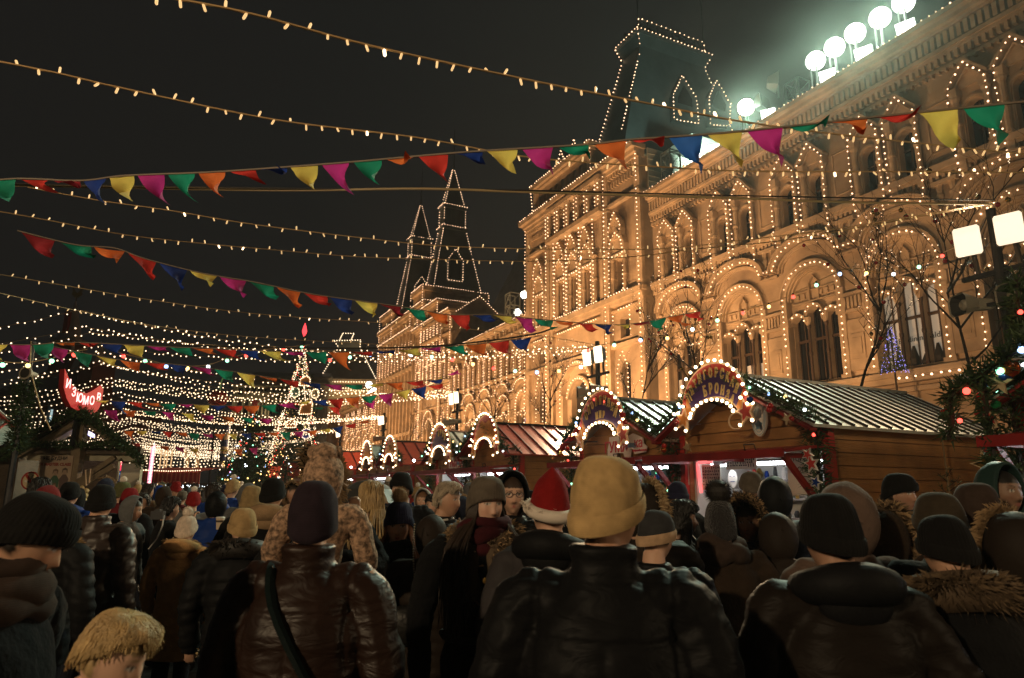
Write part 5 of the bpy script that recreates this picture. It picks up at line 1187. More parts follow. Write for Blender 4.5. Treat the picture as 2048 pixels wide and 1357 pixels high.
# red shaped sign ИЗЮМОВ above the kiosk
REDS=mat('backlit_red_sign',(.5,.03,.03),.4,emit=(1,.045,.045),estr=.28); REDSD=mat('red_sign_side',(.30,.015,.015),.4); WL=mat('backlit_white_letters',(1,.85,.85),.4,emit=(1,.55,.55),estr=1.5)
c=at(162,783,12.8); t=thing('red_shop_sign','glowing red cloud-shaped sign reading ИЗЮМОВ over the left kiosk','shop sign',c,R(71))
o=[(-.5,.42),(-.42,.30),(-.30,.12),(-.1,-.02),(.1,-.04),(.28,.08),(.42,.2),(.5,.1),(.5,-.2),(.42,-.42),(.28,-.48),(.12,-.38),(-.05,-.44),(-.22,-.38),(-.36,-.2),(-.46,.02)]
b=MB().use(REDS).prism(o,lambda x,z:(x,-.06,z),lambda x,z:(x,-.05,z)); b.use(REDSD).prism(o,lambda x,z:(x*.99,-.05,z*.99),lambda x,z:(x*.99,.10,z*.99)); b.build('board',t)
t.scale=(.85,)*3
for i,chh in enumerate('ИЗЮМОВ'): text_mesh(chh,.27,'lettering',WL,t,(-.37+.155*i,-.066,(.10,-.06,-.17,-.21,-.19,-.10)[i]),(PI/2,0,0),.004,bold=.004,xs=.62)
MB().use(DARK).beam((0,.02,-.4),(0,.02,-1.2),.06).build('bracket',t)
garland([at(150,812,12.9),at(165,838,12.9),at(190,845,12.9)],'fir clump under the red cloud-shaped sign',.16,700,.14,.012,group=None)
# garlanded pole at left
pt=at(66,684,12.0); t=thing('garlanded_pole','dark pole wrapped in fir at left, topped by a loudspeaker','pole',(pt.x,pt.y,0))
MB().use(DARK).tube([(0,0,0),(0,0,pt.z)],.05,8).build('pole',t)
b=MB(); needles(b,[Vector((0,0,kz(905,12))),Vector((0,0,at(66,765,12).z))],.17,900,.13,.012); b.build('fir_wrap',t)
zs=at(66,748,12).z; MB().use(HORN).lathe((.02,-.1,zs),[(.12,0),(.11,.03),(.05,.15),(.04,.25)],14,(.1,.9,0)).use(HORNIN).lathe((.02,-.105,zs),[(.09,0),(.085,.004)],14,(.1,.9,0)).build('loudspeaker',t)
MB().use(CORD).tube([(0,-.05,pt.z),(.06,-.05,pt.z-.5),(.02,-.06,zs+.2),(.35,-.05,zs-.6),(.6,-.05,zs-1.0)],.01,4).build('cable_loop',t)
# striped roof at the left edge
c=at(0,890,14); t=thing('striped_kiosk','pale roof with a red edge at the left picture border','kiosk',(c.x,c.y,0))
STR=mat('pale_roof_sheet',(.45,.46,.40),.4,metal=.2); STRR=mat('red_roof_edge',(.40,.05,.04),.5)
zA=at(0,835,14).z; zB=at(48,872,14).z; xB=at(48,872,14).x-c.x
zb2=at(10,912,14).z
b=MB().use(STR).add([(-2,0,zA+1.4),(0.02,0,zA),(xB,0,zB),(-2,-1.2,zb2),(xB,-1.0,zb2+.02)],[(0,1,2,4,3)]); b.use(STRR).beam((-.6,-.02,zA+.45),(xB,-.02,zB),.05,.10,(0,1,0)); b.use(WHITEP).beam((-.6,-.05,zA+.52),(xB+.02,-.05,zB+.06),.03,.03,(0,1,0))
for i in range(6): b.use(STRR).beam((-1.6+.35*i,-.02,zA+.2-.05*i),(-1.5+.35*i,-1.1,zb2+.03),.03)
b.build('roof',t); MB().use(OLDWD).box(-2,xB-.1,.1,1.5,0,zb2).build('wall',t)
# ================================================================ FAR LEFT TOWERS AND BUILDINGS
BRICK=mat('far_red_brick',(.16,.055,.04),.8,noise=(.3,.2)); WST=mat('far_white_stone',(.42,.44,.46),.7,noise=(.5,.15)); GREYR=mat('far_grey_roof',(.10,.11,.125),.5,noise=(.2,.2)); GILT=mat('gilt',(.8,.55,.15),.25,metal=.8)
def spire(px,ytip,ybase,Y,wb,label,eagle,body,ybot,wt):
    tip=at(px,ytip,Y); zb=at(px,ybase,Y).z; z0=at(px,ybot,Y).z; t=thing('spire_tower',label,'tower',(tip.x,Y,0))
    b=MB().use(WST).lathe((0,0,zb),[(wb,0),(wb*.95,.3),(wb*.06,tip.z-zb)],8); 
    b.build('spire',t,smooth=False)
    b=MB().use(body); b.box(-wt,wt,-wt,wt,0,zb); 
    for sx in (-1,1): b.use(WST).lathe((sx*wt,-wt,zb-1.5),[(wt*.16,-2.5),(wt*.16,0),(.02,2.4)],6); b.use(body).box(sx*wt*.5-.25,sx*wt*.5+.25,-wt-.06,-wt,zb-7,zb-3)
    b.use(WST).box(-wt*1.15,wt*1.15,-wt*1.15,wt*1.15,zb-.6,zb); b.build('tower_body',t)
    b=MB().use(REDSD).box(-.5,.5,-wb*.92,-wb*.6,zb+1,zb+6); b.build('spire_window',t)
    if eagle:
        b=MB().use(GILT).tube([(0,0,tip.z-.3),(0,0,tip.z+2)],.14,5)
        for sg in (-1,1): b.prism([(0,1.2),(sg*1.3,3.4),(sg*1.0,1.8),(sg*1.2,1.2),(sg*.3,.4)],lambda x,z:(x,-.1,tip.z+z+.4),lambda x,z:(x,.1,tip.z+z+.4))
        b.build('gilt_eagle',t)
spire(152,603,680,150,2.6,'pointed white church-like spire with gilt figure, far left',True,BRICK,760,2.4)
spire(214,770,818,210,3.4,'smaller distant pale spire tower right of the red sign',True,BRICK,860,5)
b=MB()
c=at(60,900,140); t=thing('museum_building','dark gabled museum building looming at far left','building',(c.x,140,0))
X=lambda px:at(px,900,140).x-c.x; Zf=lambda py:at(60,py,140).z
b=MB().use(BRICK).box(X(-60),X(165),0,30,0,Zf(800)); 
for i in range(14): b.use(WST).box(X(-50+15*i),X(-47+15*i),-.4,0,8,Zf(812)-(i%3)); 
b.build('brick_wall',t)
b=MB().use(GREYR); hip(b,(X(-70),X(108),-1,30,Zf(805)),(X(15),X(62),8,20,Zf(728))); b.build('roof',t)
b=MB().use(BRICK)
for px,w_,yt in ((118,9,745),(160,14,725)): b.use(BRICK).box(X(px-w_),X(px+w_),-2,6,0,Zf(yt)); b.use(WST).lathe(((X(px-w_)+X(px+w_))/2,2,Zf(yt)),[(1.6,0),(.05,5)],8)
b.build('turret',t)
b=MB().use(mat('cold_lit_window',(.5,.6,.6),.5,emit=(.6,.85,.85),estr=.7,sample=False)).box(X(96),X(100),-1,-.9,Zf(845),Zf(820)); b.box(X(110),X(117),-1,-.9,Zf(842),Zf(820)); b.build('lit_window',t)
# far classical building
YF=185; c=at(570,900,YF); t=thing('far_building','dim classical block lit from below behind the fir tree','building',(c.x,YF,0))
X=lambda px:at(px,900,YF).x-c.x; Zf=lambda py:at(550,py,YF).z
FST=mat('far_stone',(.24,.22,.18),.75,noise=(.2,.2))
b=MB().use(FST).wall(X(455),X(650),0,Zf(772),0,[(X(470+i*15.5),.8,Zf(790),Zf(776),.0) for i in range(11)]+[(X(470+i*15.5),.8,Zf(830),Zf(805),.8) for i in range(11)],.6,6)
b.box(X(462),X(650),1,20,Zf(772),Zf(752)); b.box(X(452),X(652),-.8,1,Zf(774),Zf(771)); b.box(X(482),X(590),-.5,0,Zf(789),Zf(785)); b.box(X(480),X(650),.3,1.2,Zf(758),Zf(755))
for i in range(14): b.box(X(463+i*13.5),X(465.5+i*13.5),-.5,0,4,Zf(774))
b.build('wall',t); b=MB().use(GREYR); hip(b,(X(462),X(650),1,20,Zf(754)),(X(478),X(640),6,16,Zf(738))); b.build('roof',t)
b=MB().use(GLASSD).quad((X(456),.58,0),(X(649),.58,0),(X(649),.58,Zf(773)),(X(456),.58,Zf(773))); b.build('window_glazing',t)
for i,px in enumerate((470,500,526,590)): lamp('facade_uplight','SPOT',(c.x+X(px),YF-2.5,Zf(850)),(c.x+X(px),YF+.3,Zf(760)),1500,(1,.75,.35),.3,70,.6)
# end pavilion of the hall with outlined roof
YE=190; c=at(690,900,YE); t=thing('end_pavilion','far end pavilion with flat-topped roof outlined in bulbs above the lit tree','building',(c.x,YE,0))
X=lambda px:at(px,900,YE).x-c.x; Zf=lambda py:at(690,py,YE).z
b=MB().use(ROOFM); hip(b,(X(632),X(745),0,14,Zf(758)),(X(657),X(702),4,10,Zf(690))); hip(b,(X(657),X(702),4,10,Zf(690)),(X(650),X(704),3,11,Zf(676))); b.build('roof',t)
b=MB().use(STONE).box(X(600),X(760),0,18,0,Zf(790)); b.use(STONE2).box(X(596),X(764),-1.5,19,Zf(768),Zf(760)); b.box(X(596),X(764),-1,19,Zf(790),Zf(778)); b.use(STONE).box(X(600),X(760),.1,18,Zf(790),Zf(768)); b.build('wall',t)
b=MB().use(DARK)
for x in (X(660),X(684)): b.beam((x,6,Zf(676)),(x,6,Zf(658)),.25)
b.beam((X(660),6,Zf(658)),(X(684),6,Zf(658)),.25); b.build('roof_crest',t)
def estr_(paths,label,r=.16,st=.75):
    b=MB().use(BULBN); o=Vector((c.x,YE,0))
    for p in paths:
        for q in resample(p,st): b.ball(q,r)
        b.use(WIRE).tube(p,.03,3,False); b.use(BULBN)
    tag(b.build('light_string',None,o),label,'string light')
estr_([[(X(660),2.8,Zf(676)),(X(660),5.8,Zf(658)),(X(684),5.8,Zf(658)),(X(684),2.8,Zf(676))],[(X(646),2.8,Zf(678)),(X(704),2.8,Zf(676))]],'bulb string round the crest of the far end pavilion')
estr_([[(X(648),2.8,Zf(678)),(X(657),3.8,Zf(690)),(X(630),-.2,Zf(758))],[(X(704),2.8,Zf(677)),(X(702),3.8,Zf(690)),(X(745),-.2,Zf(758))]],'bulb strings down the sloping edges of the far end pavilion')
for i,px in enumerate((668,693)):
    z0,z1,za=Zf(752),Zf(728),Zf(718); estr_([[(X(px-9),1.2,z0),(X(px-9),2,z1),(X(px),2.6,za),(X(px+9),2,z1),(X(px+9),1.2,z0),(X(px-9),1.2,z0)]],f'bulb string round the {("left","right")[i]} dormer of the far end pavilion',.15,.7)
estr_([[(X(640),-1.8,Zf(766)),(X(735),-1.8,Zf(766))],[(X(640),-1.4,Zf(778)),(X(735),-1.4,Zf(778))],[(X(640),-1.6,Zf(783)),(X(735),-1.6,Zf(783))]],'straight bulb strings along the cornice of the far end pavilion')
lamp('facade_uplight','SPOT',(c.x+2,YE-9,Zf(850)),(c.x+2,YE+1,Zf(775)),6000,(1,.7,.36),.3,100,.6)
# gatehouse and onion-gabled booth outlined in bulbs
def outlined(px0,px1,y0,y1,Y,label,onion=True,r=.07,st=.3,col=None):
    c=at((px0+px1)/2,y1,Y); t=thing('outlined_booth',label,'booth',(c.x,Y,0)); X=lambda p:at(p,900,Y).x-c.x; Z=lambda q:at((px0+px1)/2,q,Y).z
    w=(X(px1)-X(px0))/2; zb,zm,zt=Z(y1),Z(y0+(y1-y0)*.45),Z(y0)
    p=[(-w,zb),(-w,zm),(-w*.9,zm+(zt-zm)*.4),(-w*.3,zm+(zt-zm)*.62),(0,zt),(w*.3,zm+(zt-zm)*.62),(w*.9,zm+(zt-zm)*.4),(w,zm),(w,zb)] if onion else [(-w,zb),(-w,zm),(0,zt),(w,zm),(w,zb)]
    MB().use(col or PLANK).prism([(-w,0)]+p+[(w,0)],lambda x,z:(x,0,z),lambda x,z:(x,2.2,z)).build('front',t)
    b=MB().use(BULBN)
    for q in resample([Vector((x,-.06,z)) for x,z in p],st): b.ball(q,r)
    for q in resample([Vector((-w,-.06,zm)),Vector((w,-.06,zm))],st): b.ball(q,r)
    b.build('bulb_trim',t)
outlined(655,678,818,850,75,'small onion-gabled booth outlined in bulbs right of the lit tree')
outlined(545,572,825,905,70,'narrow booth outlined in bulbs left of the lit tree',False)
outlined(598,616,830,868,62,'tiny gingerbread-like booth outlined in bulbs before the lit tree',False,.06,.25,SIGNO) if False else None
# ================================================================ TALL LIT TREE
YT=60; tip=at(610,652,YT); base=at(610,985,YT)
def cone_tree(loc,h,r0,label,nbr,nlev,size,w,bulbs,br,cols,cat='fir tree',seed=1,z0=.6,nb_name='bulbs'):
    r=random.Random(seed); t=thing('fir_tree',label,cat,loc); MB().use(BARK).tube([(0,0,0),(0,0,h)],[.12+.01*h,.02],7).build('trunk',t)
    b=MB()
    for l in range(nlev):
        f=l/nlev; z=z0+(h-z0)*f; R_=r0*(1-f)**.9+.05; n=max(5,int(nbr*(1-f*.7)))
        for k in range(n):
            a=2*PI*k/n+l*.7+r.uniform(-.2,.2); L=R_*r.uniform(.8,1.12); e=Vector((math.cos(a)*L,math.sin(a)*L,z-L*r.uniform(.22,.42))); m=Vector((math.cos(a)*L*.5,math.sin(a)*L*.5,z-L*.08))
            p=[Vector((0,0,z)),m,e]; b.use(BARK).tube(p,[.02,.012,.004],3,False); needles(b,p,size*.7,max(6,8/size*.45),size,w,r)
    b.build('crown',t)
    per=len(cols); groups={}
    for i in range(bulbs):
        f=r.random()**1.35; z=z0*.6+(h-z0)*f; R_=(r0*(1-f)**.9+.05)*r.uniform(.82,1.02); a=r.uniform(0,2*PI); groups.setdefault(cols[i%per],[]).append((math.cos(a)*R_,math.sin(a)*R_,z-R_*.25))
    d=MB()
    for m_,L in groups.items():
        d.use(m_)
        for p in L: d.ball(p,br*r.uniform(.7,1.2))
    o=d.build('string_of_bulbs',t); o['kind']='stuff'
    return t
WB=BULBN
TT=cone_tree((tip.x,YT,0),tip.z-.9,2.75,'tall cone-shaped Christmas tree covered in warm lights with a red finial',16,34,.42,.05,1200,.039,[WB,WB,WB,WB,CB['red'],CB['yellow']],seed=4,z0=2.5)
b=MB().use(mat('red_finial_lit',(.8,.05,.05),.3,emit=(1,.05,.06),estr=2.5)).lathe((0,0,tip.z-1.0),[(.06,0),(.22,.45),(.16,.8),(.02,1.25)],10); b.build('finial',TT,smooth=True)
# edge ribbons of bulbs
for i,sg in enumerate((-1,1)):
    b=MB().use(WB)
    for q in resample([Vector((0.2*sg,-.5,tip.z-4)),Vector((1.0*sg,-.9,tip.z-8)),Vector((2.3*sg,-1.2,3))],.16): b.ball(q,.05)
    tag(b.build('light_string',None,(tip.x,YT,0)),f'bright bulb rope down the {("left","right")[i]} side of the tall lit tree','string light')
def hang(px,py,w,h,label,shape,m1,Y=57.6):
    c=at(px,py,Y); t=thing('tree_ornament',label,'ornament',c,0)
    if shape=='house': p=[(-w,-h),(w,-h),(w,h*.4),(w*.2,h),(-w,h*.3)]
    elif shape=='round': p=[(w*math.cos(a*PI/10),h*math.sin(a*PI/10)) for a in range(20)]
    else: p=[(-w,-h),(w,-h*.9),(w*.95,h*.8),(-w*.7,h*.2)]
    MB().use(m1).prism(p,lambda x,z:(x,-.05,z),lambda x,z:(x,.05,z)).build('panel',t)
    b=MB().use(WB)
    for q in resample([Vector((x,-.1,z)) for x,z in p+[p[0]]],.16): b.ball(q,.05)
    b.build('bulb_trim',t); return t
GB=mat('gingerbread',(.55,.24,.06),.6); TEAL=mat('toy_teal',(.25,.5,.42),.5)
hang(611,762,.42,.42,'upper square lit house ornament on the tall tree','house',GB); hang(612,815,.55,.62,'large slanted lit house ornament on the tall tree','slant',GB)
hang(591,785,.36,.45,'round teal toy ornament at left of the tall tree','round',TEAL); hang(631,788,.34,.4,'round pale toy ornament at right of the tall tree','round',mat('toy_pale',(.6,.55,.35),.5))
hang(583,847,.42,.36,'lowest left lit house ornament on the tall tree','house',GB); hang(613,868,.42,.42,'blue and red ball ornament low on the tall tree','round',mat('toy_blue',(.05,.08,.5),.4)); hang(623,868,.2,.24,'small red ball ornament beside the blue one','round',RED,57.2)
# nearer green fir
YG=30; tip=at(510,812,YG); cone_tree((tip.x,YG,0),tip.z,1.75,'dark green fir with coloured lights left of the tall lit tree',15,26,.26,.03,260,.03,[CB['white'],CB['yellow'],CB['red'],CB['blue'],CB['yellow'],CB['green']],seed=9,z0=.7)
b=MB().use(REDP).prism([(x,z) for x,z in star_poly(.22)],lambda x,z:(x,-.03,z),lambda x,z:(x,.03,z)); tag(b.build('tree_top_star',None,at(510,806,YG)),'red star on top of the dark green fir','star')
for i,(px,yt,Y,r0,lab) in enumerate(((250,945,24,1.2,'low fir hedge tree left of the red striped awning'),(280,955,28,1.0,'small fir with pale lights beside the red striped awning'),(455,900,34,1.0,'slim fir left of the dark green one'),(575,905,36,1.0,'slim fir right of the dark green one'))):
    tip=at(px,yt,Y); cone_tree((tip.x,Y,0),tip.z,r0,lab,9,10,.22,.03,60,.028,[CB['white'],CB['yellow'],WB],seed=20+i,z0=.3)
# candy-striped pole with a cherry ornament
YC=48; c=at(440,985,YC); t=thing('striped_pole','candy-striped pole under the big red cherry, left of the firs','pole',(c.x,YC,0)); zt=at(440,823,YC).z
b=MB(); k=14
for i in range(k): b.use((mat('stripe_cream',(.6,.45,.28),.5),mat('stripe_navy',(.03,.04,.14),.5))[i%2]).lathe((0,0,zt*i/k),[(.26,0),(.26,zt/k)],12)
b.build('pole',t); b=MB().use(WB)
for z in range(60): b.ball((.29,-.1,zt*z/60),.035)
b.build('bulb_trim',t)
c=at(435,797,YC); t=thing('cherry_ornament','big glossy red cherry with a curved green stem above the crowd','ornament',c)
MB().use(mat('cherry_red',(.50,.05,.03),.25,coat=.5)).ell((0,0,0),(.72,.72,.62),24,16).build('fruit',t,smooth=True)
MB().use(mat('stem_green_glow',(.20,.36,.10),.4,emit=(.3,.6,.2),estr=.15)).tube(smooth_path([(.15,0,.5),(.12,0,1.0),(.28,0,1.5),(.62,0,1.62),(.92,0,1.35)]),.05,6).build('stem',t); MB().use(DARK).tube([(0,0,-.5),(0,0,-c.z)],.06,6).build('support',t)  # stem is no lamp; a faint glow is put into its colour
# tube-lit pole by the awning
c=at(299,960,31); t=thing('lit_pole','upright pink-white lit pole in front of the red striped awning','pole',(c.x,31,0)); MB().use(mat('pink_lit_tube',(1,.6,.7),.4,emit=(1,.30,.42),estr=1.6,sample=False)).tube([(0,0,0),(0,0,at(299,890,31).z)],.085,8).build('tube',t)
b=MB().use(BULBN)
for z in range(14): b.ball((.06,-.09,1.9+.13*z),.04)
b.build('bulb_trim',t)
# red striped carousel awning and light-arch structures behind
YA=34; c=at(344,955,YA); t=thing('striped_awning_booth','booth with a long red striped awning over the distant crowd','booth',(c.x,YA,0)); X=lambda p:at(p,950,YA).x-c.x; Z=lambda q:at(344,q,YA).z
b=MB(); k=40; x0,x1=X(285),X(400); z0,z1=Z(965),Z(943)
ra,rb=mat('awning_red',(.42,.05,.025),.6),mat('awning_orange',(.62,.20,.09),.6)
for i in range(k): b.use((ra,ra,rb)[i%3]).box(x0+(x1-x0)*i/k,x0+(x1-x0)*(i+1)/k-.004,-.02-.02*(i%3==2),.02,z0-(.05 if i%2 else 0),z1)
b.use(ra).add([(x0,0,z1),(x1,0,z1),(x1,2.4,z1+.25),(x0,2.4,z1+.25)],[(0,1,2,3)]); b.build('awning',t)
b=MB().use(OLDWD)
for x in (x0+.1,(x0+x1)/2,x1-.1): b.box(x-.05,x+.05,.05,.15,0,z1)
b.box(x0,x1,2.2,2.3,0,z0); b.build('frame',t)
b=MB().use(CB['white'])
for i in range(46): b.ball((rnd.uniform(x0,x1),rnd.uniform(-.1,1.5),z0-.10-rnd.uniform(0,.16)),.022)
b.use(BULBN)
for q in resample([Vector((x0,-.05,z1+.04)),Vector(((x0+x1)/2,-.05,z1+.0)),Vector((x1,-.05,z1+.06))],.11): b.ball(q,.028)
b.build('bulb_trim',t)
# rows of lit strings forming the light canopy far behind the awning
for i in range(9):
    Y=52+i*7; y0=938-i*6.2; p=[at(285-4*i,y0+1,Y),at(345,y0+5,Y),at(430+10*i,y0-1,Y)]
    overhead(smooth_path(p),f'horizontal row {ORD[i] if i<8 else "ninth"} from below in the light canopy behind the striped awning',.36,False,None,.015,.055+.004*i,'rows of the far light canopy')
for i,(px,w,y0,y1,lab) in enumerate(((378,11,900,942,'left light-wrapped arch leg behind the striped awning'),(398,9,896,942,'right light-wrapped arch leg behind the striped awning'))):
    c=at(px,y1,44); t=thing('light_arch',lab,'light arch',(c.x,44,0),0,'light-wrapped legs behind the awning'); X=lambda p:at(p,900,44).x-c.x; Z=lambda q:at(px,q,44).z
    pth=smooth_path([(X(px-w),0,Z(y0)),(X(px-2),0,Z(y0+14)),(X(px),0,Z(y1)),(X(px),0,0)]); MB().use(SIGNE).tube(pth,.10,8).build('leg',t)
    b=MB().use(BULBN)
    for q in resample(pth,.09): b.ball((q.x+rnd.uniform(-.12,.12),-.13,q.z),.035)
    b.build('bulb_trim',t)
for i,(px0,px1) in enumerate(((222,238),(318,326),(331,340))):
    c=at(px0,945,50); t=thing('scaffold',['left','middle','right'][i]+' pale lit scaffold frame in the light canopy','light frame',(c.x,50,0),0,'lit scaffold frames'); X=at(px1,945,50).x-c.x; zt=at(px0,900,50).z
    b=MB().use(mat('lit_frame_cream',(.8,.6,.35),.4,emit=(1,.62,.3),estr=.8,sample=False))
    for x in (0,X): b.beam((x,0,0),(x,0,zt),.06)
    for z in (.6,.75,.9): b.beam((0,0,zt*z),(X,0,zt*z),.05)
    b.build('frame',t)
# glowing star over the left crowd and striped tent edge
c=at(243,939,19); b=MB().use(mat('pink_star_lit',(.8,.05,.12),.4,emit=(1,.05,.15),estr=1.0)).prism(star_poly(.24,.45,PI/2+.25),lambda x,z:(x,-.03,z),lambda x,z:(x,.03,z)); b.use(BULBN)
for x,z in star_poly(.28,.45,PI/2+.25): b.ball((x,-.06,z),.03)
P_=star_poly(.28,.45,PI/2+.25)
for q in resample([Vector((x,-.06,z)) for x,z in P_+[P_[0]]],.075): b.ball(q,.018)
t=thing('lit_star','pink glowing star edged in bulbs right of the left kiosk','lit star',c); b.build('star_panel',t); MB().use(DARK).beam((0,.05,0),(0,.05,-c.z),.05).build('support',t)
c=at(200,975,16); t=thing('striped_tent','red and white striped booth top behind the kiosk post','booth',(c.x,16,0)); b=MB()
for i in range(12): b.use((REDP,WHITEP)[i%2]).add([(-.5+.085*i,0,at(200,968,16).z),(-.5+.085*(i+1),0,at(200,968,16).z),(-.42+.07*(i+1),.5,at(200,956,16).z),(-.42+.07*i,.5,at(200,956,16).z)],[(0,1,2,3)])
b.use(BLUEG).ell((.36,0,at(200,958,16).z),(.16,.2,.2),10,8); b.build('canopy',t); MB().use(OLDWD).box(-.4,.4,.2,.9,0,at(200,966,16).z).build('wall',t)
c=at(272,933,20); b=MB().use(GOLD).tube([(.13*math.cos(R(a)),0,.17*math.sin(R(a))) for a in range(-110,100,15)],[.012+.03*math.sin(PI*i/14) for i in range(14)],6); tag(b.build('crescent_ornament',None,c),'golden crescent ornament beside the pink star','ornament')
c=at(187,922,17); b=MB().use(mat('orange_lit_panel',(.8,.2,.08),.5,emit=(1,.2,.06),estr=.6)).prism([(-.14,-.2),(.02,-.2),(.16,.12),(-.14,.16)],lambda x,z:(x,0,z),lambda x,z:(x,.05,z)); b.use(BULBN)
for i in range(7): b.ball((-.12+.05*i,-.04,-.12+.04*i),.022)
tag(b.build('lit_board',None,c),'orange lit panel seen through the kiosk frame','panel')
# umbrella
c=at(738,962,8.0); t=thing('umbrella','open dark checked umbrella above the crowd','umbrella',c)
UM=mat('umbrella_checked',(.055,.052,.048),.55,noise=(6,.3)); UL=mat('umbrella_light_panel',(.30,.22,.14),.55,noise=(6,.2)); b=MB(); n=8; r=.40
for k in range(n):
    a0,a1=2*PI*k/n,2*PI*(k+1)/n; rings=[(0,.02),(.35,-.01),(.7,-.09),(1,-.24)]
    b.use(UL if k in (6,) else UM)
    V=[]
    for f,z in rings:
        for a in (a0,(a0+a1)/2,a1): kx=1-.06*f*(a==(a0+a1)/2); V.append((r*f*math.cos(a)*kx,r*f*math.sin(a)*kx,z))
    b.add(V,[(3*i+j,3*i+j+1,3*i+j+4,3*i+j+3) for i in range(3) for j in range(2)])
b.build('canopy',t); b=MB().use(DARK)
for k in range(n): a=2*PI*k/n; b.tube([(0,0,.01),(r*.5*math.cos(a),r*.5*math.sin(a),-.05),(r*math.cos(a),r*math.sin(a),-.24)],.004,4)
b.tube([(0,0,.08),(0,0,-.62)],.008,6); b.build('shaft',t)
# ================================================================ PEOPLE
def nrm(v): return np.array(v,float)
def head_mesh(f):
    """dense head in local coords: face towards -Y, centre at eye height, chin -.118"""
    NU,NVV=72,54; V=[]
    for i in range(NVV+1):
        th=PI*i/NVV
        for k in range(NU):
            ph=2*PI*k/NU; V.append((math.sin(th)*math.cos(ph),math.sin(th)*math.sin(ph),math.cos(th)))
    V=np.array(V); x=V[:,0]*.074; y=V[:,1]*.093; z=V[:,2]*.118
    t=np.clip(-z/.118,0,1); x=x*(1-.30*t**1.7); back=(y>0); y=np.where(back,y*(1-.5*t),y-.010*t**2)
    y=np.where(back&(z>0),y*1.06,y); fr=y<-.076; y=np.where(fr,-.076+(y+.076)*.5,y)
    g=lambda u,s: np.exp(-(u/s)**2); F=(y<-.03)
    dy=np.zeros_like(y)
    nz=np.clip((.022-z)/.058,0,1)*(z<.024)*(z>-.045)
    dy-=F*.025*g(x,.0115+.004*nz)*nz*np.where(z<-.036,np.clip((z+.047)/.011,0,1),1)*(f.get('nose',1))
    for s in (-1,1):
        dy+=F*.0095*g(x-s*.031,.015)*g(z-.010,.0105); dy-=F*.0038*g(x-s*.031,.022)*g(z-.030,.007); dy-=F*.0045*g(x-s*.040,.02)*g(z+.022,.018)
        dy-=F*.0045*g(x-s*.031,.0095)*g(z-.009,.0062)
        dy-=F*.006*g(x-s*.010,.006)*g(z+.040,.006)
    dy-=F*.0065*g(x,.024)*g(z+.058,.0045); dy-=F*.0075*g(x,.020)*g(z+.069,.0055); dy+=F*.004*g(x,.024)*g(z+.0635,.0022); dy-=F*.007*g(x,.017)*g(z+.100,.013); dy+=F*.003*g(x,.02)*g(z+.083,.006)
    y=y+dy
    P=np.stack([x,y,z],1); Fc=[]
    for i in range(NVV):
        for k in range(NU): k2=(k+1)%NU; Fc.append((i*NU+k,i*NU+k2,(i+1)*NU+k2,(i+1)*NU+k))
    return P,Fc
def face_color(P,f):
    """colours of the head by place: skin, lips, brows, eyes, beard, scalp hair, painted shade in creases and nostrils"""
    x,y,z=P[:,0],P[:,1],P[:,2]; n=len(P); skin=np.array(f.get('skin',(.52,.30,.20))); C=np.tile(skin,(n,1)); g=lambda u,s: np.exp(-(u/s)**2)
    front=np.clip((-y-.02)/.03,0,1)
    red=sum(g(x-s*.040,.020)*g(z+.028,.020) for s in (-1,1))*.45+g(x,.012)*g(z+.034,.014)*.4
    C=C*(1-(red*front)[:,None]*np.array([.05,.32,.35]))
    def paint(mask,col): 
        nonlocal C; m=np.clip(mask,0,1)[:,None]; C=C*(1-m)+np.array(col)*m
    hair=np.array(f.get('hair',(.05,.035,.025)))
    lip=g(x,.021)**2*(g(z+.058,.0042)+g(z+.068,.005))*front; paint(lip*1.0,f.get('lip',(.42,.13,.11))); paint(g(x,.022)**2*g(z+.0632,.0016)*front,(.16,.05,.04))
    for s in (-1,1):
        ax=(x-s*.031); bz=.029+.004*(1-((ax*s-.004)/.02)**2); paint((np.abs(ax)<.019)*g(z-bz,.0032*f.get('brow',1))*front*.9,hair*.8)
        e=(ax/.0145)**2+((z-.0095)/.0062)**2; paint((e<1)*front,(.62,.56,.50)); paint(((ax**2+(z-.0098)**2)<.0056**2)*front,f.get('iris',(.07,.05,.035))); paint(((ax**2+(z-.0098)**2)<.0026**2)*front,(.005,.005,.005))
        lid=np.abs(z-(.0105+.0052*np.sqrt(np.clip(1-(ax/.0165)**2,0,1)))); paint((np.abs(ax)<.0175)*g(lid,.0018)*front,(.05,.03,.025)); paint((np.abs(ax)<.016)*g(z-.020,.0022)*front*.35,skin*.5)
        paint(g(ax+s*.022,.004)*g(z+.040,.0035)*front*.7,skin*.25)  # nostrils, lid creases and mouth line: shade painted into the head colour
    if f.get('beard'): 
        bd=np.clip((-.030-z)/.02,0,1)*np.clip((.055-y)/.05,0,1)*(1-g(x,.018)*g(z+.062,.009)); cheek=np.clip((np.abs(x)-.030)/.014+(-.062-z)/.02,0,1); paint(bd*np.maximum(cheek,0)*f['beard'],hair)
    if f.get('moustache'): paint(g(x,.022)*g(z+.0485,.0055)*front*f['moustache'],hair)
    if f.get('scalp',True):
        sc=np.clip((z-.055+.35*np.clip(-y-.0,0,1)-.0)/.012,0,1)*(y<0)+ (y>=0)*np.clip((z+.045)/.015,0,1); sc=np.where((y<.02)&(z<.045)&(np.abs(x)<.075)&(y<0),0,sc); paint(sc,hair)
    return C
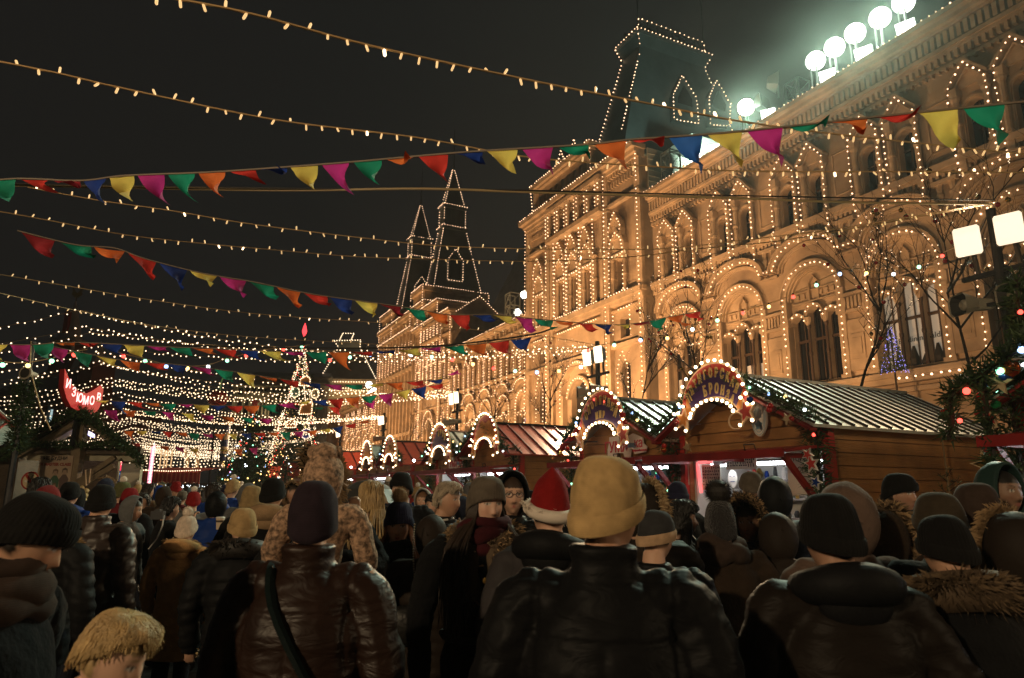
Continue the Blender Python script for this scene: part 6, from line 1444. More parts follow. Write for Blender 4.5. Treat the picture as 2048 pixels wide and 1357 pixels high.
def remesh(mb,vox,smooth=3):
    me=bpy.data.meshes.new('tmp'); me.from_pydata([tuple(v) for v in mb.v],[],mb.f); o=bpy.data.objects.new('tmp',me); COL.objects.link(o)
    md=o.modifiers.new('r','REMESH'); md.mode='VOXEL'; md.voxel_size=vox; md.use_smooth_shade=True
    if smooth: s=o.modifiers.new('s','SMOOTH'); s.iterations=smooth; s.factor=.5
    dg=bpy.context.evaluated_depsgraph_get(); r=bpy.data.meshes.new_from_object(o.evaluated_get(dg)); bpy.data.objects.remove(o); bpy.data.meshes.remove(me)
    return r
def coords(me):
    a=np.empty(len(me.vertices)*3,'f'); me.vertices.foreach_get('co',a); return a.reshape(-1,3).astype(float)
def setco(me,P): me.vertices.foreach_set('co',P.astype('f').ravel()); me.update()
def addmesh(me,name,m,parent):
    me.name=name; me.materials.clear(); me.materials.append(m); me.polygons.foreach_set('use_smooth',[True]*len(me.polygons)); o=bpy.data.objects.new(name,me); COL.objects.link(o); o.parent=parent; return o
def loft(b,rings,seg=20):
    """rings: (cx,cy,cz,rx,ry) horizontal ellipses"""
    V=[];F=[]
    for cx,cyy,cz,rx,ry in rings:
        for k in range(seg):
            a=2*PI*k/seg; c,s=math.cos(a),math.sin(a); q=.82; V.append((cx+rx*math.copysign(abs(c)**q,c),cyy+ry*math.copysign(abs(s)**q,s),cz))
    n=len(rings)
    for i in range(n-1):
        for k in range(seg): k2=(k+1)%seg; F.append((i*seg+k,i*seg+k2,(i+1)*seg+k2,(i+1)*seg+k))
    F.append(tuple(range(seg-1,-1,-1))); F.append(tuple((n-1)*seg+k for k in range(seg)))
    b.add(V,F)
def limb(b,pts,rad,seg=10):
    P=smooth_path(pts,3); n=len(P); R_=np.interp(np.linspace(0,len(pts)-1,n),range(len(pts)),rad); b.tube(P,list(R_),seg)
    b.ball(P[0],R_[0]*1.0,1); b.ball(P[-1],R_[-1]*1.0,1)
def hand(b,w,d,side,curl=.6,k=1.0):
    """palm and five fingers at wrist w, pointing along d"""
    w=Vector(w); d=Vector(d).normalized(); 
    ax=Vector((side,0,0)); n=d.cross(ax)
    if n.length<.2: n=d.cross(Vector((0,1,0)))
    n.normalize(); lat=n.cross(d).normalized()
    q=Matrix((lat,n,d)).transposed()
    b.ell(w+d*.045*k,(.040*k,.017*k,.052*k),12,8,q)
    for i,(o,l) in enumerate(((-.030,.062),(-.010,.074),(.010,.072),(.029,.058))):
        p0=w+d*.085*k+lat*o*k; p1=p0+(d*math.cos(curl*.5)+n*math.sin(curl*.5))*l*.45*k; p2=p1+(d*math.cos(curl*1.3)+n*math.sin(curl*1.3))*l*.35*k; p3=p2+(d*math.cos(curl*2)+n*math.sin(curl*2))*l*.25*k
        b.tube([p0-d*.02*k,p0,p1,p2,p3],[.0095*k,.0095*k,.009*k,.0082*k,.006*k],7)
    p0=w+d*.03*k-lat*.036*k; p1=p0+(d*.6-lat*.6+n*.4).normalized()*.035*k; p2=p1+(d*.85-lat*.1+n*.5).normalized()*.03*k; b.tube([w+d*.02*k-lat*.02*k,p0,p1,p2],[.012*k,.0115*k,.0105*k,.008*k],7)
ARMS={ # shoulder->elbow->wrist->hand direction, for the +x arm, in body coords (facing -y)
 'down':((.215,.0,1.42),(.275,.03,1.13),(.285,-.05,.87),(0,-.15,-1)),
 'pocket':((.215,.0,1.42),(.315,.07,1.13),(.235,-.09,.96),(-.5,-.5,-.7)),
 'front':((.21,.0,1.42),(.27,-.03,1.13),(.14,-.25,1.10),(-.7,-.6,.1)),
 'camera':((.21,-.01,1.43),(.25,-.16,1.22),(.10,-.22,1.50),(-.4,-.35,.7)),
 'cup':((.21,.0,1.42),(.27,-.02,1.15),(.20,-.28,1.24),(-.1,-.8,.5)),
 'hold':((.21,.0,1.43),(.29,-.10,1.40),(.17,-.13,1.64),(-.2,-.1,1)),
 'bag':((.215,.0,1.42),(.29,.04,1.14),(.18,-.16,1.02),(-.6,-.6,-.1)),
}
SKINM=mat('skin',(.5,.3,.2),.5,attr='Col',spec=.35)
CLOTH={}
def cl(name,base,kind='wool'):
    P={'wool':dict(rough=.95,bump=('noise',60,.35),noise=(14,.18),sheen=.04,spec=.15),'leather':dict(rough=.45,bump=('fold',8,.45),noise=(5,.25),spec=.3),'puffer':dict(rough=.62,bump=('noise',40,.15),spec=.12),'quilt':dict(rough=.45,bump=('quilt',5.0,.3),spec=.5),'knit':dict(rough=.92,bump=('knit',55,.16),noise=(25,.22),sheen=.03,spec=.12),'rib':dict(rough=.92,bump=('rib',38,.10),noise=(30,.2),sheen=.03,spec=.12),'shell':dict(rough=.5,bump=('fold',8,.35),noise=(6,.15),spec=.08),'fur':dict(rough=.85,bump=('noise',90,1.0),noise=(30,.4),sheen=.2),'hair':dict(rough=.5,bump=('rib',60,.25),noise=(20,.3),spec=.4)}[kind]
    return mat(name,base,**P)
JEANS=cl('dark_trousers',(.018,.02,.03),'wool'); BOOT=mat('dark_boots',(.015,.013,.012),.4)
class Person: pass
def vnoise(P,s,seed):
    r=np.random.RandomState(seed); a=np.zeros(len(P))
    for i in range(7):
        k=r.normal(size=3)*s*(1+.4*i); a+=np.sin(P@k+r.uniform(0,6.3))/(1+.35*i)
    return a/3
def person(px,py,Y,yaw,label,coat,hem=.80,puff=1.0,turn=(0,0),arms=('down','down'),f=None,vox=.014,group=None,lean=0,fat=1.0,hat=None,hair=None,collar=None,sit=False,skirt=0,scale=None,pos=None):
    f=f or {}; hc=at(px,py,Y) if pos is None else Vector(pos); S=scale or hc.z/1.632
    t=thing('person',label,'person',(hc.x,hc.y,hc.z-1.632*S),R(yaw),group); t.scale=(S,S,S)
    pr=Person(); pr.seed=int(abs(px*3+py*5)); pr.t=t; pr.S=S; pr.coat=coat
    hr=Euler((R(turn[1]),0,R(turn[0]))).to_matrix(); HC=Vector((0,-.005,1.632)); piv=Vector((0,.02,1.53))
    def H(p): return piv+hr@(Vector(p)+HC-piv)
    pr.H=H; pr.hr=hr
    b=MB(); P,F=head_mesh(f); b.add([H(p) for p in P],F)
    for s in (-1,1): b.ell(H((s*.073,.012,-.004)),(.010,.020,.031),10,8,hr)
    b.tube([H((0,.022,-.075)),Vector((0,.03,1.50)),Vector((0,.03,1.40))],[.056,.060,.08],14)
    wb=min(1,fat)*.94; loft(b,[(0,.02,.90,.15*wb,.10*wb),(0,.02,1.05,.145*wb,.10*wb),(0,.015,1.22,.160*wb,.112*wb),(0,.02,1.34,.155*wb,.10*wb),(0,.025,1.43,.10*wb,.075*wb)],16)
    for i,s in enumerate((1,-1)):
        sh,el,wr,hd=ARMS[arms[i]]; m=lambda p:(p[0]*s,p[1],p[2]); limb(b,[m(sh),m(el),m(wr)],[.055,.044,.03]); hand(b,m(wr),m(hd),s,.75)
        if sit: limb(b,[(s*.09,.02,.93),(s*.13,-.36,.86),(s*.12,-.40,.48)],[.09,.065,.042])
        else: limb(b,[(s*.085,.02,.93),(s*.095,.0,.50),(s*.10,.03,.09)],[.09,.06,.042]); b.ell((s*.10,-.04,.05),(.042,.12,.045),10,6)
    me=remesh(b,vox,2 if vox<.01 else 1)
    if vox<.01:
        pass
    Q=coords(me); loc=(np.array(hr).T@(Q-np.array(piv)).T).T+np.array(piv)-np.array(HC)
    inh=(np.abs(loc[:,2])<.13)&(np.abs(loc[:,0])<.1)&(np.abs(loc[:,1])<.13)
    C=np.tile(np.array(f.get('skin',(.52,.30,.20))),(len(Q),1)); C[inh]=face_color(loc[inh],f)
    a=me.color_attributes.new('Col','FLOAT_COLOR','POINT'); a.data.foreach_set('color',np.c_[C,np.ones(len(C))].astype('f').ravel())
    pr.body=addmesh(me,'body',SKINM,t)
    # coat ---------------------------------------------------------------
    b=MB(); p=.014*puff+.014; w=fat
    rings=[(0,.02,hem,.160*w+p+skirt,.120*w+p+skirt*.7),(0,.02,(hem+1.0)/2,.158*w+p+skirt*.6,.120*w+p+skirt*.4),(0,.02,1.02,.146*w+p,.110*w+p),(0,.015,1.12,.150*w+p,.118*w+p),(0,.015,1.25,.166*w+p,.126*w+p),(0,.02,1.34,.168+p*.7,.118+p),(0,.025,1.41,.128+p*.6,.095+p*.8),(0,.03,1.465,.084+p*.5,.075+p*.5),(0,.03,1.51,.070+p*.4,.066+p*.4)]
    if collar=='high': rings+=[(0,.028,1.555,.082+p*.3,.082+p*.3)]
    loft(b,rings,22)
    for i,s in enumerate((1,-1)):
        sh,el,wr,hd=ARMS[arms[i]]; m=lambda q:(q[0]*s,q[1],q[2]); limb(b,[(sh[0]*s*.62,sh[1]+.02,sh[2]-.01),(sh[0]*s,sh[1],sh[2]-.03),(el[0]*s*1.06,el[1],el[2]),m(wr)],[.066+p*.5,.066+p*.6,.054+p*.6,.042+p*.5])
    me=remesh(b,.0095 if vox<=.0105 else .015,4); Q=coords(me); N_=np.empty(len(Q)*3,'f'); me.vertices.foreach_get('normal',N_); N_=N_.reshape(-1,3)
    sd=int(abs(px*13+py*7))%9999; amp=(.0042 if 'shell' in coat.name else .0055)*min(puff,1.5); rough=np.where(np.abs(Q[:,0])>.2,1.5,1.0)
    d=vnoise(Q*np.array([1,1,1.8]),8,sd)*amp*rough+vnoise(Q*np.array([.7,.7,2.6]),17,sd+1)*amp*.55*rough
    mn=coat.name
    if 'puffer' in mn or 'quilted' in mn:
        per=.075 if 'puffer' in mn else .12; ph=Q[:,2]+.012*np.sin(Q[:,0]*14+sd)+.35*np.maximum(0,np.abs(Q[:,0])-.2)
        d+=.011*np.sqrt(np.abs(np.sin(np.pi*ph/per)))-.006
    elif puff<2.5 and vox<=.0105 or 'leather' in mn or 'shell' in mn:
        gr=lambda u,s_: np.exp(-(u/s_)**2); back=N_[:,1]>.2
        d-=.007*gr(Q[:,2]-1.335-.04*np.abs(Q[:,0])*4*np.abs(Q[:,0]),.007)*back*(np.abs(Q[:,0])<.2); d-=.005*gr(Q[:,0],.006)*back*(Q[:,2]<1.33); d-=.009*gr(np.abs(Q[:,0])-(.175+.05*(1.40-Q[:,2])),.010)*(Q[:,2]>1.15); d+=.012*gr(Q[:,2]-hem-.05,.03)-.010*gr(Q[:,2]-hem-.10,.012)
        d-=.006*gr(Q[:,2]-1.475,.012)
    setco(me,Q+N_*d[:,None]); pr.coat_o=addmesh(me,'jacket' if hem>.7 else 'coat',coat,t)
    # trousers, boots
    b=MB()
    for s in (-1,1):
        if sit: limb(b,[(s*.09,.02,.93),(s*.13,-.36,.86),(s*.12,-.40,.50)],[.115,.082,.06])
        else: limb(b,[(s*.085,.02,.93),(s*.097,.0,.50),(s*.10,.03,.12)],[.115,.078,.062])
    b.ell((0,.02,.93),(.17,.12,.1),14,8); addmesh(remesh(b,.022,2),'trousers',JEANS,t)
    for s in (-1,1):
        z0,y0=(.05,-.04) if not sit else (.43,-.44)
        bb=MB().use(BOOT).ell((s*.10,y0,z0),(.052,.135,.052),12,8); bb.lathe((s*.10,y0+.07,z0),[(.055,0),(.052,.14)],10); bb.build('boot',t,smooth=True)
    if hat: hat(pr)
    if hair: hair(pr)
    return pr
def shell(pr,fn,m,name,nu=40,nv=22,th=.006):
    """surface given by fn(u 0..1 around, v 0..1 top->rim) in head coords, with thickness"""
    V=[];F=[]
    for j in range(nv+1):
        for i in range(nu): V.append(pr.H(fn(i/nu,j/nv)))
    for j in range(nv):
        for i in range(nu): i2=(i+1)%nu; F.append((j*nu+i,(j+1)*nu+i,(j+1)*nu+i2,j*nu+i2))
    b=MB().use(m).add(V,F); o=b.build(name,pr.t,smooth=True); s=o.modifiers.new('t','SOLIDIFY'); s.thickness=th; s.offset=-1; return o
def beanie(m,top=.15,k=1.10,rim=.030,fold=True,point=0,tiltb=.0,pom=None,band=None,slouch=0,name='knit_hat',lowback=-.055,bulge=0,ribs=0,lump=0):
    def go(pr):
        NU_=max(40,ribs*5); l0=(pr.seed%7)*.9
        def fn(u,v):
            a=2*PI*u; c,s=math.cos(a),math.sin(a); zr=rim+(lowback-rim)*(.5+.5*s)**1.2   # s=-1 front, +1 back
            th=v*PI/2; zz=zr+(top-zr)*math.cos(th)**(.8 if not point else 1.0); r=math.sin(th)**(.62 if not point else .8)
            r*=1+bulge*math.sin(v*PI); 
            wob=1+.012*math.sin(9*a+5*v)+.010*math.sin(4*a-9*v)+(.0085*math.cos(ribs*a)*min(1,v*2.5) if ribs else 0)+lump*(math.sin(2*a+7*v+l0)+.7*math.sin(3*a-11*v+l0*2)+.5*math.sin(5*a+16*v))
            y=s*.100*k*r*wob+.004+slouch*(1-v)**1.5; x=c*.081*k*r*wob
            return (x,y,zz+point*max(0,1-v*3.5)**2)
        o=shell(pr,fn,m,name,NU_,26)
        if fold:
            V=[];F=[];n=NU_
            for i in range(n):
                a=2*PI*i/n; c,s=math.cos(a),math.sin(a); zr=rim+(lowback-rim)*(.5+.5*s)**1.2
                rb=(.009*math.cos(ribs*a) if ribs else 0)+.006*math.sin(3*a+l0); dzz=.005*math.sin(2*a+l0)
                for dz,dr in ((-.004,1.035+rb),(.012,1.08+rb),(.036,1.075+rb),(.048,1.02)): dz+=dzz; V.append(pr.H((c*.081*k*dr,s*.100*k*dr+.004,zr+dz)))
            for i in range(n):
                for j in range(3): i2=(i+1)%n; F.append((i*4+j,i2*4+j,i2*4+j+1,i*4+j+1))
            b=MB().use(band or m).add(V,F); b.build('hat_brim',pr.t,smooth=True)
        if pom:
            mm,r,n=pom; n*=2; b=MB().use(mm).ell((0,0,0),(r*.82,)*3,12,8); rr=random.Random(5)
            for i in range(n):
                d=Vector((rr.gauss(0,1),rr.gauss(0,1),rr.gauss(0,1))).normalized(); x=d.orthogonal().normalized()*.4; L=r*rr.uniform(.85,1.15); d2=(d+Vector((rr.gauss(0,.25),)*3)).normalized(); b.tri(d*r*.55-x*.005,d*r*.55+x*.005,d2*L)
            c=pr.H((0,slouch,top+r*.55+point)); b.build('pompom',pr.t,c)
    return go
def fur_ring(pr,pts,dirs,m,L,n,name='fur_trim',w=.0030,seed=3):
    n=int(n*3.0); rr=random.Random(seed); b=MB(); ms=m if isinstance(m,tuple) else (m,)
    for i in range(n):
        t_=rr.random()*(len(pts)-1); k=int(t_); q=t_-k; p=Vector(pts[k]).lerp(Vector(pts[k+1]),q); d=Vector(dirs[k]).lerp(Vector(dirs[k+1]),q)
        d=(d.normalized()+Vector((rr.gauss(0,.5),rr.gauss(0,.5),rr.gauss(0,.5)))).normalized(); x=d.orthogonal().normalized(); p=p+Vector((rr.gauss(0,.012),)*3); l=L*rr.uniform(.5,1.15)
        b.use(rr.choice(ms)); e=p+d*l+Vector((0,0,-l*.25)); b.quad(p-x*w,p+x*w,p+d*l*.6+x*w*.7,e)
    return b.build(name,pr.t)
def hood(m,fur=None,k=1.0,depth=.045,furL=.05,n=900,open_=.62,back=.0):
    """hood shell round the head, open at the face; optional fur rim"""
    def go(pr):
        NU,NVs=30,16; V=[];F=[]
        for j in range(NVs+1):
            v=j/NVs                      # 0 back pole -> 1 rim at the face
            th=v*PI*.60
            for i in range(NU):
                a=2*PI*i/NU; r=math.sin(th); x=math.cos(a)*.112*k*r; z=math.sin(a)*(.150*k if math.sin(a)>0 else .165*k)*r+.008; y=.125*k*math.cos(th)+.012
                if v>.75: x*=1-.10*(v-.75)/.25; 
                wob=.014*math.sin(3*a+7*v+1)+.010*math.sin(6*a-11*v)+.012*math.sin(2*a+13*v); V.append(pr.H((x*(1+wob),y-depth*max(0,v-.8)*2.5,z*(1+wob))))
        for j in range(NVs):
            for i in range(NU): i2=(i+1)%NU; F.append((j*NU+i,j*NU+i2,(j+1)*NU+i2,(j+1)*NU+i))
        b=MB().use(m).add(V,F); o=b.build('hood',pr.t,smooth=True); s=o.modifiers.new('t','SOLIDIFY'); s.thickness=.014; s.offset=-1
        if fur:
            ring=V[NVs*NU:]; ring=ring+[ring[0]]; c=pr.H((0,.0,0)); f0=pr.hr@Vector((0,-1,0)); dirs=[(p-c).normalized()*.9+f0*.35 for p in ring]; fur_ring(pr,ring,dirs,fur,furL,n)
    return go
def hood_down(m,fur=None,n=900,L=.06):
    """hood lying on the back of the shoulders / fur collar round the neck"""
    def go(pr):
        b=MB(); pts=[(.135*math.cos(R(a)),.035+.105*math.sin(R(a))*(1.15 if a<181 else .9),1.495-.02*math.cos(R(a))**2+(.0 if a>180 else .012)) for a in range(0,361,15)]
        b.use(m).tube(pts,[.042+.026*max(0,math.sin(R(a))) for a in range(0,361,15)],10); b.ell((0,.125,1.45),(.115,.055,.085),16,10); o=b.build('hood',pr.t,smooth=True)
        if fur: c=Vector((0,.03,1.44)); P=[Vector(p)+Vector((0,0,.03)) for p in pts]; fur_ring(pr,P,[(p-c) for p in P],fur,L,n)
    return go
def collar_fur(m,n=1200,L=.06,r=.05,drop=True):
    def go(pr):
        pts=[(.125*math.cos(R(a)),.03+.10*math.sin(R(a)),1.475+.03*math.sin(R(a))) for a in range(-65,246,12)]
        if drop: pts=[(.06,-.13,1.20)]+pts+[(-.06,-.13,1.20)]
        MB().use(m[0] if isinstance(m,tuple) else m).tube(smooth_path(pts,2),r,8).build('fur_collar',pr.t,smooth=True); P=[Vector(p) for p in smooth_path(pts,2)]; c=Vector((0,.02,1.40)); fur_ring(pr,P,[(p-c) for p in P],m,L,n)
    return go
def scarf(m,rows=3,r=.036,drop=False,high=0):
    def go(pr):
        b=MB().use(m)
        for j in range(rows): 
            z=1.475+.038*j+high; k=1-.06*j; j5=pr.seed%5+j*1.7; b.tube([(.105*k*math.cos(R(a))*(1+.08*math.sin(R(2*a)+j5)),.02+.105*k*math.sin(R(a)),z+.022*math.sin(R(a*1.0+j*80))+.008*math.sin(R(3*a)+j5)) for a in range(0,361,12)],[r*(1-.08*j)*(1+.22*math.sin(R(2*a)+j5*2)+.10*math.sin(R(5*a)+j5)) for a in range(0,361,12)],10)
        if drop: b.tube([(.05,-.1,1.48),(.06,-.14,1.3),(.06,-.14,1.1)],[.03,.045,.04],8,True,.4)
        b.build('scarf',pr.t,smooth=True)
    return go
def hair_long(m,L=.42,n=90,spread=.16,front=True,z0=.05,seed=2,wave=.012,w=.0048,back=True,under=True):
    """tapered locks from the scalp down over the shoulders"""
    def go(pr):
        rr=random.Random(seed); b=MB().use(m)
        for i in range(int(n*2.2)):
            a=(rr.uniform(-.25,PI+.25) if rr.random()<.5 else rr.choice((rr.uniform(-.55,.2),rr.uniform(PI-.2,PI+.55)))) if back else rr.choice((rr.uniform(-.5,.3),rr.uniform(PI-.3,PI+.5)))
            c,s=math.cos(a),math.sin(a); p0=pr.H((c*.078,s*.098+.006,z0+rr.uniform(-.02,.06))); p1=pr.H((c*.090,s*.108+.008,-.06)); ln=L*rr.uniform(.7,1.1)
            out=Vector((c*rr.uniform(.6,1.3)*spread*.5,(s*.09 if s>0 else -.09 if front else 0)+rr.uniform(-.02,.02),0)); hrz=Vector((p1.x*1.05,p1.y,p1.z))
            p2=hrz+out+Vector((0,0,-.14)); p3=p2+Vector((rr.uniform(-.03,.03),rr.uniform(-.03,.02)-(.03 if front and s<.2 else -.02),-(ln-.14)))
            if s>=.2: p2.y=max(p2.y,.15); p3.y=max(p3.y,.17)
            else: p2.y=min(p2.y,-.085); p3.y=min(p3.y,-.155)
            b.tube(smooth_path([p0,p1,p2,p2.lerp(p3,.5)+Vector((rr.uniform(-wave,wave),rr.uniform(-wave,wave),0)),p3],3),[w*.8,w,w*1.1,w*1.1,w*1.1,w*1.1,w,w,w*.9,w*.8,w*.6,w*.4,.001],4,False)
        b.build('hair',pr.t,smooth=True)
    return go
def hair_cap(m,k=1.07,n=260,L=.06,zf=.052,zb=-.07,seed=4,w=.006,ruff=.35,name='hair'):
    """short hair: shell plus many short locks"""
    def go(pr):
        rr=random.Random(seed); b=MB().use(m)
        V=[];F=[];nu,nv=30,12
        for j in range(nv+1):
            for i in range(nu):
                a=2*PI*i/nu; c,s=math.cos(a),math.sin(a); zr=zf+(zb-zf)*min(1,max(0,(s+.45)/.9))+.010*math.sin(5*a+seed)+.008*math.sin(11*a)+.005*math.sin(23*a); v=j/nv; th=v*PI/2; V.append(pr.H((c*.077*k*math.sin(th)**.6,s*.098*k*math.sin(th)**.6+.004,zr+(.124-zr)*math.cos(th)**.85)))
        for j in range(nv):
            for i in range(nu): i2=(i+1)%nu; F.append((j*nu+i,(j+1)*nu+i,(j+1)*nu+i2,j*nu+i2))
        b.add(V,F)
        cen=pr.H((0,0,0))
        for q in range(n):
            j=rr.randint(0,nv-3) if rr.random()<.75 else rr.randint(nv-4,nv-2); i=rr.random()*nu; dr=rr.gauss(0,ruff)*2.2; P_=[]; k0=max(2,int(L/.018))
            for q2 in range(4):
                jj=min(nv,j+q2*k0/3*1.0); ii=i+dr*q2/3; j0=int(jj); j1=min(nv,j0+1); fr_=jj-j0; i0=int(ii)%nu; i1=(i0+1)%nu; fi=ii-math.floor(ii)
                A=V[j0*nu+i0].lerp(V[j0*nu+i1],fi); Bq=V[j1*nu+i0].lerp(V[j1*nu+i1],fi); pt=A.lerp(Bq,fr_); o_=(pt-cen).normalized(); P_.append(pt+o_*(.002+.006*math.sin(PI*q2/3)*rr.uniform(.4,1.4)))
            if (P_[-1]-P_[-2]).length<.004: P_[-1]=P_[-2]+Vector((rr.gauss(0,.004),rr.gauss(0,.004),-.02))
            b.tube(P_,[w*.7,w,w*.8,.0008],4,False)
        b.build(name,pr.t,smooth=True)
    return go
def multi(*fs):
    def go(pr):
        for f_ in fs: f_(pr)
    return go
def strap(m,side=1,w=.022):
    def go(pr): MB().use(m).tube(smooth_path([(side*.10,-.14,1.36),(side*.125,.02,1.475),(side*.05,.20,1.36),(-side*.10,.215,1.12),(-side*.24,.16,.88)],4),w,6,True,.35).build('bag_strap',pr.t)
    return go
def glasses(pr):
    b=MB().use(DARK)
    for s in (-1,1): b.tube([pr.H((s*.032+.022*math.cos(R(a)),-.094,.008+.017*math.sin(R(a)))) for a in range(0,361,30)],.0022,4); b.tube([pr.H((s*.054,-.092,.012)),pr.H((s*.078,.0,.012))],.002,4)
    b.tube([pr.H((-.010,-.098,.01)),pr.H((.010,-.098,.01))],.002,4); b.build('glasses',pr.t)
# fabrics
BK=cl('black_wool',(.007,.007,.008)); BKP=cl('black_puffer',(.009,.009,.010),'puffer'); BKS=cl('black_shell',(.009,.009,.010),'shell'); BKL=cl('black_leather',(.011,.010,.009),'leather')
BRL=cl('brown_leather',(.024,.011,.007),'leather'); QUI=cl('brown_quilted',(.034,.021,.016),'quilt'); BEI=cl('beige_wool_coat',(.55,.31,.13)); NAVY=cl('navy_wool',(.018,.02,.04)); BLUEJ=cl('blue_jacket',(.012,.04,.20),'shell')
GREYH=cl('grey_wool',(.13,.13,.13)); BRNW=cl('brown_wool',(.035,.022,.014)); BRNP=cl('brown_puffer',(.024,.017,.013),'puffer'); GRN=cl('olive_shell',(.04,.045,.03),'shell')
kBK=cl('black_knit',(.009,.0085,.0085),'rib'); kPUR=cl('dark_plum_knit',(.026,.017,.024),'knit'); kTAN=cl('tan_knit',(.52,.34,.15),'knit'); kGRY=cl('grey_brown_knit',(.13,.105,.08),'knit'); kNAV=cl('navy_knit',(.022,.022,.05),'rib'); kWHT=cl('white_knit',(.62,.50,.40),'rib'); kBEI=cl('beige_cable_knit',(.42,.28,.13),'knit'); kSTR=cl('striped_knit',(.30,.21,.10),'knit'); kBUR=cl('burgundy_knit',(.055,.010,.014),'knit'); kRED=cl('santa_red',(.24,.011,.011),'wool'); kPNK=cl('dusty_beige_fleece',(.13,.085,.065),'wool'); kBRN=cl('brown_chunky_knit',(.05,.033,.026),'knit')
FURM=mat('brown_fur',(.09,.058,.032),.8); FURM2=mat('light_brown_fur',(.15,.098,.052),.8); FURT=mat('tan_fur',(.34,.22,.11),.8); FURL_=mat('pale_fur',(.52,.38,.22),.8); FURD=mat('dark_fur',(.05,.035,.025),.8); FURB=mat('black_fur',(.02,.016,.014),.6); FURW=mat('white_fur',(.75,.65,.55),.8)
hDK=cl('dark_brown_hair',(.030,.018,.012),'hair'); hBLK=cl('black_hair',(.012,.010,.009),'hair'); hBLO=cl('blonde_hair',(.46,.31,.14),'hair'); hRED=cl('auburn_hair',(.28,.10,.03),'hair'); hGRY=cl('grey_hair',(.42,.34,.25),'hair'); hLB=cl('light_brown_hair',(.30,.17,.07),'hair')
SK=(.66,.40,.28); SK2=(.56,.32,.21); SK3=(.42,.24,.16)
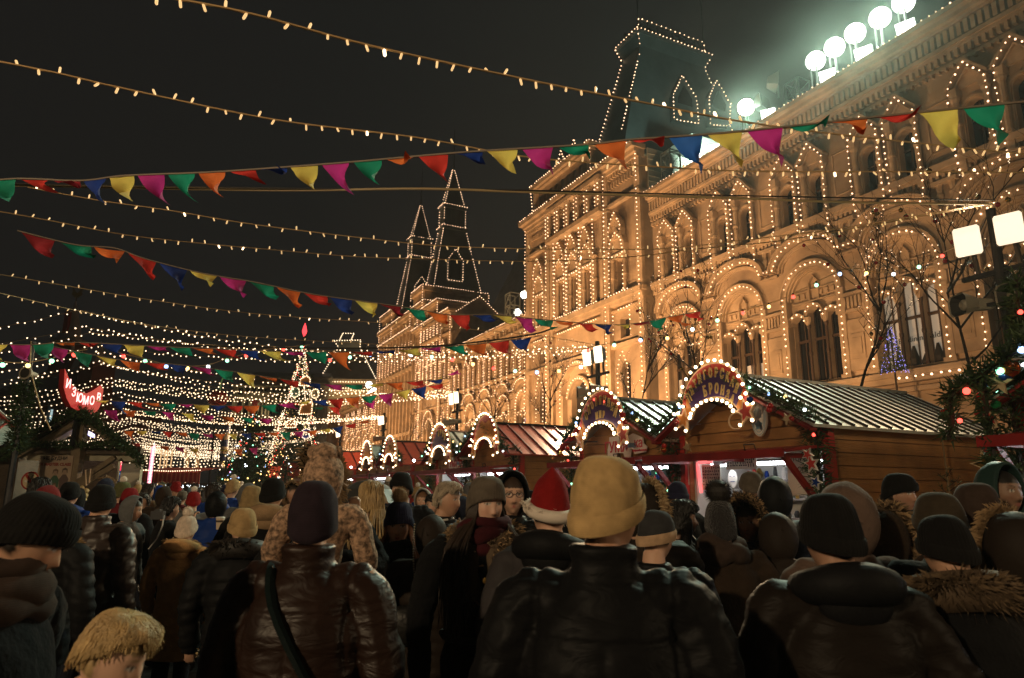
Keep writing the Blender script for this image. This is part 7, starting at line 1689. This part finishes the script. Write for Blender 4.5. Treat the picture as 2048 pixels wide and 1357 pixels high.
# ---- foreground and middle-distance figures: (head pixel, distance, facing) 0 = towards the camera
def crew():
    P=person
    P(22,1068,1.95,98,'large man at the left edge looking down, black knit hat and fur collar',BK,.72,1.2,(10,24),('pocket','pocket'),{'skin':SK2,'hair':(.02,.015,.012),'nose':1.15},.0085,hat=multi(beanie(kBK,.135,1.09,.034,ribs=44),scarf(kBRN,3,.05,False,-.02)))
    P(200,1308,1.72,84,'short-haired blonde person bending low at the bottom left corner',BKS,.75,1.0,(4,20),('front','front'),{'skin':SK,'hair':(.42,.29,.14)},.008,hair=hair_cap(hBLO,1.045,2200,.095,.072,-.02,7,.0032,.16))
    P(372,1062,5.6,178,'woman walking away in a beige coat and white bobble hat',BEI,.52,1.4,(0,0),('down','down'),{'hair':(.2,.1,.05)},hat=multi(beanie(kWHT,.14,1.10,.02,ribs=30,pom=(FURW,.055,700)),hood_down(BEI,FURL_,500,.035)),skirt=.03)
    P(203,1009,5.0,168,'man with a black hat and quilted brown leather jacket, back turned, left',QUI,.74,1.5,(25,5),('down','down'),{'skin':SK2},hat=beanie(kBK,.145,1.12,.02),fat=1.12,collar='high')
    P(138,992,7.0,185,'person in a blue jacket with a black hat before the kiosk poster',BLUEJ,.78,1.5,(0,0),('down','pocket'),hat=multi(beanie(kBK,.14,1.1),hood_down(BLUEJ)))
    P(112,1045,4.4,172,'person in a black puffer with tan fur hood ring, left of the quilted jacket',BKP,.72,1.7,(0,10),('down','down'),hat=multi(hood_down(BKP,(FURT,FURL_),1200,.07)),hair=hair_cap(hBLK),scale=.90)
    P(80,984,6.5,150,'dark-haired person in profile under the no smoking sign',BK,.7,1,(40,0),hair=hair_cap(hBLK),f={'skin':SK2})
    P(92,1008,5.6,190,'person in a dark red hood, left of the blue jacket',BK,.7,1,hat=hood(cl('dark_red_fleece',(.16,.015,.015))),scale=.93)
    P(628,1046,2.55,176,'broad man in a shiny brown leather jacket and plum knit hat, back turned',BRL,.62,1.9,(12,0),('down','down'),{'skin':SK2,'hair':(.03,.02,.02)},.010,hat=multi(beanie(kPUR,.155,1.12,.02,False,0,0,slouch=.012,lowback=-.07,lump=.012),strap(cl('dark_strap',(.012,.02,.02),'shell'),1,.03)),fat=1.16,collar='high')
    leo=mat('leopard_fleece',(.4,.25,.16),.9,noise=(38,.75,2),bump=('noise',60,.6))
    c=P(648,960,3.45,182,'child carried high in a leopard-spotted fleece hood with furry ears',leo,.95,.8,(4,0),('front','front'),{'skin':SK},hat=hood(leo,FURT,1.14,n=400),sit=True,scale=.80,fat=.72)
    b=MB().use(leo).ell(c.H((0,.03,.155)),(.085,.075,.075),14,10)
    for s in (-1,1): b.ell(c.H((s*.075,.02,.165)),(.036,.022,.045),10,8)
    b.build('hood_ears',c.t,smooth=True); fur_ring(c,[c.H((.085,.0,.03)),c.H((.115,-.02,.11)),c.H((.08,.0,.20))],[Vector((1,0,.2)),Vector((1,0,.3)),Vector((.6,0,1))],(FURT,FURD),.05,300)
    P(642,1045,3.55,184,'man hidden behind the leather jacket, carrying the leopard-hooded child',BK,.7,1.2,(0,8),('hold','hold'),hat=beanie(kBK),scale=.93)
    P(487,1056,4.4,190,'woman in a black fur coat and beige cable-knit hat, back turned',BKP,.45,1.9,(20,0),('down','bag'),hat=multi(beanie(kBEI,.135,1.14,.01,slouch=.01),collar_fur((FURB,FURD),2200,.075,.07,False)))
    P(544,992,5.6,186,'man with black hat and pale sheepskin collar, back turned',BK,.72,1.3,(-10,0),hat=multi(beanie(kBK,.14,1.12),hood_down(cl('sheepskin',(.34,.22,.12)),None)))
    P(504,1005,6.2,170,'woman in a yellowish striped knit hat near the dark green fir',BK,.7,1.2,hat=beanie(kSTR,.15,1.18,.0,slouch=.02))
    p=P(432,1012,7.0,200,'person in a bright blue jacket holding up paper cups',BLUEJ,.75,1.4,(0,0),('cup','cup'),hat=hood(BKS))
    P(340,1018,7.2,125,'person with black hair taking a photograph with a dark camera',BK,.72,1.1,(15,0),('camera','camera'),{'skin':SK2},hair=hair_cap(hBLK,1.09,300))
    P(262,1020,7.0,95,'child in a grey hood turned sideways, left of the photographer',GREYH,.7,1.2,(0,8),hat=hood(GREYH),scale=.93)
    P(258,1002,7.8,180,'person in a dark red cap behind the grey-hooded child',BK,.7,1.1,hat=beanie(cl('dark_red_knit',(.20,.012,.014),'knit')))
    P(745,1000,5.0,188,'woman with loose blonde hair seen from behind, right of the leopard hood',BK,.55,1.2,(20,0),hair=multi(hair_cap(hBLO,1.10,420,.08,.06,-.08,9),hair_long(hBLO,.30,70,.12,False,.05,5)))
    P(798,1052,4.1,4,'girl facing us in a navy bobble hat with a round badge and auburn hair',BK,.48,1.1,(0,4),('down','down'),{'skin':SK,'hair':(.2,.08,.03),'lip':(.45,.12,.12)},.0075,hat=multi(beanie(kNAV,.155,1.10,.030,ribs=36,pom=(FURT,.06,700)),scarf(BK,2,.03)),hair=hair_long(hRED,.46,110,.13,True,.02,3))
    P(806,978,6.4,20,'man in a black hat half hidden behind the bobble hat',BK,.7,1.2,(-40,0),f={'skin':SK},vox=.010,hat=beanie(kBK,.145,1.14,.025))
    P(846,1003,8.0,5,'young woman in a pale grey hood smiling towards the camera',GREYH,.6,1.2,(-8,0),f={'skin':SK,'hair':(.2,.1,.05)},vox=.0095,hat=hood(cl('pale_grey_fleece',(.34,.33,.31)),None,1.0),hair=hair_long(hLB,.2,30,.06))
    P(867,1012,7.6,-10,'woman with black hair beside the pale grey hood',BK,.6,1.1,(-10,0),f={'skin':SK},vox=.0095,hair=multi(hair_cap(hBLK,1.1,250),hair_long(hBLK,.3,50,.1)))
    g=P(893,1000,5.0,70,'grey-haired man in profile wearing a black jacket with white piping',BKS,.72,1.3,(-5,4),('down','down'),{'skin':SK2,'hair':(.4,.33,.25)},.009,hair=hair_cap(hGRY,1.06,900,.05,.06,-.05,4,.004,.3))
    b=MB().use(WHITEP)
    for s in (-1,1): b.tube(smooth_path([(s*.10,-.06,1.50),(s*.20,-.02,1.475),(s*.285,.0,1.36),(s*.325,.02,1.2)],4),.008,5,True); b.tube([(s*.11,-.15,1.38),(s*.13,-.168,1.22)],.008,5)
    b.build('white_piping',g.t)
    w=P(968,1010,3.45,6,'woman facing us in a grey-brown knit hat with dark red scarf and long dark hair',BK,.42,1.2,(22,2),('down','down'),{'skin':(.74,.46,.34),'hair':(.035,.02,.015),'lip':(.45,.17,.15),'iris':(.05,.045,.035)},.0065,hat=multi(beanie(kGRY,.140,1.12,.030,False,lowback=-.07,bulge=.03,lump=.012,ribs=40),scarf(kBUR,3,.040,False,-.022),collar_fur((FURM,FURT,FURM2),3200,.075,.058,True)),hair=hair_long(hDK,.5,150,.16,True,.03,8,.02),skirt=.02)
    MB().use(GOLD).lathe((0,-.185,1.30),[(.011,0),(.014,.004),(.008,.008)],10,(0,-1,0)).build('brooch',w.t)
    b=MB().use(BKL).tube([(.19*math.cos(R(a)),.02+.15*math.sin(R(a)),1.03) for a in range(0,361,15)],.022,6,True,.4); b.use(GOLD).box(-.03,.03,-.16,-.15,1.005,1.055); b.build('belt',w.t)
    P(1021,992,4.5,-22,'man with glasses and moustache in a black hood, right of the woman in grey-brown',BKS,.7,1.3,(30,0),('down','down'),{'skin':SK,'hair':(.05,.03,.02),'moustache':.95,'beard':.35},.0075,hat=multi(hood(BKS,None,1.04),lambda pr:glasses(pr)),scale=None)
    P(1057,1003,8.6,60,'small person in a black hat turned sideways before the red-roofed stall',BK,.7,1.1,(0,0),hat=beanie(kBK,.14,1.1))
    P(1078,1020,8.2,100,'person with brown hair low beside the small black hat',GRN,.7,1.1,hair=hair_cap(hLB))
    def santa(pr):
        beanie(kRED,.19,1.12,.035,False,.03,slouch=.03,name='santa_hat',lowback=-.03)(pr); pts=[pr.H((.096*math.cos(R(a)),.115*math.sin(R(a))+.004,.02-.03*math.sin(R(a)))) for a in range(0,361,15)]; MB().use(FURW).tube(pts,.030,8).build('hat_trim',pr.t,smooth=True); fur_ring(pr,pts,[p-pr.H((0,0,0)) for p in pts],FURW,.02,250,'hat_fur')
    P(1106,1030,3.2,160,'person in a red and white santa hat beside the tan hat',cl('grey_brown_shell',(.045,.04,.042),'puffer'),.7,1.6,(40,0),('down','down'),{'skin':SK},hat=multi(santa,hood_down(BKP)))
    P(1205,1028,1.92,172,'large man in a tan knit hat and black jacket, back turned, nearest of all',BKS,.66,1.6,(-28,2),('down','down'),{'skin':(.56,.30,.19),'hair':(.1,.06,.04)},.009,hat=beanie(kTAN,.155,1.15,.030,True,slouch=.02,lowback=-.062,bulge=.03,lump=.016),fat=1.1,collar='high')
    P(1280,1026,3.7,178,'person in a fur-rimmed hood directly behind the tan hat',BRNP,.7,1.6,(-60,0),('down','down'),hat=hood(BRNP,(FURT,FURL_),1.0,n=900,furL=.045))
    P(1306,1075,3.35,166,'person in a dark knit hat with one pale stripe',BKS,.7,1.4,(-30,6),('down','down'),{'skin':SK},.010,hat=multi(beanie(kGRY if False else cl('charcoal_knit',(.04,.04,.042),'knit'),.14,1.12,.02,True,band=cl('pale_band',(.50,.33,.2),'knit'),lowback=-.05)))
    P(1362,1040,4.4,40,'bearded long-haired man looking right, before the bright stall',BK,.7,1.1,(48,0),('down','down'),{'skin':SK3,'hair':(.012,.01,.009),'beard':.95,'moustache':.9,'nose':1.15},.008,hair=multi(hair_cap(hBLK,1.12,420,.08,.055,-.08,11),hair_long(hBLK,.22,60,.08,False,.03,4)))
    P(1354,992,6.2,200,'person in a dark cap looking down into the bright stall',BK,.7,1.2,(-30,20),f={'skin':SK2},hat=beanie(kNAV,.135,1.12,.03))
    P(1441,1052,3.9,182,'person in a furry black bobble hat with a chunky brown scarf',BRNW,.6,1.5,(0,0),('bag','bag'),hat=multi(beanie(cl('black_furry_knit',(.016,.014,.016),'fur'),.15,1.10,.0,False,pom=(FURB,.085,1500),lowback=-.08),scarf(kBRN,3,.058,False,-.02)),fat=1.1)
    P(1505,1045,4.3,60,'woman in profile under a brown fur-rimmed hood, right of the furry bobble hat',BRNW,.5,1.4,(-90,4),('front','front'),{'skin':SK3,'hair':(.05,.03,.02)},.009,hat=hood(BRNW,(FURT,FURD),1.08,n=1300,furL=.055))
    P(1548,1000,5.0,185,'person in a black puffer hood facing the bright stall counter',BKP,.7,1.8,(-8,0),('front','front'),hat=hood(BKP,None,1.05))
    P(1505,975,6.0,178,'person in a brown cap reaching the bright counter',BRNW,.7,1.3,(0,10),('front','front'),hat=beanie(kGRY,.13,1.12,.03))
    P(1558,1075,4.0,175,'person with a rounded brown-rimmed back below the puffer hood',BRNP,.6,1.8,(0,20),('pocket','pocket'),hat=hood(BRNP,None,1.05),scale=.92)
    P(1690,1046,2.95,188,'person in a dusty beige fleece hood right of the corner post',kPNK,.6,1.5,(-12,0),('down','down'),hat=hood(kPNK,None,1.12))
    P(1668,1078,2.25,176,'large person in a black knit hat and grey-beige jacket, lower right',cl('grey_beige_jacket',(.016,.012,.010),'shell'),.62,1.9,(10,4),('down','pocket'),{'skin':SK3},hat=multi(beanie(kBK,.15,1.12,.02,ribs=44,lump=.01),hood_down(BKP)),fat=1.12)
    P(1766,1088,3.25,190,'person in a bushy brown fur-rimmed hood, right of the beige fleece hood',BRNW,.6,1.5,(-50,0),('down','down'),hat=hood(BRNW,(FURM,FURM2,FURT),1.03,n=1800,furL=.085))
    P(1797,990,4.6,10,'man facing us in a black beanie before the plank side wall',BK,.7,1.1,(20,0),('down','down'),{'skin':(.44,.25,.17),'hair':(.03,.02,.015),'beard':.25},.0075,hat=multi(beanie(kBK,.135,1.10,.032),scarf(BK,2,.035)))
    P(1882,1052,2.9,182,'person in a round black hat with a lit brown rim, right side',BK,.7,1.4,(0,0),hat=multi(beanie(cl('brown_black_knit',(.05,.038,.025),'knit'),.14,1.15,.01)))
    P(1900,1100,2.45,178,'large person with a wide fur collar, lowest at right',BK,.6,1.9,(0,10),('pocket','pocket'),hat=multi(beanie(kBK,.13,1.1,.02,ribs=40),collar_fur((FURM,FURM2),3600,.09,.075,False)),fat=1.15)
    P(1955,1030,3.1,170,'tall person in a soft brown hat at the far right',BRNW,.6,1.4,(0,0),hat=beanie(kBRN,.14,1.16,.0,slouch=.02))
    P(2003,985,4.0,5,'bearded man in a dark hood facing us under the red awning',BKS,.7,1.4,(10,0),('down','down'),{'skin':(.30,.18,.12),'hair':(.015,.012,.01),'beard':.95,'moustache':.9},.008,hat=hood(cl('dark_teal_shell',(.02,.045,.04),'shell'),None,1.06))
    P(2036,1108,2.7,180,'person in a lit brown hood at the right picture edge',BRNP,.6,1.7,(0,0),hat=hood(BRNP,FURT,1.1,n=700))
    P(1150,1000,7.5,175,'dark-hooded person between the santa hat and the tan hat',BK,.7,1.2,hat=hood(BKS))
    P(862,1075,3.9,175,'person in a dark coat passing behind the bobble-hat girl',BRNP,.6,1.6,(0,10),hat=hood(BRNP,None,1.0),scale=.80)
crew()
# held things
def held(px,py,Y,name,label,cat): return thing(name,label,cat,at(px,py,Y))
t=held(316,1031,6.95,'camera','small dark camera held up by the photographer','camera'); b=MB().use(DARK).box(-.06,.06,-.03,.03,-.04,.04); b.box(-.025,.025,-.03,.03,.04,.06); b.build('camera_body',t); MB().use(DARK).lathe((0,.03,0),[(.036,0),(.036,.05),(.03,.06)],14,(0,1,0)).build('lens_barrel',t); MB().use(WHITEP).tube([(.06,0,0),(.07,-.03,-.1),(.03,-.03,-.22),(-.04,-.03,-.32)],.007,4,True,.4).build('camera_strap',t)
for i,(px,py) in enumerate(((440,1046),(455,1053))):
    t=held(px,py,6.55,'paper_cup',['left','right'][i]+' pale paper cup held by the person in bright blue','cup'); MB().use(mat('paper_cup_cream',(.62,.5,.36),.6)).lathe((0,0,-.06),[(.028,0),(.038,.1)],14).build('cup_body',t); MB().use(BRN).lathe((0,0,.005),[(.0365,0),(.038,.018)],14).use(WHITEP).lathe((0,0,.04),[(.041,0),(.041,.008),(.034,.014)],14).build('cup_lid',t)
t=held(820,1150,4.0,'shoulder_bag','dark shoulder bag on a metal chain worn by the bobble-hat girl','bag'); t.location=t.location+Vector((.02,-.24,-.22)); MB().use(BKL).ell((0,0,0),(.13,.05,.10),14,10).build('bag_body',t,smooth=True)
b=MB().use(mat('chain_metal',(.6,.5,.35),.3,metal=.9))
for i in range(34): b.ball((.06-.035*math.sin(i*.06),.0,.09+.0125*i),.0055)
b.build('chain_strap',t)
# ---- distant crowd
protos=[]
def proto(kind,i):
    p=person(0,0,1,180,'x',BK,.68,1.3,(0,0),('down','down') if i%2 else ('pocket','pocket'),vox=.03,hat=kind,scale=1.0,pos=(0,-40-i,1.632))
    return p.t
hats=[(beanie(kBK,.14,1.12,.02),'knit hat'),(hood(BKS,None,1.05),'hood'),(beanie(kWHT,.14,1.12,.02,pom=(FURW,.05,120)),'bobble hat'),(hair_cap(hDK,1.09,120),'bare head'),(hood(BRNP,FURT,1.05,n=250),'fur-rimmed hood')]
for i,(h_,n_) in enumerate(hats): protos.append((proto(h_,i),n_))
COLS=[('black',BK),('navy',NAVY),('brown',BRNW),('grey',GREYH),('olive',GRN),('dark red',cl('dark_red_wool',(.13,.015,.018))),('blue',BLUEJ),('tan',cl('tan_wool',(.25,.15,.08)))]
HCOL=[('black',kBK),('red',kRED),('beige',kBEI),('grey',kGRY),('navy',kNAV),('white',kWHT),('olive',cl('olive_knit',(.10,.10,.04),'knit'))]
def far_label(px,hn,c1,c2,face):
    lm=('the left kiosk' if px<200 else 'the low fir hedge' if px<285 else 'the red striped awning' if px<405 else 'the candy-striped pole' if px<470 else 'the dark green fir' if px<570 else 'the tall lit tree' if px<665 else 'the far red-roofed stalls' if px<800 else 'the striped-roof stall' if px<1000 else 'the nearest red-roofed stall')
    htxt={'knit hat':f'{c2[0]} knit hat','bobble hat':f'{c2[0]} bobble hat','hood':'hood up','bare head':'bare dark head','fur-rimmed hood':'fur-rimmed hood up'}[hn]
    return f"distant person in {c1[0]}, {htxt}, {'facing us' if face else 'back turned'}, by {lm}"
def place_far(px,Y,py=None,used=set(),first=set()):
    root=None
    for _try in range(60):
        k=rnd.randrange(len(protos)); hn=protos[k][1]; face=rnd.random()<.3; c1=rnd.choice(COLS); c2=rnd.choice(HCOL); lab=far_label(px,hn,c1,c2,face)
        if lab not in used: break
    root=protos[k][0]
    s=rnd.uniform(.90,1.03); base=at(px,985,Y)
    if k in first: o=dup(root)
    else: o=root; first.add(k)
    o.location=(base.x,Y,0); o.scale=(s,s,s); o.rotation_euler=(0,0,R(rnd.uniform(140,220) if not face else rnd.uniform(-40,40)))
    for ch in o.children:
        n=ch.name.split('.')[0]
        if n in ('jacket','coat','hood') and ch.material_slots: ch.material_slots[0].link='OBJECT'; ch.material_slots[0].material=c1[1]
        if n in ('knit_hat','hat_brim'): ch.material_slots[0].link='OBJECT'; ch.material_slots[0].material=c2[1]
    used.add(lab); o['label']=lab; o['group']='distant crowd'
frm=random.Random(31)
spots=[]
for Y,xs in ((9.5,[(150,700,13)]),(12,[(200,760,14)]),(15,[(215,800,15)]),(19,[(230,760,15)]),(25,[(250,700,14)]),(33,[(280,660,12)])):
    for a,e,n in xs:
        for i in range(n): spots.append((a+(e-a)*(i+frm.uniform(.1,.9))/n,Y*frm.uniform(.92,1.1)))
for px,Y in ((690,8.5),(715,9.5),(775,9),(925,8.8),(940,10.5),(985,10),(1045,10.5),(835,12),(880,12.5),(1240,9),(1270,8)): spots.append((px,Y))
for px,Y in spots: place_far(px,Y)
# ================================================================ WORLD AND LAMPS
w=bpy.data.worlds.new('World'); scene.world=w; w.use_nodes=True
bg=w.node_tree.nodes['Background']; bg.inputs[0].default_value=(.0285,.0262,.0245,1); bg.inputs[1].default_value=.32
WARM=(1,.525,.235)
def flood(s,n,z,ts,tn,tz,e,spot=100,col=WARM): lamp('facade_uplight','SPOT',FW(-s,n,z),FW(-ts,tn,tz),e,col,.25,spot,.6)
flood(15,18,3.2,17,28,12,1900); flood(24,18,3.2,26,28,13,4200); flood(31,18,3.2,34,28,13,6500)
for s in (40,48): flood(s,17,3.2,s,28,16,11000)
for s in (58,68,78,88): flood(s,24,3.2,s,36,14,9000)
for s in (96,108,120,130): flood(s,20,3.2,s,36,20,14000)
for s in (140,155,168): flood(s,24,3.2,s,38,14,10000)
for px,py in ((1492,215),(1669,95),(1760,36)):
    c=onplane(px,py,28.0); lamp('roof_flood_beam','SPOT',c,(2,9,1),10000,(.76,1,.76),.4,75,.5)
c=FW(-33,30.5,23.5); lamp('parapet_flood_beam','SPOT',c,FW(-36,36,24.5),900,(.8,1,.85),.3,120,.5)
c=FW(-29.5,31.5,23.2); lamp('tower_flood_beam','SPOT',c,FW(-43,38,34),9000,(.68,1,.82),.3,70,.7)
# thin winter haze
hz=MB().box(-260,240,-12,320,-1,75); hm=bpy.data.materials.new('thin_haze'); hm.use_nodes=True; nt=hm.node_tree; nt.nodes.remove(nt.nodes['Principled BSDF']); pv=nt.nodes.new('ShaderNodeVolumePrincipled')
pv.inputs['Color'].default_value=(.85,.86,.84,1); pv.inputs['Density'].default_value=.00065; pv.inputs['Anisotropy'].default_value=.35
nt.links.new(pv.outputs[0],nt.nodes['Material Output'].inputs['Volume']); ho=hz.use(hm).build('haze',None,mats=[hm]); ho['kind']='stuff'
cy.volume_bounces=0; cy.volume_step_rate=4

# drifting steam lit by the roof floodlights
sm=MB().ell((0,0,0),(1,1,1),24,16); mm_=bpy.data.materials.new('drifting_steam'); mm_.use_nodes=True; nt=mm_.node_tree; nt.nodes.remove(nt.nodes['Principled BSDF']); pv=nt.nodes.new('ShaderNodeVolumePrincipled'); pv.inputs['Color'].default_value=(.8,.95,.88,1); pv.inputs['Anisotropy'].default_value=.2
tc=nt.nodes.new('ShaderNodeTexCoord'); ln=nt.nodes.new('ShaderNodeVectorMath'); ln.operation='LENGTH'; nt.links.new(tc.outputs['Object'],ln.inputs[0])
mr=nt.nodes.new('ShaderNodeMapRange'); mr.inputs[1].default_value=1; mr.inputs[2].default_value=0; mr.inputs[3].default_value=0; mr.inputs[4].default_value=1; nt.links.new(ln.outputs['Value'],mr.inputs[0])
tn=nt.nodes.new('ShaderNodeTexNoise'); tn.inputs['Scale'].default_value=2.2; tn.inputs['Detail'].default_value=3; nt.links.new(tc.outputs['Object'],tn.inputs['Vector'])
mr2=nt.nodes.new('ShaderNodeMapRange'); mr2.inputs[1].default_value=.35; mr2.inputs[2].default_value=.7; nt.links.new(tn.outputs['Fac'],mr2.inputs[0])
m1=nt.nodes.new('ShaderNodeMath'); m1.operation='MULTIPLY'; nt.links.new(mr.outputs[0],m1.inputs[0]); nt.links.new(mr2.outputs[0],m1.inputs[1]); m2=nt.nodes.new('ShaderNodeMath'); m2.operation='MULTIPLY'; m2.inputs[1].default_value=.026; nt.links.new(m1.outputs[0],m2.inputs[0]); nt.links.new(m2.outputs[0],pv.inputs['Density'])
nt.links.new(pv.outputs[0],nt.nodes['Material Output'].inputs['Volume'])
so=sm.use(mm_).build('steam',None,FW(-20.5,26.2,23.6),(0,R(14),FROT),mats=[mm_]); so.scale=(15,5.2,7.0); so['kind']='stuff'
